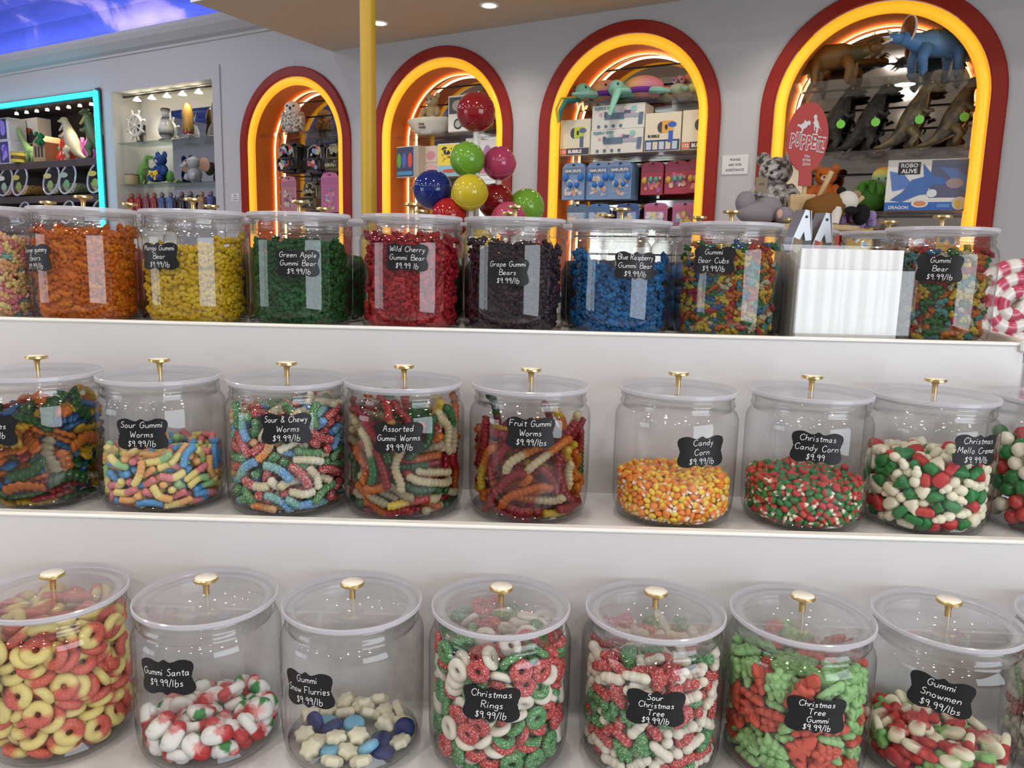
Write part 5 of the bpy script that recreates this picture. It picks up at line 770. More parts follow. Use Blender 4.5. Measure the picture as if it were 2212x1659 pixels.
-177,-121,15,3,-59,8,-228,29,27,10,-47,-32,5,-214,20,-41,32,-23,-200,-119,34,-7,-3,-42,-94,-220,44,7,-50,26,-156,-156,20,31,46,-11,-24,-198,51,-16,-57,9,89,-186,10,12,9,3,-129,-168,20,-30,36,-30,43,-204,11,-59,5,3,-47,-216,20,3,20,2,204,-102,24,49,32,-1,-132,-185,43,29,-16,-45,-203,-78,14,46,-33,-16,72,-211,25,-59,-4,6,-218,-50,61,52,5,-6,-168,-136,33,56,20,5,-64,-192,10,57,11,-6,154,-148,30,6,1,54,-213,-68,41,-57,-6,2,-222,-12,42,-17,-11,7,-185,-96,79,43,17,32,179,-131,39,17,1,-35,13,-232,41,-2,22,-8,-110,-201,48,8,28,-42,-160,-144,51,38,-43,-17,-20,-199,74,16,1,-58,-232,41,49,-26,52,-5,83,-222,38,20,-46,-32,-215,-40,36,56,9,18,115,-198,25,8,50,-27,-39,-219,46,-2,8,38,170,-145,50,18,55,14,-150,-165,55,22,18,26,-108,-186,33,23,-14,31,-231,-13,62,11,-15,-49,30,-236,78,-36,-19,-15,-221,40,80,-16,22,-7,-218,97,50,18,42,9,-22,-205,97,-14,-1,54,205,-118,62,-54,-22,7,-130,-182,82,16,-8,22,143,
-191,54,-9,31,-44,-28,-231,28,10,-58,13,52,-230,46,-53,-1,-11,-222,-86,60,28,39,36,-203,-126,56,-23,-27,48,-114,-210,71,-13,41,38,169,-150,73,6,5,33,-144,-169,100,11,7,16,107,-212,72,-2,-45,-28,-238,-18,82,21,44,19,69,-221,70,-4,15,-57,-43,-221,70,13,56,0,190,-138,86,-26,44,-7,-10,-232,71,8,49,-14,-227,-76,96,1,44,25,-224,84,104,-24,-42,8,-46,-233,98,22,-21,-7,67,-215,92,54,23,-2,140,-174,87,26,53,8,-178,-160,60,-10,45,1,210,-108,94,25,27,-26,-125,-183,102,17,12,31,60,-183,106,2,-7,45,-220,50,109,-53,6,27,167,-164,100,-6,-2,-49,-76,-212,62,15,36,32,-236,17,76,21,46,-13,-174,-131,98,21,20,-51,-214,-105,89,-28,-34,41,27,-210,89,-52,23,9,-77,-226,105,31,-20,-5,-233,10,111,13,13,41,6,-224,111,23,10,33,115,-192,95,-31,-48,14,-36,-232,125,47,8,-15,189,-126,121,24,48,-3,-188,-147,102,9,36,44,161,-157,119,-15,10,54,92,-208,99,21,37,2,-136,-144,119,48,35,-1,-208,-89,123,1,-58,-4,-223,32,142,40,
27,-7,216,-68,114,19,50,14,-15,-226,138,44,30,-22,-105,-199,113,-16,18,32,126,-194,116,2,13,8,-192,-115,122,25,6,12,-174,-147,129,4,-2,-24,-236,-39,118,-9,40,-20,30,-221,114,8,1,47,-213,-55,150,52,-12,-17,-80,-204,125,7,31,46,-239,-12,147,16,47,5,-162,-172,143,-13,-55,20,122,-186,142,-1,13,-59,-41,-196,136,2,-2,-52,-133,-199,162,38,6,-45,-212,-66,131,55,-7,-2,59,-227,126,58,-5,-13,24,-233,141,56,-11,18,156,-181,149,2,40,-16,-204,-88,143,9,14,9,-28,5,170,-5,9,50,204,81,163,-28,-18,44,-232,54,160,36,-19,44,-171,66,162,19,-4,-55,238,25,160,47,-14,-33,-57,109,172,12,11,-30,103,-151,169,-17,51,-7,67,-214,142,-4,25,42,-91,221,164,26,38,-8,138,28,161,-38,39,20,110,-210,142,23,2,4,-193,-138,152,20,50,-26,123,-23,162,0,25,42,-56,-214,153,-17,6,46,-73,47,164,41,29,-31,97,-73,172,-16,2,58,-115,-134,160,4,52,-23,65,-123,170,47,24,-26,22,-92,165,-8,11,36,-201,-108,167,2,11,47,-131,-187,130,2,56,-9,
22,-237,165,-31,3,-4,-167,-70,172,46,-32,-10,-89,-120,189,-28,11,25,220,94,183,-4,34,21,189,115,179,-19,-55,-10,-133,-12,172,49,-10,-29,124,-188,170,-2,49,-19,-38,207,173,-6,19,-16,-96,137,176,-57,-2,8,228,3,159,-36,-13,45,90,6,177,-23,53,14,-7,-123,169,-33,-17,41,144,-141,170,-44,33,8,8,-16,185,-11,18,11,-21,81,188,39,-10,44,-119,-177,163,7,59,4,-82,-162,174,-40,38,11,65,48,179,11,54,8,-29,168,182,-29,-1,52,-133,56,180,34,28,-40,-15,-179,172,-34,44,21,62,-103,176,33,18,-18,115,123,176,16,-52,-26,-133,198,164,4,48,-27,-74,78,174,38,-18,-42,33,233,178,-21,-12,54,128,-6,177,-14,4,58,-63,-1,174,-8,55,-1,-101,-200,145,-46,-30,24,-30,-69,177,-39,-43,14,54,98,170,-46,32,8,172,43,167,28,-35,-39,-208,-31,172,-47,35,11,-23,-209,159,-2,31,49,70,-210,170,1,24,15,-79,-26,173,-32,-3,48,29,-212,152,36,29,-29,39,-49,178,55,13,-19,-41,-112,175,-3,-57,-14,70,-75,178,13,7,-32,-189,143,185,8,-19,-54,-181,
40,168,7,30,-11,-140,-56,171,-16,11,53,7,7,193,-44,7,-4,54,-24,176,-6,22,42,-159,-174,169,-46,27,-15,183,82,176,28,10,-39,93,162,170,32,39,30,-182,-134,181,0,-40,-44,-13,-46,179,18,55,8,-227,78,167,15,45,-12,-58,-172,181,7,13,-55,131,70,183,0,18,-24,95,193,175,39,-10,-38,36,-12,187,-18,21,30,88,-123,168,30,-9,-45,-65,197,169,55,17,-8,108,-210,167,51,11,-14,-178,14,169,-7,-41,43,-174,94,181,-31,4,48,-140,-131,179,-25,53,0,-165,-25,161,17,22,-32,-143,91,179,-41,40,2,41,-168,173,-10,27,-3,46,78,184,6,2,-59,-140,143,173,36,9,-13,-6,153,167,24,45,-26,69,-160,175,-22,45,-33,214,18,166,-46,-7,33,85,-21,173,-22,23,51,-112,72,183,-17,6,56,-33,-138,175,26,23,-25,-113,-82,180,25,21,7,-8,49,191,-41,-38,22,-42,82,174,11,29,13,185,-60,178,-2,7,54,-53,175,174,41,35,-9,-203,-83,176,-15,5,-31,49,136,175,-31,48,12,157,13,167,-6,50,0,210,41,160,-41,22,29,-21,222,183,24,46,26,-80,-207,156,-11,17,-38,-51,
-191,159,-26,20,45,-80,-222,177,-11,18,56,70,-183,170,-11,37,30,11,228,187,38,39,-26,110,36,179,43,-14,-26,189,-146,157,-36,-3,20,16,-73,176,-16,14,32,-226,36,176,36,32,-14,133,-105,166,-53,18,16,206,-40,170,-5,17,-42,-235,6,170,-28,25,43,-110,104,172,-32,18,46,17,182,178,2,23,18,-197,88,177,-2,37,-22,-29,26,181,40,7,-17,-58,-64,179,46,14,-25,152,-164,183,-2,27,51,62,1,185,7,9,-32,115,175,166,-30,26,45,145,96,174,18,-10,-50,-119,177,178,-16,26,45,234,-39,176,7,21,23,171,-9,170,-23,4,54,147,-60,174,59,4,-8,-125,-157,175,50,19,-14,155,136,173,-45,20,33,-144,-33,171,-34,17,33,-92,0,177,-8,17,27,-122,17,177,-41,1,44,185,-127,172,-51,0,31,-152,184,177,46,17,23,7,79,184,-39,42,14,3,-198,177,-11,42,14,208,-119,163,-2,38,-5
]),
'mello': ([45,47,36], [
-191,80,30,-9,-15,-55,-159,-138,32,-40,23,-37,-121,-151,25,34,23,25,-163,-41,29,-42,4,-21,-84,-193,42,-44,38,-6,-99,-142,120,-24,0,-11,-206,-9,40,54,6,20,-225,42,72,-21,-37,12,-185,104,72,-52,-7,-2,29,-226,52,40,-3,10,-216,58,144,48,35,9,-214,-66,65,-17,-16,-30,-89,-206,121,-15,-57,-4,-223,-21,91,13,-30,-22,20,-220,115,-56,-7,19,-137,-165,152,2,21,56,-192,-90,153,22,8,-3,63,-216,151,-1,-27,8,-224,-15,156,8,9,-39,-173,91,188,13,30,7,-59,-204,190,38,-44,-10,47,-206,196,-54,17,-19,-166,134,212,6,53,-28,-18,-173,232,-16,52,-14,-141,-180,235,-3,42,31,-143,-7,271,14,56,9,219,-13,279,38,46,4,-157,-141,267,13,-51,-14,-37,70,297,55,7,-12,76,-198,266,-53,24,-12,190,39,291,-11,56,10,-184,44,278,10,-44,-11,89,144,282,25,-2,24,-203,105,249,-5,42,-23,-126,47,291,15,-3,10,-142,-80,290,-32,-44,7,-160,-16,306,-58,9,-11,-224,44,267,20,-37,-27,-163,104,294,27,-28,-37,189,-65,293,-21,26,-12,38,-195,294,-27,
53,-6,89,49,289,-12,15,-17,-132,168,307,-43,41,0,-87,-5,315,-9,-7,58,97,112,309,14,-49,-31,-64,-160,19,20,-10,-31,-13,-180,18,-7,-13,49,-184,32,20,29,2,1,103,-207,75,-47,-19,-6,-168,132,29,-13,40,-43,87,-185,45,-32,39,31,-147,173,45,19,-56,10,-116,-198,69,8,55,17,-88,188,52,-13,-9,-39,-132,178,83,25,-50,-19,-30,-182,98,-26,-8,-5,-29,-220,84,-7,60,-2,-172,78,102,20,9,-6,-182,137,113,25,-49,-23,-21,-197,162,-16,46,13,-195,-59,128,43,4,1,-163,-107,109,-11,8,46,87,-213,118,-21,48,22,-195,1,125,-7,-59,8,-185,22,175,-31,35,-16,-78,-213,157,-55,14,8,130,-186,167,20,15,11,-17,-229,215,-10,-25,-53,-203,-110,231,12,-41,8,-194,-24,191,22,2,49,-110,-203,212,-10,37,40,-208,-65,258,-17,-48,-23,-148,175,222,-19,16,-54,-201,-32,230,-29,-4,4,146,65,274,31,-35,-37,-86,-175,249,-7,-49,30,-57,161,295,-47,-6,-2,-60,103,282,16,-27,51,196,118,272,36,-26,-14,143,162,290,42,-26,-22,66,-93,305,34,47,15,32,-59,
285,-25,32,-30,140,3,291,16,24,-52,89,210,273,55,-4,-14,-81,-48,292,-7,-53,-25,153,-171,267,-43,-27,-8,11,109,304,31,51,-2,-46,-132,289,-51,12,25,-210,-24,287,0,18,-11,8,179,291,-2,-21,50,-212,82,305,11,-23,-45,40,26,297,36,36,-4,-188,-74,17,-1,-4,55,-195,-121,46,-45,39,5,-26,-209,44,-7,-22,32,-104,-134,70,-25,36,-30,-158,-35,100,25,-16,22,-176,-148,85,13,59,0,-127,-174,105,25,-49,18,-201,-111,96,-15,39,-4,-172,38,104,37,20,-16,-1,-232,168,-45,-1,0,-203,108,163,0,-42,-24,-163,164,158,22,33,-2,-148,-38,166,23,-33,-23,-163,-134,217,-44,-3,15,-226,51,185,-32,-28,25,-139,-139,182,-41,25,-28,-181,-123,175,-22,-26,29,-224,-57,193,14,36,28,-201,49,223,59,8,-1,-7,-22,280,-43,-39,-3,34,-210,245,13,35,38,159,-93,269,39,-4,42,116,-199,220,41,11,11,0,-229,263,-12,-17,-15,-231,-3,244,27,45,-22,-159,143,263,-55,17,12,-179,-89,265,0,28,-23,-6,-189,275,-27,6,14,-73,-214,269,0,54,26,-107,-198,283,-1,54,
-20,116,-197,303,17,-50,-14,-13,-156,295,-9,50,7,-128,-158,292,20,-7,-48,-21,-60,306,47,18,-4,-87,213,286,28,13,-52,76,-151,285,12,49,-31
]),
'ball': ([75], [
-196,-70,32,-46,11,-21,-39,-163,30,-27,29,-26,-99,-177,31,-8,2,-9,-123,-117,31,-51,20,-3,86,-185,30,-33,27,16,-209,44,37,-44,-36,5,-180,-123,58,-22,-26,38,-13,-216,41,-38,-9,43,44,-212,67,50,-1,16,-126,-179,85,30,47,19,-119,-117,95,-15,-29,50,-195,95,74,-9,-12,-37,-101,-160,138,-31,-35,-37,-200,-89,106,-43,-29,-29,-69,-208,115,-34,14,47,-219,-20,74,15,-54,20,139,-170,66,-59,12,-1,-190,-108,177,-44,-28,-17,-163,-143,133,26,13,-50,-213,-46,150,49,12,14,-192,100,152,22,-44,33,130,-174,129,22,53,-5,-2,-217,162,-7,50,18,-7,-218,102,-1,50,24,-217,17,166,14,-28,14,-110,-190,228,18,-36,-16,-211,51,115,7,-41,8,-152,-157,194,-4,-26,45,-210,54,215,-40,-5,25,-186,115,214,-31,34,1,148,-160,190,-52,26,14,-186,-113,242,59,-2,-6,-53,-211,246,38,24,-39,-76,-203,177,-12,-3,24,-210,-62,213,43,36,15,62,-210,178,6,16,56,75,-205,120,30,25,37,-148,-160,269,-28,-34,25,167,-135,308,-7,-44,40,-177,-120,303,-24,
-45,-20,119,-180,299,50,-8,32,10,-218,284,16,-19,-27,-100,-191,292,-24,-38,15,-208,-66,275,-1,-22,-53,-184,118,317,1,0,38,166,-138,245,-43,-10,-1,116,-185,237,0,-19,-57,-162,145,265,-18,6,-44,-219,-4,237,-29,41,23,9,-216,223,4,-26,2,38,-51,331,37,-25,2,-183,80,265,43,32,12,-90,-199,354,20,25,33,-166,-22,346,51,-31,-4,162,16,336,16,56,-7,-179,-126,365,-11,-42,24,214,29,367,-41,4,3,-182,116,378,-35,-5,20,-217,-15,310,54,6,-23,-45,-214,311,36,22,-13,-196,43,314,9,49,22,2,-180,335,25,-37,22,-216,14,366,-58,5,-15,-153,71,349,-41,-1,15,-42,178,358,-20,-3,-14,-141,-164,331,-5,-58,-15,63,-210,251,0,7,-26,-105,-128,370,-36,-15,41,151,-145,365,23,39,11,63,-207,314,48,-13,11,-130,17,374,19,37,-30,95,-172,357,33,21,17,110,186,360,-33,-48,11,-204,-74,337,1,-52,-28,52,208,367,17,-24,44
]),
'ring': ([129], [
-53,-193,25,-35,-48,10,150,131,23,8,-4,-17,169,-66,14,36,48,2,96,-131,20,12,-58,1,-133,-146,42,43,42,3,169,32,14,1,3,-60,150,-72,41,0,-5,15,33,-197,28,-7,11,23,191,51,43,3,2,47,-134,-147,70,36,-48,-1,102,-175,53,-6,17,-44,-192,-57,68,-43,-38,-3,-33,-158,78,16,17,29,161,139,77,9,-24,27,140,-98,93,-60,3,-6,31,-155,71,24,-52,-16,-63,-150,70,-23,12,-53,-104,-178,112,15,9,-48,219,-20,78,-31,7,-50,21,-205,89,-55,-15,-8,221,68,102,21,-39,-5,203,-115,70,38,-20,41,-180,-86,117,1,18,-40,138,-184,95,24,-32,45,120,-131,158,-43,-42,0,-9,-201,122,-48,34,-2,171,-101,130,4,1,-59,-102,-178,145,-20,54,11,-25,-150,213,-31,43,8,-10,-184,158,0,-13,31,84,-195,156,-4,-29,53,46,-148,250,-7,28,35,-164,-112,158,-37,44,17,-92,-214,193,-29,-33,-38,198,-6,138,19,57,1,196,127,189,3,43,26,190,-61,162,-6,-3,60,125,-154,198,-5,13,29,193,98,241,-47,-21,-31,-79,-155,253,-51,-31,-2,-228,-53,188,-13,41,-2,197,41,164,-8,-5,
38,54,-224,188,5,-46,-38,170,-120,242,-42,24,24,-32,-198,197,-49,19,-11,184,-79,188,-5,-6,41,-10,-229,261,-23,-40,-33,175,20,188,58,-10,8,-41,-167,274,3,-9,59,-158,-121,290,-7,-6,-13,-161,-156,202,25,30,-45,100,-102,308,49,18,11,192,25,249,17,17,-21,56,-197,252,41,31,-27,96,-122,279,-22,-18,-4,-114,-202,288,-44,-8,-28,194,-57,254,-22,-20,-52,152,-148,258,29,20,-17,186,-26,292,4,27,32,-163,-113,257,50,31,4,-215,-89,335,-26,35,-9,213,-13,300,28,-42,-8,-15,-160,304,7,4,-36,161,72,300,-10,2,-6,52,-191,320,7,-4,36,75,-114,374,23,-19,-42,127,-177,273,9,-46,-38,-129,-149,334,-12,57,-10,151,54,342,-2,7,-53,-30,-138,347,3,57,17,185,-78,387,19,-56,-5,-2,95,417,45,-36,10,228,48,325,-21,37,-11,-33,-202,336,-58,2,-2,166,-121,341,19,2,27,181,-54,349,-2,-57,-20,-67,-192,370,10,9,-43,-176,-93,397,-47,27,25,-119,-121,424,50,-30,11,198,36,377,-52,-28,-13,119,200,339,37,-15,-7,175,125,349,-27,2,-39,-46,
-166,411,-25,54,7,28,-199,360,1,15,-27,-87,-218,423,37,19,-31,128,-152,365,-34,45,8,-133,-148,374,7,56,-11,204,-113,443,-41,4,40,-157,-81,448,-21,-56,4,143,-87,437,-14,-4,-38,230,-18,435,23,-30,-32,-174,-155,434,24,31,44,152,141,434,-32,42,19,-24,-175,460,5,-20,-12,14,-203,407,-55,3,19,121,189,421,-48,-7,-23,42,-126,450,31,-50,-11,135,-149,446,2,40,41,51,-26,460,-59,11,0,189,68,418,-58,4,-6,-66,105,477,-21,8,20,103,-180,394,24,-23,25,22,117,436,39,-41,11,-118,-56,466,3,4,58,-32,24,460,19,56,6,-182,14,440,40,42,0,77,200,448,25,42,34,-146,82,442,22,-12,-17,-70,-128,494,28,-12,-8,-25,-85,477,2,59,-8,164,-59,451,48,-32,4,-71,30,476,-22,55,-3,-154,0,482,41,42,0,75,-87,483,-57,-20,3,-42,205,432,-46,9,11,207,15,463,-9,-26,-11,53,-206,427,-54,-11,6,-23,159,446,32,39,-25,-228,-49,452,-30,33,-20,-42,-60,496,-14,-2,12,45,189,457,-51,1,-27,-201,50,464,-17,-22,-18,131,0,478,-51,-31,3,107,90,455,-17,
-4,-42,66,-178,494,55,12,5,-128,194,464,-3,-39,-36,-107,155,468,-15,23,53,-197,122,449,-7,-40,-19,34,102,486,-16,1,22
]),
'xring': ([165], [
-88,-158,11,8,-59,-2,-6,-181,12,-1,2,-47,-156,-105,13,59,-9,0,71,-166,17,58,-15,-5,139,-115,12,0,2,-59,-93,-153,37,4,1,24,-193,-13,35,-7,-60,-2,-90,-155,60,-1,9,-56,138,-121,64,-17,-28,50,72,-164,41,-54,-26,2,178,-98,34,-2,0,-60,202,-12,35,-37,-47,1,-12,-179,37,4,-1,1,-23,-205,54,-41,44,4,-144,-175,58,36,-23,-18,-209,-86,110,-24,24,-13,169,-64,78,-5,3,16,-192,-138,62,-6,-42,28,137,-183,46,46,14,14,56,-226,55,28,36,-23,126,-131,83,-18,-27,50,118,-130,208,2,-22,-54,-2,-205,96,-60,2,2,166,-68,126,-10,1,-44,-237,-8,87,39,-16,-38,76,-171,83,43,-40,-9,-71,-195,78,-1,-7,58,224,-52,81,19,-43,-17,174,-142,215,-34,-17,3,-225,73,133,40,-14,-42,-110,-175,111,-3,12,-56,-100,-166,162,-31,41,13,230,49,79,37,-25,-29,-139,-111,234,-58,-9,-12,27,-206,118,-4,9,-57,105,-176,102,-60,-4,4,-165,-81,134,5,8,59,195,-135,86,-36,22,43,-206,-4,134,31,-51,-5,122,-166,124,-23,-55,-4,163,-77,105,2,6,59,217,-93,158,42,
-2,40,-34,-175,125,8,55,4,233,-10,139,19,34,22,85,-186,157,-44,23,-18,140,-157,167,44,-37,-15,-50,-201,139,21,-3,-49,65,-196,187,7,-17,-7,26,-207,146,-3,14,-49,-141,-114,160,-35,-44,-7,142,-190,216,-17,-38,-22,235,-8,217,-20,-40,15,-75,-169,263,16,-32,30,-227,-60,183,44,11,-39,9,-205,186,6,-6,-24,-225,71,220,34,-28,-38,23,-205,239,33,-3,-49,-104,-210,158,43,-15,-6,26,79,435,20,57,1,-176,-156,145,-42,-11,-38,183,-58,222,4,6,3,-65,-216,194,47,0,-19,-227,-14,227,47,9,-37,-192,-113,217,36,27,35,68,-196,227,-6,-10,-15,0,-10,435,1,2,54,-25,-182,210,-13,53,-1,-118,-188,250,18,25,51,191,-83,271,-15,2,-48,-15,-206,246,-48,29,-14,88,-200,280,-22,-19,-27,-215,-96,260,20,40,29,227,69,296,5,42,18,61,-158,350,54,21,-15,179,-100,255,-4,14,28,-142,-174,208,-22,25,9,-47,-213,272,-27,47,16,-78,-27,429,17,-3,-56,195,-71,292,10,8,58,204,-1,275,8,9,-48,-204,-23,282,51,31,-5,125,-110,315,18,32,-8,-156,-137,
297,11,53,26,157,-147,291,-5,23,-54,-199,-73,321,6,24,-6,-85,-203,313,-53,5,-8,-3,-225,332,34,22,-37,-152,-152,319,21,13,-43,30,10,455,50,-33,-2,209,-5,311,-50,29,16,-214,31,318,4,25,-17,-39,-152,352,-1,-15,48,69,-187,305,28,-41,30,-146,-158,349,-54,15,-5,-79,-208,356,-33,41,14,-204,-21,336,16,43,-32,145,-159,318,-45,33,20,226,-69,338,-31,30,-39,28,-102,413,-56,-13,3,-55,57,436,-1,-5,15,19,-172,311,16,41,-32,-78,-181,435,-3,48,24,-145,-187,390,37,22,-39,28,-216,317,-44,7,-12,-70,-226,409,4,-42,38,178,-134,362,27,-18,48,-187,-88,364,-33,49,9,97,-204,356,20,-46,-33,39,224,416,-48,10,-6,-114,51,440,11,-20,-43,186,-95,409,-17,4,-54,7,-212,382,48,30,-15,-50,139,428,57,13,-5,-170,4,405,24,0,-53,-27,-204,451,-7,-52,-5,-131,-164,412,-9,42,20,-198,67,416,-13,1,47,209,-4,372,-8,19,-52,107,211,392,28,-31,13,-122,100,442,-22,10,54,-183,-103,388,-4,-12,51,25,-171,390,57,-18,-1,-22,-88,445,9,4,-44,82,
-220,412,-45,-2,13,-43,33,464,58,13,9,119,-139,409,-57,15,0,-40,-151,435,20,2,-5,102,-31,448,18,-1,52,-212,-7,396,3,-20,-4,-176,120,429,3,-23,-53,211,-14,396,49,-29,-18,-109,-59,467,42,20,32,-171,-77,423,-1,-5,-12,156,-178,395,31,28,2,78,127,450,-9,2,-59,-29,214,452,-50,10,25,-71,121,470,-7,-58,10,-190,-3,441,-59,-4,-6,101,-83,476,-42,-12,-12,29,-145,455,-29,-48,-13,-94,176,458,15,37,-12,101,-106,471,-13,39,43,-164,140,448,39,37,-6,-197,-133,432,-42,-6,-38,140,-150,456,-8,17,16,174,124,423,-48,29,-1,-57,-76,465,-2,59,10,212,-26,422,19,-2,53,-230,-55,430,12,-40,-4,97,-159,424,-46,36,4,208,-38,452,18,8,30,232,48,442,-42,1,-42,75,43,466,-5,11,36,181,-104,442,-13,15,-19,1,160,450,56,18,4,44,-210,443,36,40,-3,-67,226,428,-40,-12,-1,-171,-81,454,22,-55,2,-130,-132,463,-5,51,-31,162,119,447,-54,-19,-15,4,82,473,48,31,-12,181,43,458,15,7,58,144,-33,476,3,-55,-11,105,80,472,-6,-6,-59,41,-157,475,
19,-11,53
]),
'stree': ([50,115], [
100,-201,44,54,-2,17,-168,-73,39,-56,10,-16,-129,-191,104,4,-41,35,230,7,92,21,37,23,194,-63,107,26,-13,-10,-197,-32,159,8,4,-9,102,-180,153,54,19,12,-209,99,107,17,37,5,-64,-223,149,-36,-23,-34,173,-149,114,26,-32,-42,-193,-53,193,44,20,7,0,-191,129,42,-4,13,-230,-11,123,29,-31,-27,-83,-171,195,-18,47,30,-181,-90,139,-5,12,0,-39,-162,167,28,53,3,-222,-42,228,-12,-25,-40,-155,-122,202,-54,-25,7,216,-79,207,29,32,16,69,-176,217,43,-24,-17,4,-196,236,6,5,43,-144,-141,239,32,31,10,74,-218,249,-24,30,45,-96,-208,248,36,-20,3,36,-197,264,0,5,25,-192,-116,248,4,-1,-39,-193,69,332,-22,27,15,116,-167,283,35,-6,-2,184,-76,342,-5,10,54,53,-225,335,-39,16,24,-145,-179,300,43,5,-31,101,59,334,-37,-36,29,-6,-21,392,-5,-28,51,-105,-9,382,21,51,-19,-16,-225,385,33,13,-43,192,-7,374,45,15,20,17,-92,361,16,-12,5,-166,-24,370,16,54,6,-163,115,386,44,-1,-19,133,189,397,32,30,-40,-202,-90,370,-22,-51,23,54,
-123,357,-29,-6,51,29,208,399,-27,22,-4,21,-200,395,-3,52,17,-99,191,412,-15,-20,54,25,-156,373,27,-4,-50,-109,-116,405,11,35,-23,146,-14,408,6,3,-49,159,-85,409,11,53,-26,-160,158,400,-14,41,31,-86,-156,16,-34,-49,3,99,-148,15,-14,1,-5,-50,-176,37,-4,18,-7,-142,-140,17,54,-27,-1,119,-152,51,23,-6,-26,55,-163,45,-26,50,7,-227,31,54,-17,-24,32,-66,-214,66,32,-22,3,-154,-170,38,-38,14,-18,142,-130,45,0,1,-27,-17,-217,24,-34,3,5,205,-97,40,-47,-29,11,20,-192,51,-39,-41,16,172,-151,75,9,-23,-50,86,-211,79,7,13,-57,-169,-113,49,-1,-14,58,132,-187,134,51,9,17,189,-87,74,49,12,9,-15,-192,57,41,43,1,-111,-162,146,-10,-52,10,-197,-117,79,-7,-24,47,24,-182,85,-51,-31,2,-129,-143,77,6,-2,-54,-193,-76,65,-43,4,-18,-138,-184,156,-6,-46,32,49,-189,115,-28,-52,7,-216,31,170,-29,1,-51,204,-23,142,-52,29,4,-39,-170,85,-14,-2,13,151,-122,111,32,-12,-48,-188,-129,112,-27,-53,0,4,-231,127,-6,-54,-17,-204,
-19,94,-17,-14,26,140,-117,168,0,9,47,-78,-218,208,34,-27,13,-146,-127,146,-13,-5,13,199,-116,166,-49,-19,26,-171,-79,184,-8,-10,-55,223,-26,206,40,32,-28,92,-188,188,-16,4,57,26,-193,166,-4,-14,41,-160,-105,167,-3,7,19,-119,-160,215,-48,-28,-8,-28,-214,206,-45,26,11,44,-192,199,-16,-45,29,-216,84,219,-22,-37,8,8,-200,199,-10,12,-25,-226,35,270,-23,10,-44,165,-138,224,-42,-37,0,-111,-133,267,38,47,2,132,-129,284,57,-14,13,194,-119,266,30,-51,-10,111,-141,235,-5,-6,40,-24,-187,268,11,9,29,-228,-26,261,-25,-13,-40,142,-143,250,-30,-30,30,-101,-176,317,9,-49,-21,207,-98,304,25,-32,-38,-201,-112,283,-23,-39,34,98,-190,309,9,42,-41,-95,-208,397,4,24,53,172,-97,314,-28,-20,43,-5,-201,303,25,54,-2,-49,205,364,-27,-39,2,48,15,375,-33,-41,23,-42,-178,332,12,-46,-36,-77,-46,373,-2,1,-59,86,-128,345,-19,10,50,129,-163,348,51,-13,12,-63,-221,302,-55,7,-7,220,-60,378,-36,44,-17,-82,8,353,14,12,-57,
-227,13,318,40,-45,-3,153,-97,357,34,28,-40,112,-20,357,4,8,-23,-124,-114,349,-15,25,-21,-185,-75,332,52,-10,-5,-34,-213,339,7,-43,-41,97,82,370,-4,-58,14,-169,25,359,19,11,2,227,-15,407,-13,-6,39,-6,143,369,-15,-22,48,-203,-25,339,55,-15,-19,92,-182,357,13,-13,-8,220,67,347,38,37,-27,144,-64,375,-59,5,-1,-184,-112,328,8,46,34,25,87,392,14,-7,23,-40,76,371,-45,35,-9,-171,-151,358,-11,-14,54,71,205,408,-52,17,24,216,83,381,37,32,-34,62,-187,381,35,-13,20,-141,-144,389,20,24,51,161,99,369,14,9,-28,-81,27,391,9,56,-12,78,-76,388,-11,-1,57,134,-133,373,-51,18,-25,-63,-197,363,32,3,8,-128,50,397,47,-9,10,49,54,404,2,-59,7,-31,141,391,11,-13,-25,-155,-79,402,-57,4,2,-108,163,381,-3,2,57,-212,-25,382,23,7,-31,-60,-128,383,-12,-38,28,111,8,392,-1,7,38,-197,55,400,-3,0,-33,-135,97,408,0,5,25,-22,-93,395,15,47,-33,107,89,403,15,-12,-21,7,-72,398,1,36,47,-57,-170,398,1,-55,-24,12,180,382,-5,-17,53,
182,111,400,32,26,35
]),
'gtree': ([125], [
36,-150,12,0,-2,59,-92,-164,12,0,0,-30,-181,-62,12,-1,-2,55,169,-71,41,0,5,53,142,-159,36,5,1,8,-182,-12,27,-15,6,-7,-185,-113,40,1,2,-39,-32,-167,19,4,5,50,18,-182,43,4,1,47,-177,41,47,-6,3,-5,-54,-187,51,10,-6,-52,-127,-95,62,16,19,-10,-169,130,53,-4,-18,-55,172,-76,83,60,-2,-2,12,-186,99,-35,-46,-15,124,-177,66,0,7,-52,227,-10,46,26,34,23,66,-180,71,46,-38,-2,-103,-152,50,1,-9,23,-187,-37,75,11,-59,3,50,-222,137,42,6,4,-118,-182,74,7,-4,-27,79,-174,94,-2,2,-34,-127,-189,121,42,-7,-17,-192,-113,96,25,-7,-35,-146,-87,133,12,17,28,167,-138,97,0,7,14,-188,-28,114,2,50,-32,-50,-199,96,-2,20,-28,-218,12,99,-27,49,7,75,-134,225,1,-1,-60,158,-148,141,34,-49,1,218,-51,155,-29,41,-14,-216,-32,142,12,-11,-44,-203,102,150,22,-36,-37,186,-70,177,-48,-35,-5,-195,-49,318,20,28,12,47,-211,182,-11,-5,-56,-212,48,186,-8,-10,44,-40,-232,166,-41,-13,-21,120,-149,172,55,-24,4,-197,98,221,18,-54,-12,-22,
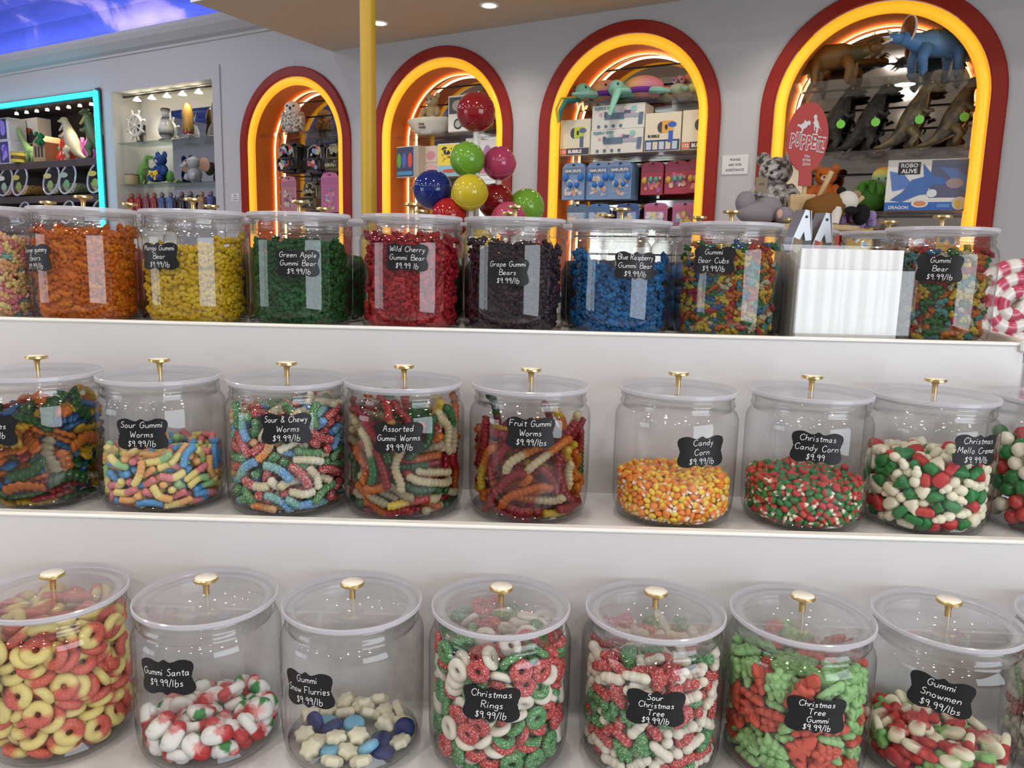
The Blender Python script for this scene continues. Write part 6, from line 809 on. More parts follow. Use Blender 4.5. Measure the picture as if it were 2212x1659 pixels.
-186,170,-9,53,-3,119,-67,301,40,40,15,207,-75,218,30,29,26,-163,-88,200,-57,4,3,-97,-158,156,31,50,-8,-20,-163,246,-7,-1,53,-27,-216,223,57,-16,10,150,-161,220,-25,21,-47,-176,-26,197,17,-11,35,74,-204,224,7,3,-1,-123,-116,172,45,38,-4,-106,-153,211,-6,-1,-1,163,-148,317,-2,19,-46,-177,47,244,55,20,10,-163,-94,302,-8,-3,-56,78,-176,267,-46,38,-3,-149,-33,225,9,24,-20,-83,-202,232,22,1,-56,156,-156,271,17,14,11,-134,-169,247,-7,-1,-31,-234,-37,250,-42,3,-42,-188,-110,215,11,16,-38,8,75,339,-3,0,-52,204,-74,273,-1,13,22,-237,-10,315,2,42,5,-187,-111,276,-8,5,-38,32,-215,285,1,-2,-8,219,-29,321,18,14,31,85,-18,340,-8,4,-56,102,-195,329,-24,25,47,-102,-94,248,-23,-29,47,-182,45,269,-4,-9,16,-168,162,328,-18,41,-37,-128,-139,273,2,12,45,27,-140,282,-6,-3,60,144,53,326,12,23,-53,-230,57,347,42,-9,42,151,-27,350,-6,10,-43,-193,103,357,-43,18,37,-46,-176,292,-13,-5,36,20,217,314,13,0,57,71,22,
371,-11,1,-30,183,-73,365,16,10,-15,11,-185,315,-3,5,50,178,-129,368,7,17,-42,-69,179,321,1,14,-49,105,100,346,-21,-11,52,22,-191,386,-20,27,33,-41,-44,369,0,1,-29,217,-17,360,-8,9,-35,13,-3,368,-3,-2,52,117,-169,373,-20,22,50,218,-3,395,7,12,32,-127,-36,352,3,-13,37,-37,128,321,-16,-2,29,56,105,371,-10,11,48,-126,-136,329,25,20,12,-75,40,347,-17,9,-8,179,47,396,-2,54,-20,-29,-215,394,-30,-13,-37,-187,12,358,-2,-7,-52,76,170,331,11,-12,-55,181,116,392,-54,16,-21,-182,-56,373,26,14,29,36,-219,368,-8,53,-24,-75,-222,340,-10,39,40,-83,-83,366,6,-10,52,-108,190,387,50,28,-9,-86,-165,340,21,20,-42,-112,111,367,11,11,2,63,179,360,-13,2,57,17,-101,351,-10,5,36,-199,21,389,-2,-6,-57,39,224,367,-37,23,18,-178,-128,368,-13,-49,-18,-126,-184,362,26,23,-35,86,-72,368,2,7,27,-25,145,368,-4,13,-53,0,-110,391,-4,2,38,94,-129,394,15,11,7,16,150,393,1,10,-47,-99,58,386,-13,14,20,-54,167,397,20,-6,-53
]),
'santa': ([39], [
-213,12,40,-36,-34,23,26,-160,29,-47,37,0,-53,-204,40,52,9,-11,-6,19,63,1,-1,58,-5,205,44,-5,57,5,-87,-132,30,-11,59,7,-183,-94,31,-29,-50,15,191,-2,39,-38,2,0,-175,114,35,21,-55,-6,102,121,33,-47,-33,13,-5,-191,80,-18,25,-35,-97,-55,73,-24,2,-17,8,133,62,15,-1,-15,138,133,70,30,-51,-2,3,-76,63,0,-2,19,-144,128,61,-7,11,-29,99,5,69,45,38,-4,-138,-75,40,-7,15,6,180,69,78,29,-50,-17,-94,43,68,40,39,8,108,-174,39,4,24,-52,-60,98,81,-32,19,-8,178,-66,65,12,-7,-8,-50,-25,111,59,2,-12,43,-203,87,-5,30,-13,211,16,92,11,6,40,-59,-139,83,-43,-37,-17,-203,89,104,-5,35,-35,-139,-154,66,10,11,-36,80,-102,76,18,-54,-20,-71,194,64,0,-2,22,103,-163,107,10,51,28,-194,7,108,0,-10,5,173,-121,66,34,28,-29,79,190,66,7,19,4,-79,-195,107,2,-3,-22,96,24,113,-6,56,-21,-183,-70,94,-4,-16,9,43,79,80,-1,-28,53
]),
'flake': ([22,9], [
47,90,32,51,21,-15,-134,130,16,0,0,-2,159,117,36,-16,30,-7,123,71,16,-49,-34,0,-75,181,30,33,47,15,-190,77,24,2,-59,-5,-48,-89,45,-3,-2,-34,-132,-142,29,-55,18,-1,185,40,28,16,0,48,33,-72,43,31,-51,-8,11,-146,27,-11,9,-37,69,-197,26,-12,-3,13,-14,185,16,0,0,-55,15,130,37,8,-38,-45,120,5,37,35,-30,13,-183,-37,17,-51,31,1,-35,-203,26,53,-24,1,193,-71,24,-8,-7,35,-118,-78,16,0,0,29,62,186,35,-26,-3,7,-59,104,27,-1,-13,-53,99,144,16,22,56,0,117,-51,15,-1,-3,59,-80,-14,41,58,10,10,-59,-129,15,39,45,3,200,-10,39,31,18,-12,82,-120,30,-50,28,-18,140,-129,16,-4,0,-2,-117,51,15,-3,1,-7,-155,12,40,42,-2,-23,0,2,45,45,-40,-1
]),
'snowman': ([61], [
-141,-86,13,-1,-1,-16,-72,-158,13,9,-59,1,198,-78,25,-11,-7,35,121,-175,24,2,-13,-55,-193,78,48,10,-3,-44,22,-156,43,-10,-4,18,-181,-128,43,48,-8,-24,96,52,57,9,6,50,27,-178,15,0,-3,-56,115,-94,20,-5,-1,-53,230,3,59,24,37,23,-220,-23,33,-23,16,-38,-90,-190,42,3,1,59,-12,209,97,-53,-9,22,-5,-23,63,-1,-1,-7,123,-173,53,1,-12,-57,10,-217,55,23,7,-1,-153,145,83,2,4,32,98,-38,65,9,8,-30,170,91,51,5,-12,58,-103,183,106,-4,5,-59,142,-132,94,-37,-20,42,-113,28,79,6,-6,-46,-230,-37,109,41,-16,-36,61,-83,73,17,-4,2,174,-27,55,7,7,-49,-27,-145,54,-9,5,58,137,51,80,2,4,-44,85,-176,79,-6,-10,-49,182,-72,67,5,8,-47,-36,-19,87,-2,-1,53,-72,128,89,11,-11,-57,-183,-6,67,4,-1,-42,89,-174,107,-9,-10,-47,-122,130,120,0,17,-56,-163,-129,81,-23,10,-33,200,-119,105,-11,42,-30,-160,-26,99,5,-2,-56,-93,-170,72,-5,-3,-38,48,192,101,-13,56,-18,-115,-96,82,-10,-2,-26,156,-52,99,-5,-8,50,-168,-58,124,1,-4,29,-63,5,
112,-1,-2,53,65,-122,108,24,-35,-40,30,93,94,0,-3,40,-147,80,115,33,-9,13,100,41,109,-41,43,-3,-8,-120,91,2,2,-58,35,106,123,2,-5,1,44,-22,103,25,53,0,-167,25,114,-22,-12,12,-136,-161,116,-6,9,-20,-75,-30,135,0,-5,25,111,149,89,-28,53,2,-224,52,90,33,-31,-34,-8,-166,123,-1,3,53,-84,-81,101,-4,11,45,197,75,91,10,15,40,-21,-199,101,60,5,-2,-21,53,110,21,-13,-9
]),
'chain': ([103], [
176,-68,13,-35,48,-7,40,-220,86,5,-27,-53,-93,-159,12,-13,-58,5,127,-159,35,4,-1,-55,145,-60,61,22,-42,-34,67,-168,13,-57,-18,2,-137,-107,28,0,11,54,44,-183,46,-58,-16,-4,146,66,35,46,-21,-14,181,69,38,5,22,47,-114,-193,60,8,30,50,186,-130,108,38,21,18,-170,-76,74,25,-17,-45,-97,-131,69,8,28,47,161,-108,70,9,4,30,-203,-102,172,-38,2,-37,204,86,76,-33,0,-34,-96,-176,79,-24,5,-24,186,-44,98,-10,5,-55,-144,-100,133,11,54,16,55,-174,84,-9,12,58,-181,-137,113,35,-22,-15,71,164,95,13,5,58,49,-182,109,-2,59,-5,-82,-128,97,-35,13,-19,194,-3,157,-6,-28,36,187,37,135,24,13,-53,154,94,64,-22,6,-17,63,-217,162,-49,-14,-8,53,-169,285,4,-31,44,41,-147,148,-7,48,35,100,126,126,52,-4,-16,200,115,97,-39,4,-34,33,-191,140,-10,57,14,169,-41,223,-37,-42,8,-29,-179,154,-9,58,10,212,4,218,44,-34,-21,-185,-85,195,-41,1,-37,-16,-149,214,-2,48,34,204,17,256,-41,-37,9,-4,-174,231,14,55,20,-56,-197,171,13,-9,-8,
-101,-179,188,12,-8,-16,169,-132,161,-21,-30,-22,170,126,156,26,-30,-4,150,-1,159,25,29,35,111,-111,142,14,35,-37,-12,-206,240,13,-8,-1,179,152,169,-41,-7,-35,179,-40,188,-48,33,13,-229,-61,326,-43,-1,-42,211,-15,310,-40,39,-18,-157,-164,246,-28,25,-8,-51,-166,266,4,58,11,172,-2,296,-28,46,-17,98,-130,250,-17,-47,-17,-85,-126,298,0,56,20,140,-175,224,31,-31,32,-28,-224,279,-4,44,40,223,-45,262,34,25,28,-53,-178,294,-1,57,17,-78,-192,318,59,-9,7,138,107,326,14,-57,10,-140,-111,337,1,19,-57,188,-46,338,10,-8,-38,-86,-172,342,-1,10,59,140,-124,319,58,7,-9,178,103,347,50,-29,2,118,-25,346,28,3,41,148,-112,255,13,-54,-12,-95,-150,361,-1,-2,-60,-181,-59,397,-38,-45,8,131,-143,304,-5,14,21,173,-19,366,9,-4,23,-113,-108,380,-7,1,-48,141,155,278,-12,-54,22,26,-166,349,-2,11,-40,-154,44,377,-14,-58,7,-27,-167,379,-48,36,-1,165,7,401,43,41,-3,-138,85,379,57,-14,-7,-7,93,400,7,56,-15,-110,-179,413,
-15,14,-14,47,-161,368,-37,-46,2,223,-70,427,-44,-9,38,43,-24,393,-53,-25,6,154,111,396,-22,14,0,86,-188,372,8,15,7,-14,3,412,58,15,6,15,-89,419,4,-7,45,-120,43,403,-1,-2,34,193,0,431,52,27,-15,128,156,393,53,-12,-5,-49,-134,403,-50,31,-6,143,-113,378,-6,23,-55,-9,145,406,-9,2,2,61,170,430,-17,1,51,134,163,422,-28,-1,-30,140,7,430,-42,-41,11,138,-115,413,15,-54,-22,-111,154,404,43,35,6,139,-140,434,-50,5,16,157,-162,430,-33,36,32
]),
}
IN_JAR = {
'T0': [
265,39,344,373,315,398,72,353,167,342,169,306,151,49,35,416,62,15,80,222,377,100,404,56,1,313,3,338,33,402,26,399,172,61,158,148,45,0,216,213,25,233,65,247,117,280,240,238,310,289,199,105,268,121,103,369,251,127,123,12,164,118,316,136,30,263,92,319,224,173
],
'T1': [
344,373,167,198,72,338,35,39,315,404,377,265,80,443,151,353,15,49,230,395,366,222,398,313,306,318,243,45,362,240,33,169,333,342,355,56,213,65,118,316,416,402,100,399,238,173,180,162,157,440,438,319,101,444,255,439,364,250,32,61,140,44,224,406,175,410,78,361,343,426,50,285,128,148,431,403,203,7,411,354,205,42,289,277,236,9,127,434,172,125,268,423,368,26,397,307,281,97,103,386,245,233,225,199,121,30,221,158,105,12,401,136,117,123,92,62,369,337,294,263,400,212,94,17,208,164,87,91
],
'T2': [
390,397,232,149,356,365,85,77,175,204,23,18,261,440,128,376,307,225,119,447,273,217,114,286,249,184,192,24,258,101,343,237,333,303,86,50,99,230,32,250,191,97,58,220,281,147,351,292,240,71,318,13,140,14,406,180,31,271,325,362,160,334,146,33,444,319,56,100,82,285,327,63,126,359,10,328,298,309,152,421,265,274,133,424,340,256,198,194,166,170,227,109,345,284,93,60,40,394,398,2,169,134,39,323,305,89,127,53,36,342,215,159,7,364,165,320,416,375,291,253,144,72,48,382,163,110,248,66
],
'T3': [
271,291,422,292,82,163,186,142,197,409,330,325,29,227,420,282,40,95,273,303,341,71,55,387,31,347,160,116,429,305,407,259,202,51,312,258,252,396,418,192,38,143,86,58,334,378,237,146,389,304,23,11,119,365,357,286,241,239,76,371,441,179,367,211,317,10,293,114,89,85,393,217,232,267,432,385,104,391,253,37,356,185,21,207,380,363,301,390,382,120,446,279,246,46,351,110,159,18,2,171,350,156,376,204,68,226,131,244,137,13,59,200,149,132,288,69,181,5,324,264,261,249,219,195,311,193,73,314
],
'T4': [
405,223,196,339,234,182,124,297,428,37,388,270,358,352,155,209,278,76,241,329,183,38,296,293,425,143,246,367,267,52,336,207,317,211,312,177,168,20,396,176,434,260,41,88,19,113,190,179,382,98,321,347,418,197,189,392,235,242,188,51,28,266,409,282,430,357,349,332,275,4,410,135,186,419,415,330,8,346,257,254,139,16,299,354,107,95,445,384,341,68,203,142,291,78,386,283,414,429,420,311,383,55,47,22,228,145,57,27,83,75,29,64,436,427,44,379,326,154,437,202,374,132,413,115,300,229,181,131
],
'T5': [
368,44,377,167,426,338,255,65,355,213,118,411,157,243,203,349,198,354,402,373,78,316,162,98,28,403,125,386,45,9,135,419,366,266,238,361,344,35,235,41,188,228,151,404,222,168,321,173,72,80,113,313,275,209,353,54,342,374,270,435,182,297,169,42,399,352,224,212,346,332,39,161,178,8,19,417,176,315,306,265,155,49,245,52,15,111,61,388,425,81,405,331,290,337,268,370,236,70,416,442,398,138,234,139,381,100,17,6,122,308,150,129,123,360,30,443,187,400,183,90,205,136,348,294,289,262,56,322
],
'T6': [
167,318,33,338,240,265,39,100,151,49,169,230,80,72,319,35,56,333,222,180,440,32,306,45,15,65,213,343,276,140,101,238,61,375,355,175,316,157,250,128,50,7,285,118,361,173,268,78,255,224,44,233,236,212,148,97,42,310,397,127,354,263,205,172,295,335,281,12,103,225,26,307,206,433,221,216,121,203,62,164,158,199,66,191,174,105,30,24,321,251,247,123,9,368,208,166,136,125,92,421,77,25,352,87,356,129,117,106,53,94,17,14,81,1,302,272,138,150,112,84,74,91,269,149,79,308,248,287
],
'T7': [
171,95,175,137,154,143,118,93,139,172,130,87,25,181,13,122,30,39,151,11,6,44,84,80,125,174,115,164,106,38,186,185,88,31,188,77,68,94,150,126,8,170,135,41,131,99,149,147,105,48,124,98,50,21,127,81,110,45,18,179,162,69,62,34,33,184,173,52,161,148,145,129,23,4,90,3,168,74,70,28,97,56,46,32,7,163,53,27,169,107,60,15,178,85,112,102,65,26,100,114,82,36,22,75,189,177,176,141,155,142,123,121,2,108,182,156,78,152,119,58,86,9,64,67,92,83,57,159,109,101,79,12,73,35,136,153,160,113,134,120,89,166,20,96,63,146,54,17,165,103,37,117,47,29,167,116,111,72,49,187,132,71,91,14,140,133,66,42,16,180,144,10,157,128,59,51,40,24,5,43,183,61,19,1,138,55,0,158,104,76
],
'T8': [
196,339,37,76,124,223,246,428,405,293,358,241,388,297,20,234,278,207,267,183,189,367,336,209,270,143,312,182,38,329,409,155,425,396,317,382,392,197,296,211,352,88,52,179,186,168,418,242,176,341,282,347,51,357,41,16,291,330,299,55,95,142,29,420,113,422,257,202,98,19,429,4,407,408,210,68,384,259,415,321,332,252,107,414,145,412,430,163,132,116,40,266,379,349,235,47,346,275,67,108,304,214,254,188,83,154,57,102,27,160,130,135,153,141,218,283,28,437,131,96,64,5,292,22,311,193,115,75,227,201,8,231,139,43,34,181,120,436,372,371
],
'M0': [
102,28,11,57,58,1,59,101,84,87,29,43,47,3,7,51,36,41,0,72,89,5,35,14,10,94,93,83,69,16,26,40,66,97,42,64,99,61,23,90,82,2,78,65,91,32,39,49,17,100,18,76,55,9,71,48,25,54,20,67,38,96,70,33,92,60,52,73,30,86,68,4,21,46,98,31,13,62,27,44,77,63,15,50,75,74,8,19,34,24,53,80,56,85,12,88,22,81,45,37,79,95,6
],
'M1': [
70,79,16,109,0,89,25,28,10,60,20,73,2,49,77,71,75,14,95,80,42,11,63,40,37,96,62,74,82,67,52,24,78,23,54,59,51,39,15,35,30,44,29,12,1,34,27,101,99,92,111,26,13,41,112,106,61,104,22,48,68,47,69,46,103,86,108,33,56,50,57,110,7,72,36,17,66,53,55,32,18,107,91,5,100,8,88,105,97,93,94,43,3,84,81,38,31,6,19,64,21,90,87,85,45,65,102,76,4,98,83,58,9
],
'M2': [
24,61,23,39,16,3,30,139,84,32,6,86,123,41,27,81,118,87,135,74,42,18,100,128,12,69,83,54,109,98,137,44,99,33,67,49,94,89,51,145,17,29,105,50,10,68,85,133,136,93,138,9,47,103,106,7,90,11,77,91,28,140,110,124,5,132,8,22,121,144,57,43,66,71,129,114,70,143,19,117,113,59,65,26,88,108,141,79,25,4,36,46,142,56,127,95,115,21,60,107,14,104,2,76,131,96,20,38,78,75,72,73,13,34,134,40,58,0,92,63,1,48,120,119,116,112,102,97,15,62,31,101,64,82,80
],
'M3': [
89,24,86,72,21,121,79,124,60,69,118,108,33,68,120,111,30,83,76,43,74,40,128,17,42,138,65,103,66,90,104,132,131,112,107,26,47,51,48,10,62,82,34,36,12,58,100,56,50,59,55,137,28,102,32,133,106,63,35,98,15,127,125,3,134,70,80,97,45,123,54,117,39,29,73,52,8,13,92,2,57,96,99,95,85,136,25,16,71
],
'M4': [
27,9,23,7,28,12,8,19,75,16,5,42,38,109,24,66,107,17,125,89,84,91,14,132,3,11,53,0,30,64,44,43,126,61,101,37,113,82,18,22,122,20,135,134,31,111,116,94,76,40,96,49,70,127,10,4,81,130,80,119,1,115,67,114,77,69,39,88,124,95,110,46,41,60,105,93,78,123,87,6,129,57
],
'M5': [
86,117,42,110,133,72,64,109,63,25,191,24,231,54,209,219,119,244,47,278,150,272,180,84,28,91,246,77,98,284,10,93,79,38,65,106,57,39,148,92,44,3,267,253,112,229,198,108,11,260,58,281,22,224,153,208,48,34,85,55,35,237,118,113,70,52,41,75,26,116,36,83,279,87,60,89,30,277,27,251,189,82,181,107,282,247,216,205,201,127,68,270,228,276,94,74,190,121,21,240,213,202,193,183,101,245,195,172,275,258,238,130,103,152,257,255,235,61,285,196,105,102,17,222,165,99,81,14,221,220,147,159,120,7,254,185,175,139,46,262,62,43,263,249,226,170,124,96,80,40,151,56,268,204,218,203,182,266,261,241,187,6,269,29,18,194,161,90,142,256,207,176,50,45,88,73,129,143,97,76,59,236,188,141,31,217,149,16,283,184,233,111,168,23,5,259,250,230,136,131,114,163,126,19,234,225,128,273,223,166,12,252,214,174,140,125,115,49,162,137,2,146,157,123,15,13,0,212,104,78,192,154,145,200,173,210,179,69,4,206,158,53,8,186,169,164,243,178,171,
71,1,264,248,215,144,134,20,265,211,199,160,156,100,95,280,274,197,167,37,135,239,138,227,122,67,9,271,242,232,177,155,66,33,132,51,32
],
'M6': [
72,36,47,76,98,4,125,182,44,78,170,46,58,61,52,209,85,115,173,86,23,95,70,55,45,114,240,101,67,141,56,50,111,43,159,176,224,153,74,127,117,28,49,41,93,218,102,100,91,31,42,94,5,202,88,63,33,80,128,30,171,90,144,75,10,158,145,179,103,34,89,124,53,234,232,143,200,12,229,157,151,9,138,16,146,51,230,222,184,214,92,188,87,241,131,168,235,59,215,54,210,3,221,178,236,177,66,60,213,123,110,17,228,211,174,197,187,201,185,137,223,199,24,189,149,13,121,135,79,207,165,162,99,20,166,32,19,231,150,68,0,194,82,2,206,183,220,180,119,227,62,15,160,226,203,212,147,8,198,196,195,169,126,96,14,193,29,208,186,154,140,77,27,167,136,73,139,81,164,239,204,40,18,237,152,233,216,175,156,181,161,48,7,172,57,107,132,104,69,142,118,106,225,39,205,105,65,1,71,217,133,191,35,192,190,120,130,37,6,108,38,113,97,11,163,134,25,21,129,84,64,83,26,112,238,219,148,155,122,116,109,22
],
'M7': [
68,13,24,7,18,52,99,109,11,70,71,37,36,93,12,65,116,15,97,121,27,16,106,120,108,67,90,115,9,124,35,101,4,1,92,56,40,94,33,105,88,20,14,42,10,98,6,122,17,123,73,125,60,43,39,44,80,118,102,61,2,76,87,29,8,58,86,110,112,0,114,119,103,62,84,91,47,82,21,48,63,22,107,28,34,30,69,38,51,31,49,117,89,72,64,66,54,127,57,23,85,5,41,83,26,55,79,74,113,111,77,75,25,19,45,100,32,46,81,78,50,95,104,126,59,3,96,53
],
'M8': [
6,13,62,17,31,15,43,73,19,34,0,58,48,39,24,18,70,57,26,55,5,28,44,27,51,64,20,11,53,3,59,52,32,22,9,25,69,42,33,14,7,74,65,49,41,23,37,35,71,36,2,29,16,8,66,47,12,67,60,61,30,68,40,21,56,46,1,4,72,63,50,10,38,54,45
],
'B1': [
116,42,66,46,23,87,21,108,101,33,84,122,97,124,18,30,19,74,90,55,72,113,10,83,57,64,94,0,53,93,85,20,115,26,92,128,25,73,43,37,61,76,7,100,70,119,112,56,45,121,17,111,36,88,41,52,106,35,120,44,125,127,24,27,109,34,126,4,75,104,78,110,79,118,102,29,114,2,107,58,99,103,91,47,16,123,8,96,9,50,38,82,3,89,117,67,95,98,15,81,60,68,48,22,86,28,5,51,13,6,105,65,31,59,49,11,71,14,80,69,63,39,62,40,32,12,54,77,1
],
'B2': [
28,37,35,32,31,2,24,23,36,27,38,25,21,6,10,20,11,0,30,34,16,33,29,18,14,26,19,13,12,22,4,1,3,15,7,8,17,5,9
],
'B3': [
7,9,25,27,10,6,16,29,17,11,15,30,14,26,23,4,22,13,24,20,1,0,19,21,5,2,18,8,28,3,12
],
'B4': [
123,86,104,19,50,57,164,102,133,114,150,59,146,158,37,76,18,143,61,107,141,94,75,17,85,70,48,103,155,54,14,41,26,135,124,96,64,153,71,144,88,47,162,111,13,67,46,101,115,44,34,149,105,39,136,163,137,22,56,97,69,28,160,83,30,129,35,159,148,93,63,142,87,152,140,119,45,157,151,138,131,0,53,139,51,1,161,15,110,109,27,84,108,120,24,78,154,126,82,68,134,147,121,106,43,10,25,95,5,122,74,80,21,66,23,130,62,3,52,6,65,4,125,145,20,33,132,7,9,112,40,58,2,156,42,12,116,60,32,79,73,118,90,117,38,99,91,92,77,113,100,55,49,72,31,8,127,89,128,36,29,16,98,81,11
],
'B5': [
34,8,29,22,30,23,119,2,110,81,48,84,46,74,57,64,139,43,150,58,66,47,39,44,93,149,40,24,140,159,127,109,42,20,80,108,143,6,152,133,0,70,157,154,9,151,160,148,162,146,60,158,25,32,112,49,89,101,75,147,142,130,21,145,164,63,156,98,17,161,107,94,18,68,14,163,106,28,62,137,90,120,118,92,141,38,96,105,86,10,16,136,155,104,103,12,27,61,33,85,123,56,111,91,82,153,114,122,71,5,132,72,11,126,73,45,65,135,15,138,113,37,97,100,41,59,50,67,54,128,87,124,129,117,83,144,131,99,116,69,78,125,121,3,35,13,79,4,19,1,55,88,36,115,76,53,26,95,102,7,77,52,51,134,31
],
'B6': [
117,39,107,23,20,24,59,51,71,68,63,106,124,86,116,122,48,61,89,21,101,62,114,66,104,121,67,100,37,94,6,33,60,15,93,123,120,90,92,97,14,105,85,109,83,75,108,26,46,119,36,28,49,31,81,10,53,112,80,95,54,18,98,110,88,8,52,84,29,111,4,40,99,78,25,17,47,44,22,64,115,102,1,5,38,56,79,57,7,27,45,96,91,73,2,3,19,50,118,65,32,35,9,41,77,69,42,34,103,0,113,30,16,72,55,43,76,13,11,70,82,74,12,87,58
],
'B7': [
23,6,56,42,52,53,50,59,46,49,47,21,41,36,34,35,11,33,57,58,51,60,16,55,38,12,15,44,28,13,43,39,31,20,30,54,48,10,24,17,0,4,27,3,37,45,40,7,9,8,2,25,32,22,1,19,18,14,29,5,26
],
'B8': [
118,16,27,42,83,60,48,74,33,11,61,24,23,32,30,41,94,6,44,10,37,39,87,18,86,84,46,28,103,135,109,81,3,99,59,53,51,5,45,85,52,117,130,115,88,121,35,126,17,133,62,113,128,111,20,122,91,142,25,9,43,12,7,98,105,106,55,19,116,110,114,77,125,89,29
],
}
# ---------------------------------------------------------------- sweets: resting poses found by letting them settle in a jar
POSE = {}
for n_, (cnt_, v_) in POSES.items():
    kinds_ = [k for k, c in enumerate(cnt_) for _ in range(c)]; POSE[n_] = []
    for i, k in enumerate(kinds_):
        a, b, c, p, q, r = v_[6*i:6*i+6]; p, q, r = p/60, q/60, r/60; POSE[n_].append((k, a/2500, b/2500, c/2500, Quaternion((sqrt(max(0, 1-p*p-q*q-r*r)), p, q, r)).normalized()))
_cm = {}
def sweet(mesh, a, b, mat):
    if (mesh, a, b, mat) not in _cm:
        me = mesh_of(candy_mesh(mesh, a, b), mesh); me.materials.append(SWEET[mat]); _cm[(mesh, a, b, mat)] = me
    return _cm[(mesh, a, b, mat)]
KIND = dict(bear='gummy_bear', cub='gummy_bear_cub', sworm='sour_worm', sworm2='sour_worm', cworm='sugared_worm', cworm2='sugared_worm', gworm='gummy_worm', gworm2='gummy_worm', gworm3='gummy_worm', corn='candy_corn', xcorn='christmas_candy_corn', block='creme_block', peanut='creme_snowman', xtree='creme_tree', ball='candy_ball', ring='gummy_ring', xring='sugared_ring', stree='sour_tree', soldier='sour_snowman', gtree='gummy_tree', santa='gummy_santa', flake='gummy_snowflake', disc='gummy_disc', snowman='gummy_snowman', chain='flat_gummy')
shade_name = dict(T0='sugared_', T1='orange_', T2='yellow_', T3='green_', T4='red_', T5='purple_', T6='blue_')
for J in JARS:
    key, x, row, sim, rot, fill, sl, mat, cols, cr, ch, pal, chalk, ang, h, tilt, noun, where, grp = J
    rnd = random.Random(key); make_jar(key, x, row, JL[key], chalk, ang, h, tilt, rnd); y, zb = ROWS[row]; base = Matrix.Translation((x, y, CZ+zb))@Matrix.Rotation(radians(rot), 4, 'Z')
    ids = IN_JAR[key]; bag = [c for c in cols for _ in range(c[2])]; rest = MB()
    for q, i in enumerate(ids):
        k, px, py, pz, turn = POSE[sim][i]; mesh = SIMS[sim][0][k][0]; a, b, _, desc = rnd.choice(bag); lab = noun
        if mesh == 'peanut': a = b = 'crm'; desc = 'cream'; lab = 'rounded creme snowman'
        elif mesh == 'block': a = b = rnd.choice(('red', 'red', 'crm', 'dgrn')); desc = dict(red='red', crm='cream', dgrn='green')[a]; lab = 'creme block'
        elif mesh == 'xtree': a = b = rnd.choice(('dgrn', 'dgrn', 'red', 'crm')); desc = dict(red='red', crm='cream', dgrn='green')[a]; lab = 'creme tree'
        elif mesh == 'soldier': a = b = rnd.choice(('wht', 'wht', 'wht', 'red')); desc = dict(wht='white', red='red')[a]; lab = 'sour snowman shape'
        elif mesh == 'stree': a = b = rnd.choice(('grn', 'grn', 'red')); desc = dict(grn='green', red='red')[a]; lab = 'sour tree shape'
        elif mesh == 'flake': desc = 'white'; lab = 'gummy snowflake'
        elif mesh == 'disc': a = b = rnd.choice(('lblu', 'dblu', 'dblu')); desc = dict(lblu='light blue', dblu='dark blue')[a]; lab = 'gummy disc'
        elif mesh == 'xcorn': b = a
        elif mesh == 'gtree' and i % 3 == 0 and pz > .11: a = b = 'pgrn'; desc = 'green'
        o = link(shade_name.get(key, '')+KIND[mesh], sweet(mesh, a, b, mat)); o.matrix_world = base@Matrix.Translation((px, py, pz+.010))@turn.to_matrix().to_4x4()
        tag(o, f'{desc} {lab} in the {where}'.strip(), 'sweet', grp+(', '+desc if desc and len(cols) > 1 else ''))
    if cr:
        R_ = random.Random(key+'m'); mb = MB().lathe([(0, .009), (cr*.9, .009), (cr, .02)]+[(cr, .02+(ch-.04)*q/12) for q in range(1, 13)]+[(cr*.85, ch-.008), (cr*.5, ch), (0, ch)], 40)
        mb.v = [(v[0]*(1+R_.uniform(-.035, .035)), v[1]*(1+R_.uniform(-.035, .035)), v[2]+R_.uniform(-.003, .003)) for v in mb.v]
        o = part('candy_mass', mb, palette('filling_'+key, [K[c] for c in pal], 55 if sim != 'corn' else 90), M=Matrix.Translation((x, y, CZ+zb)), angle=180); tag(o, f'deeper {grp} packed behind the outer ones', 'sweets', None, 'stuff')
# second row of jars on the far side of the top step
BACK = [(-1.133, 'pink', 'dark'), (-.9385, 'tred', 'dark'), (-.743, 'dark', 'tpur'), (-.479, 'tgrn', 'dark'), (-.25, 'tgrn', 'dark'), (-.043, 'tpur', 'tgrn'), (.187, 'dark', 'tpur'), (.403, 'tblu', 'dark'), (.62, 'tclr', 'tteal'), (.845, 'tclr', 'torg')]
BN = ('pastel jars', 'orange jar', 'yellow mango jar', 'green apple jar', 'red cherry jar', 'purple grape jar', 'blue raspberry jar', 'bear cub jar', 'plastic bags', 'mixed bear jar at the right')
for i, (x, a, b) in enumerate(BACK):
    make_jar('R%d' % i, x, 'R', f'glass jar in the rear row, behind the {BN[i]}', None, 0, 0, 0, random.Random(i)); y, zb = ROWS['R']
    mb = MB().lathe([(0, .009), (.09, .009), (.1, .02)]+[(.1015, .02+.11*q/8) for q in range(1, 9)]+[(.09, .15), (.05, .155), (0, .152)], 40); R_ = random.Random(i)
    mb.v = [(v[0]*(1+R_.uniform(-.02, .0)), v[1]*(1+R_.uniform(-.02, .0)), v[2]+R_.uniform(-.004, .004)) for v in mb.v]
    o = part('candy_mass', mb, palette('rear_filling_%d' % i, [K[a], K[b], K[a]], 60), M=Matrix.Translation((x, y, CZ+zb)), angle=180); tag(o, f'sweets filling the rear row jar behind the {BN[i]}', 'sweets', None, 'stuff')

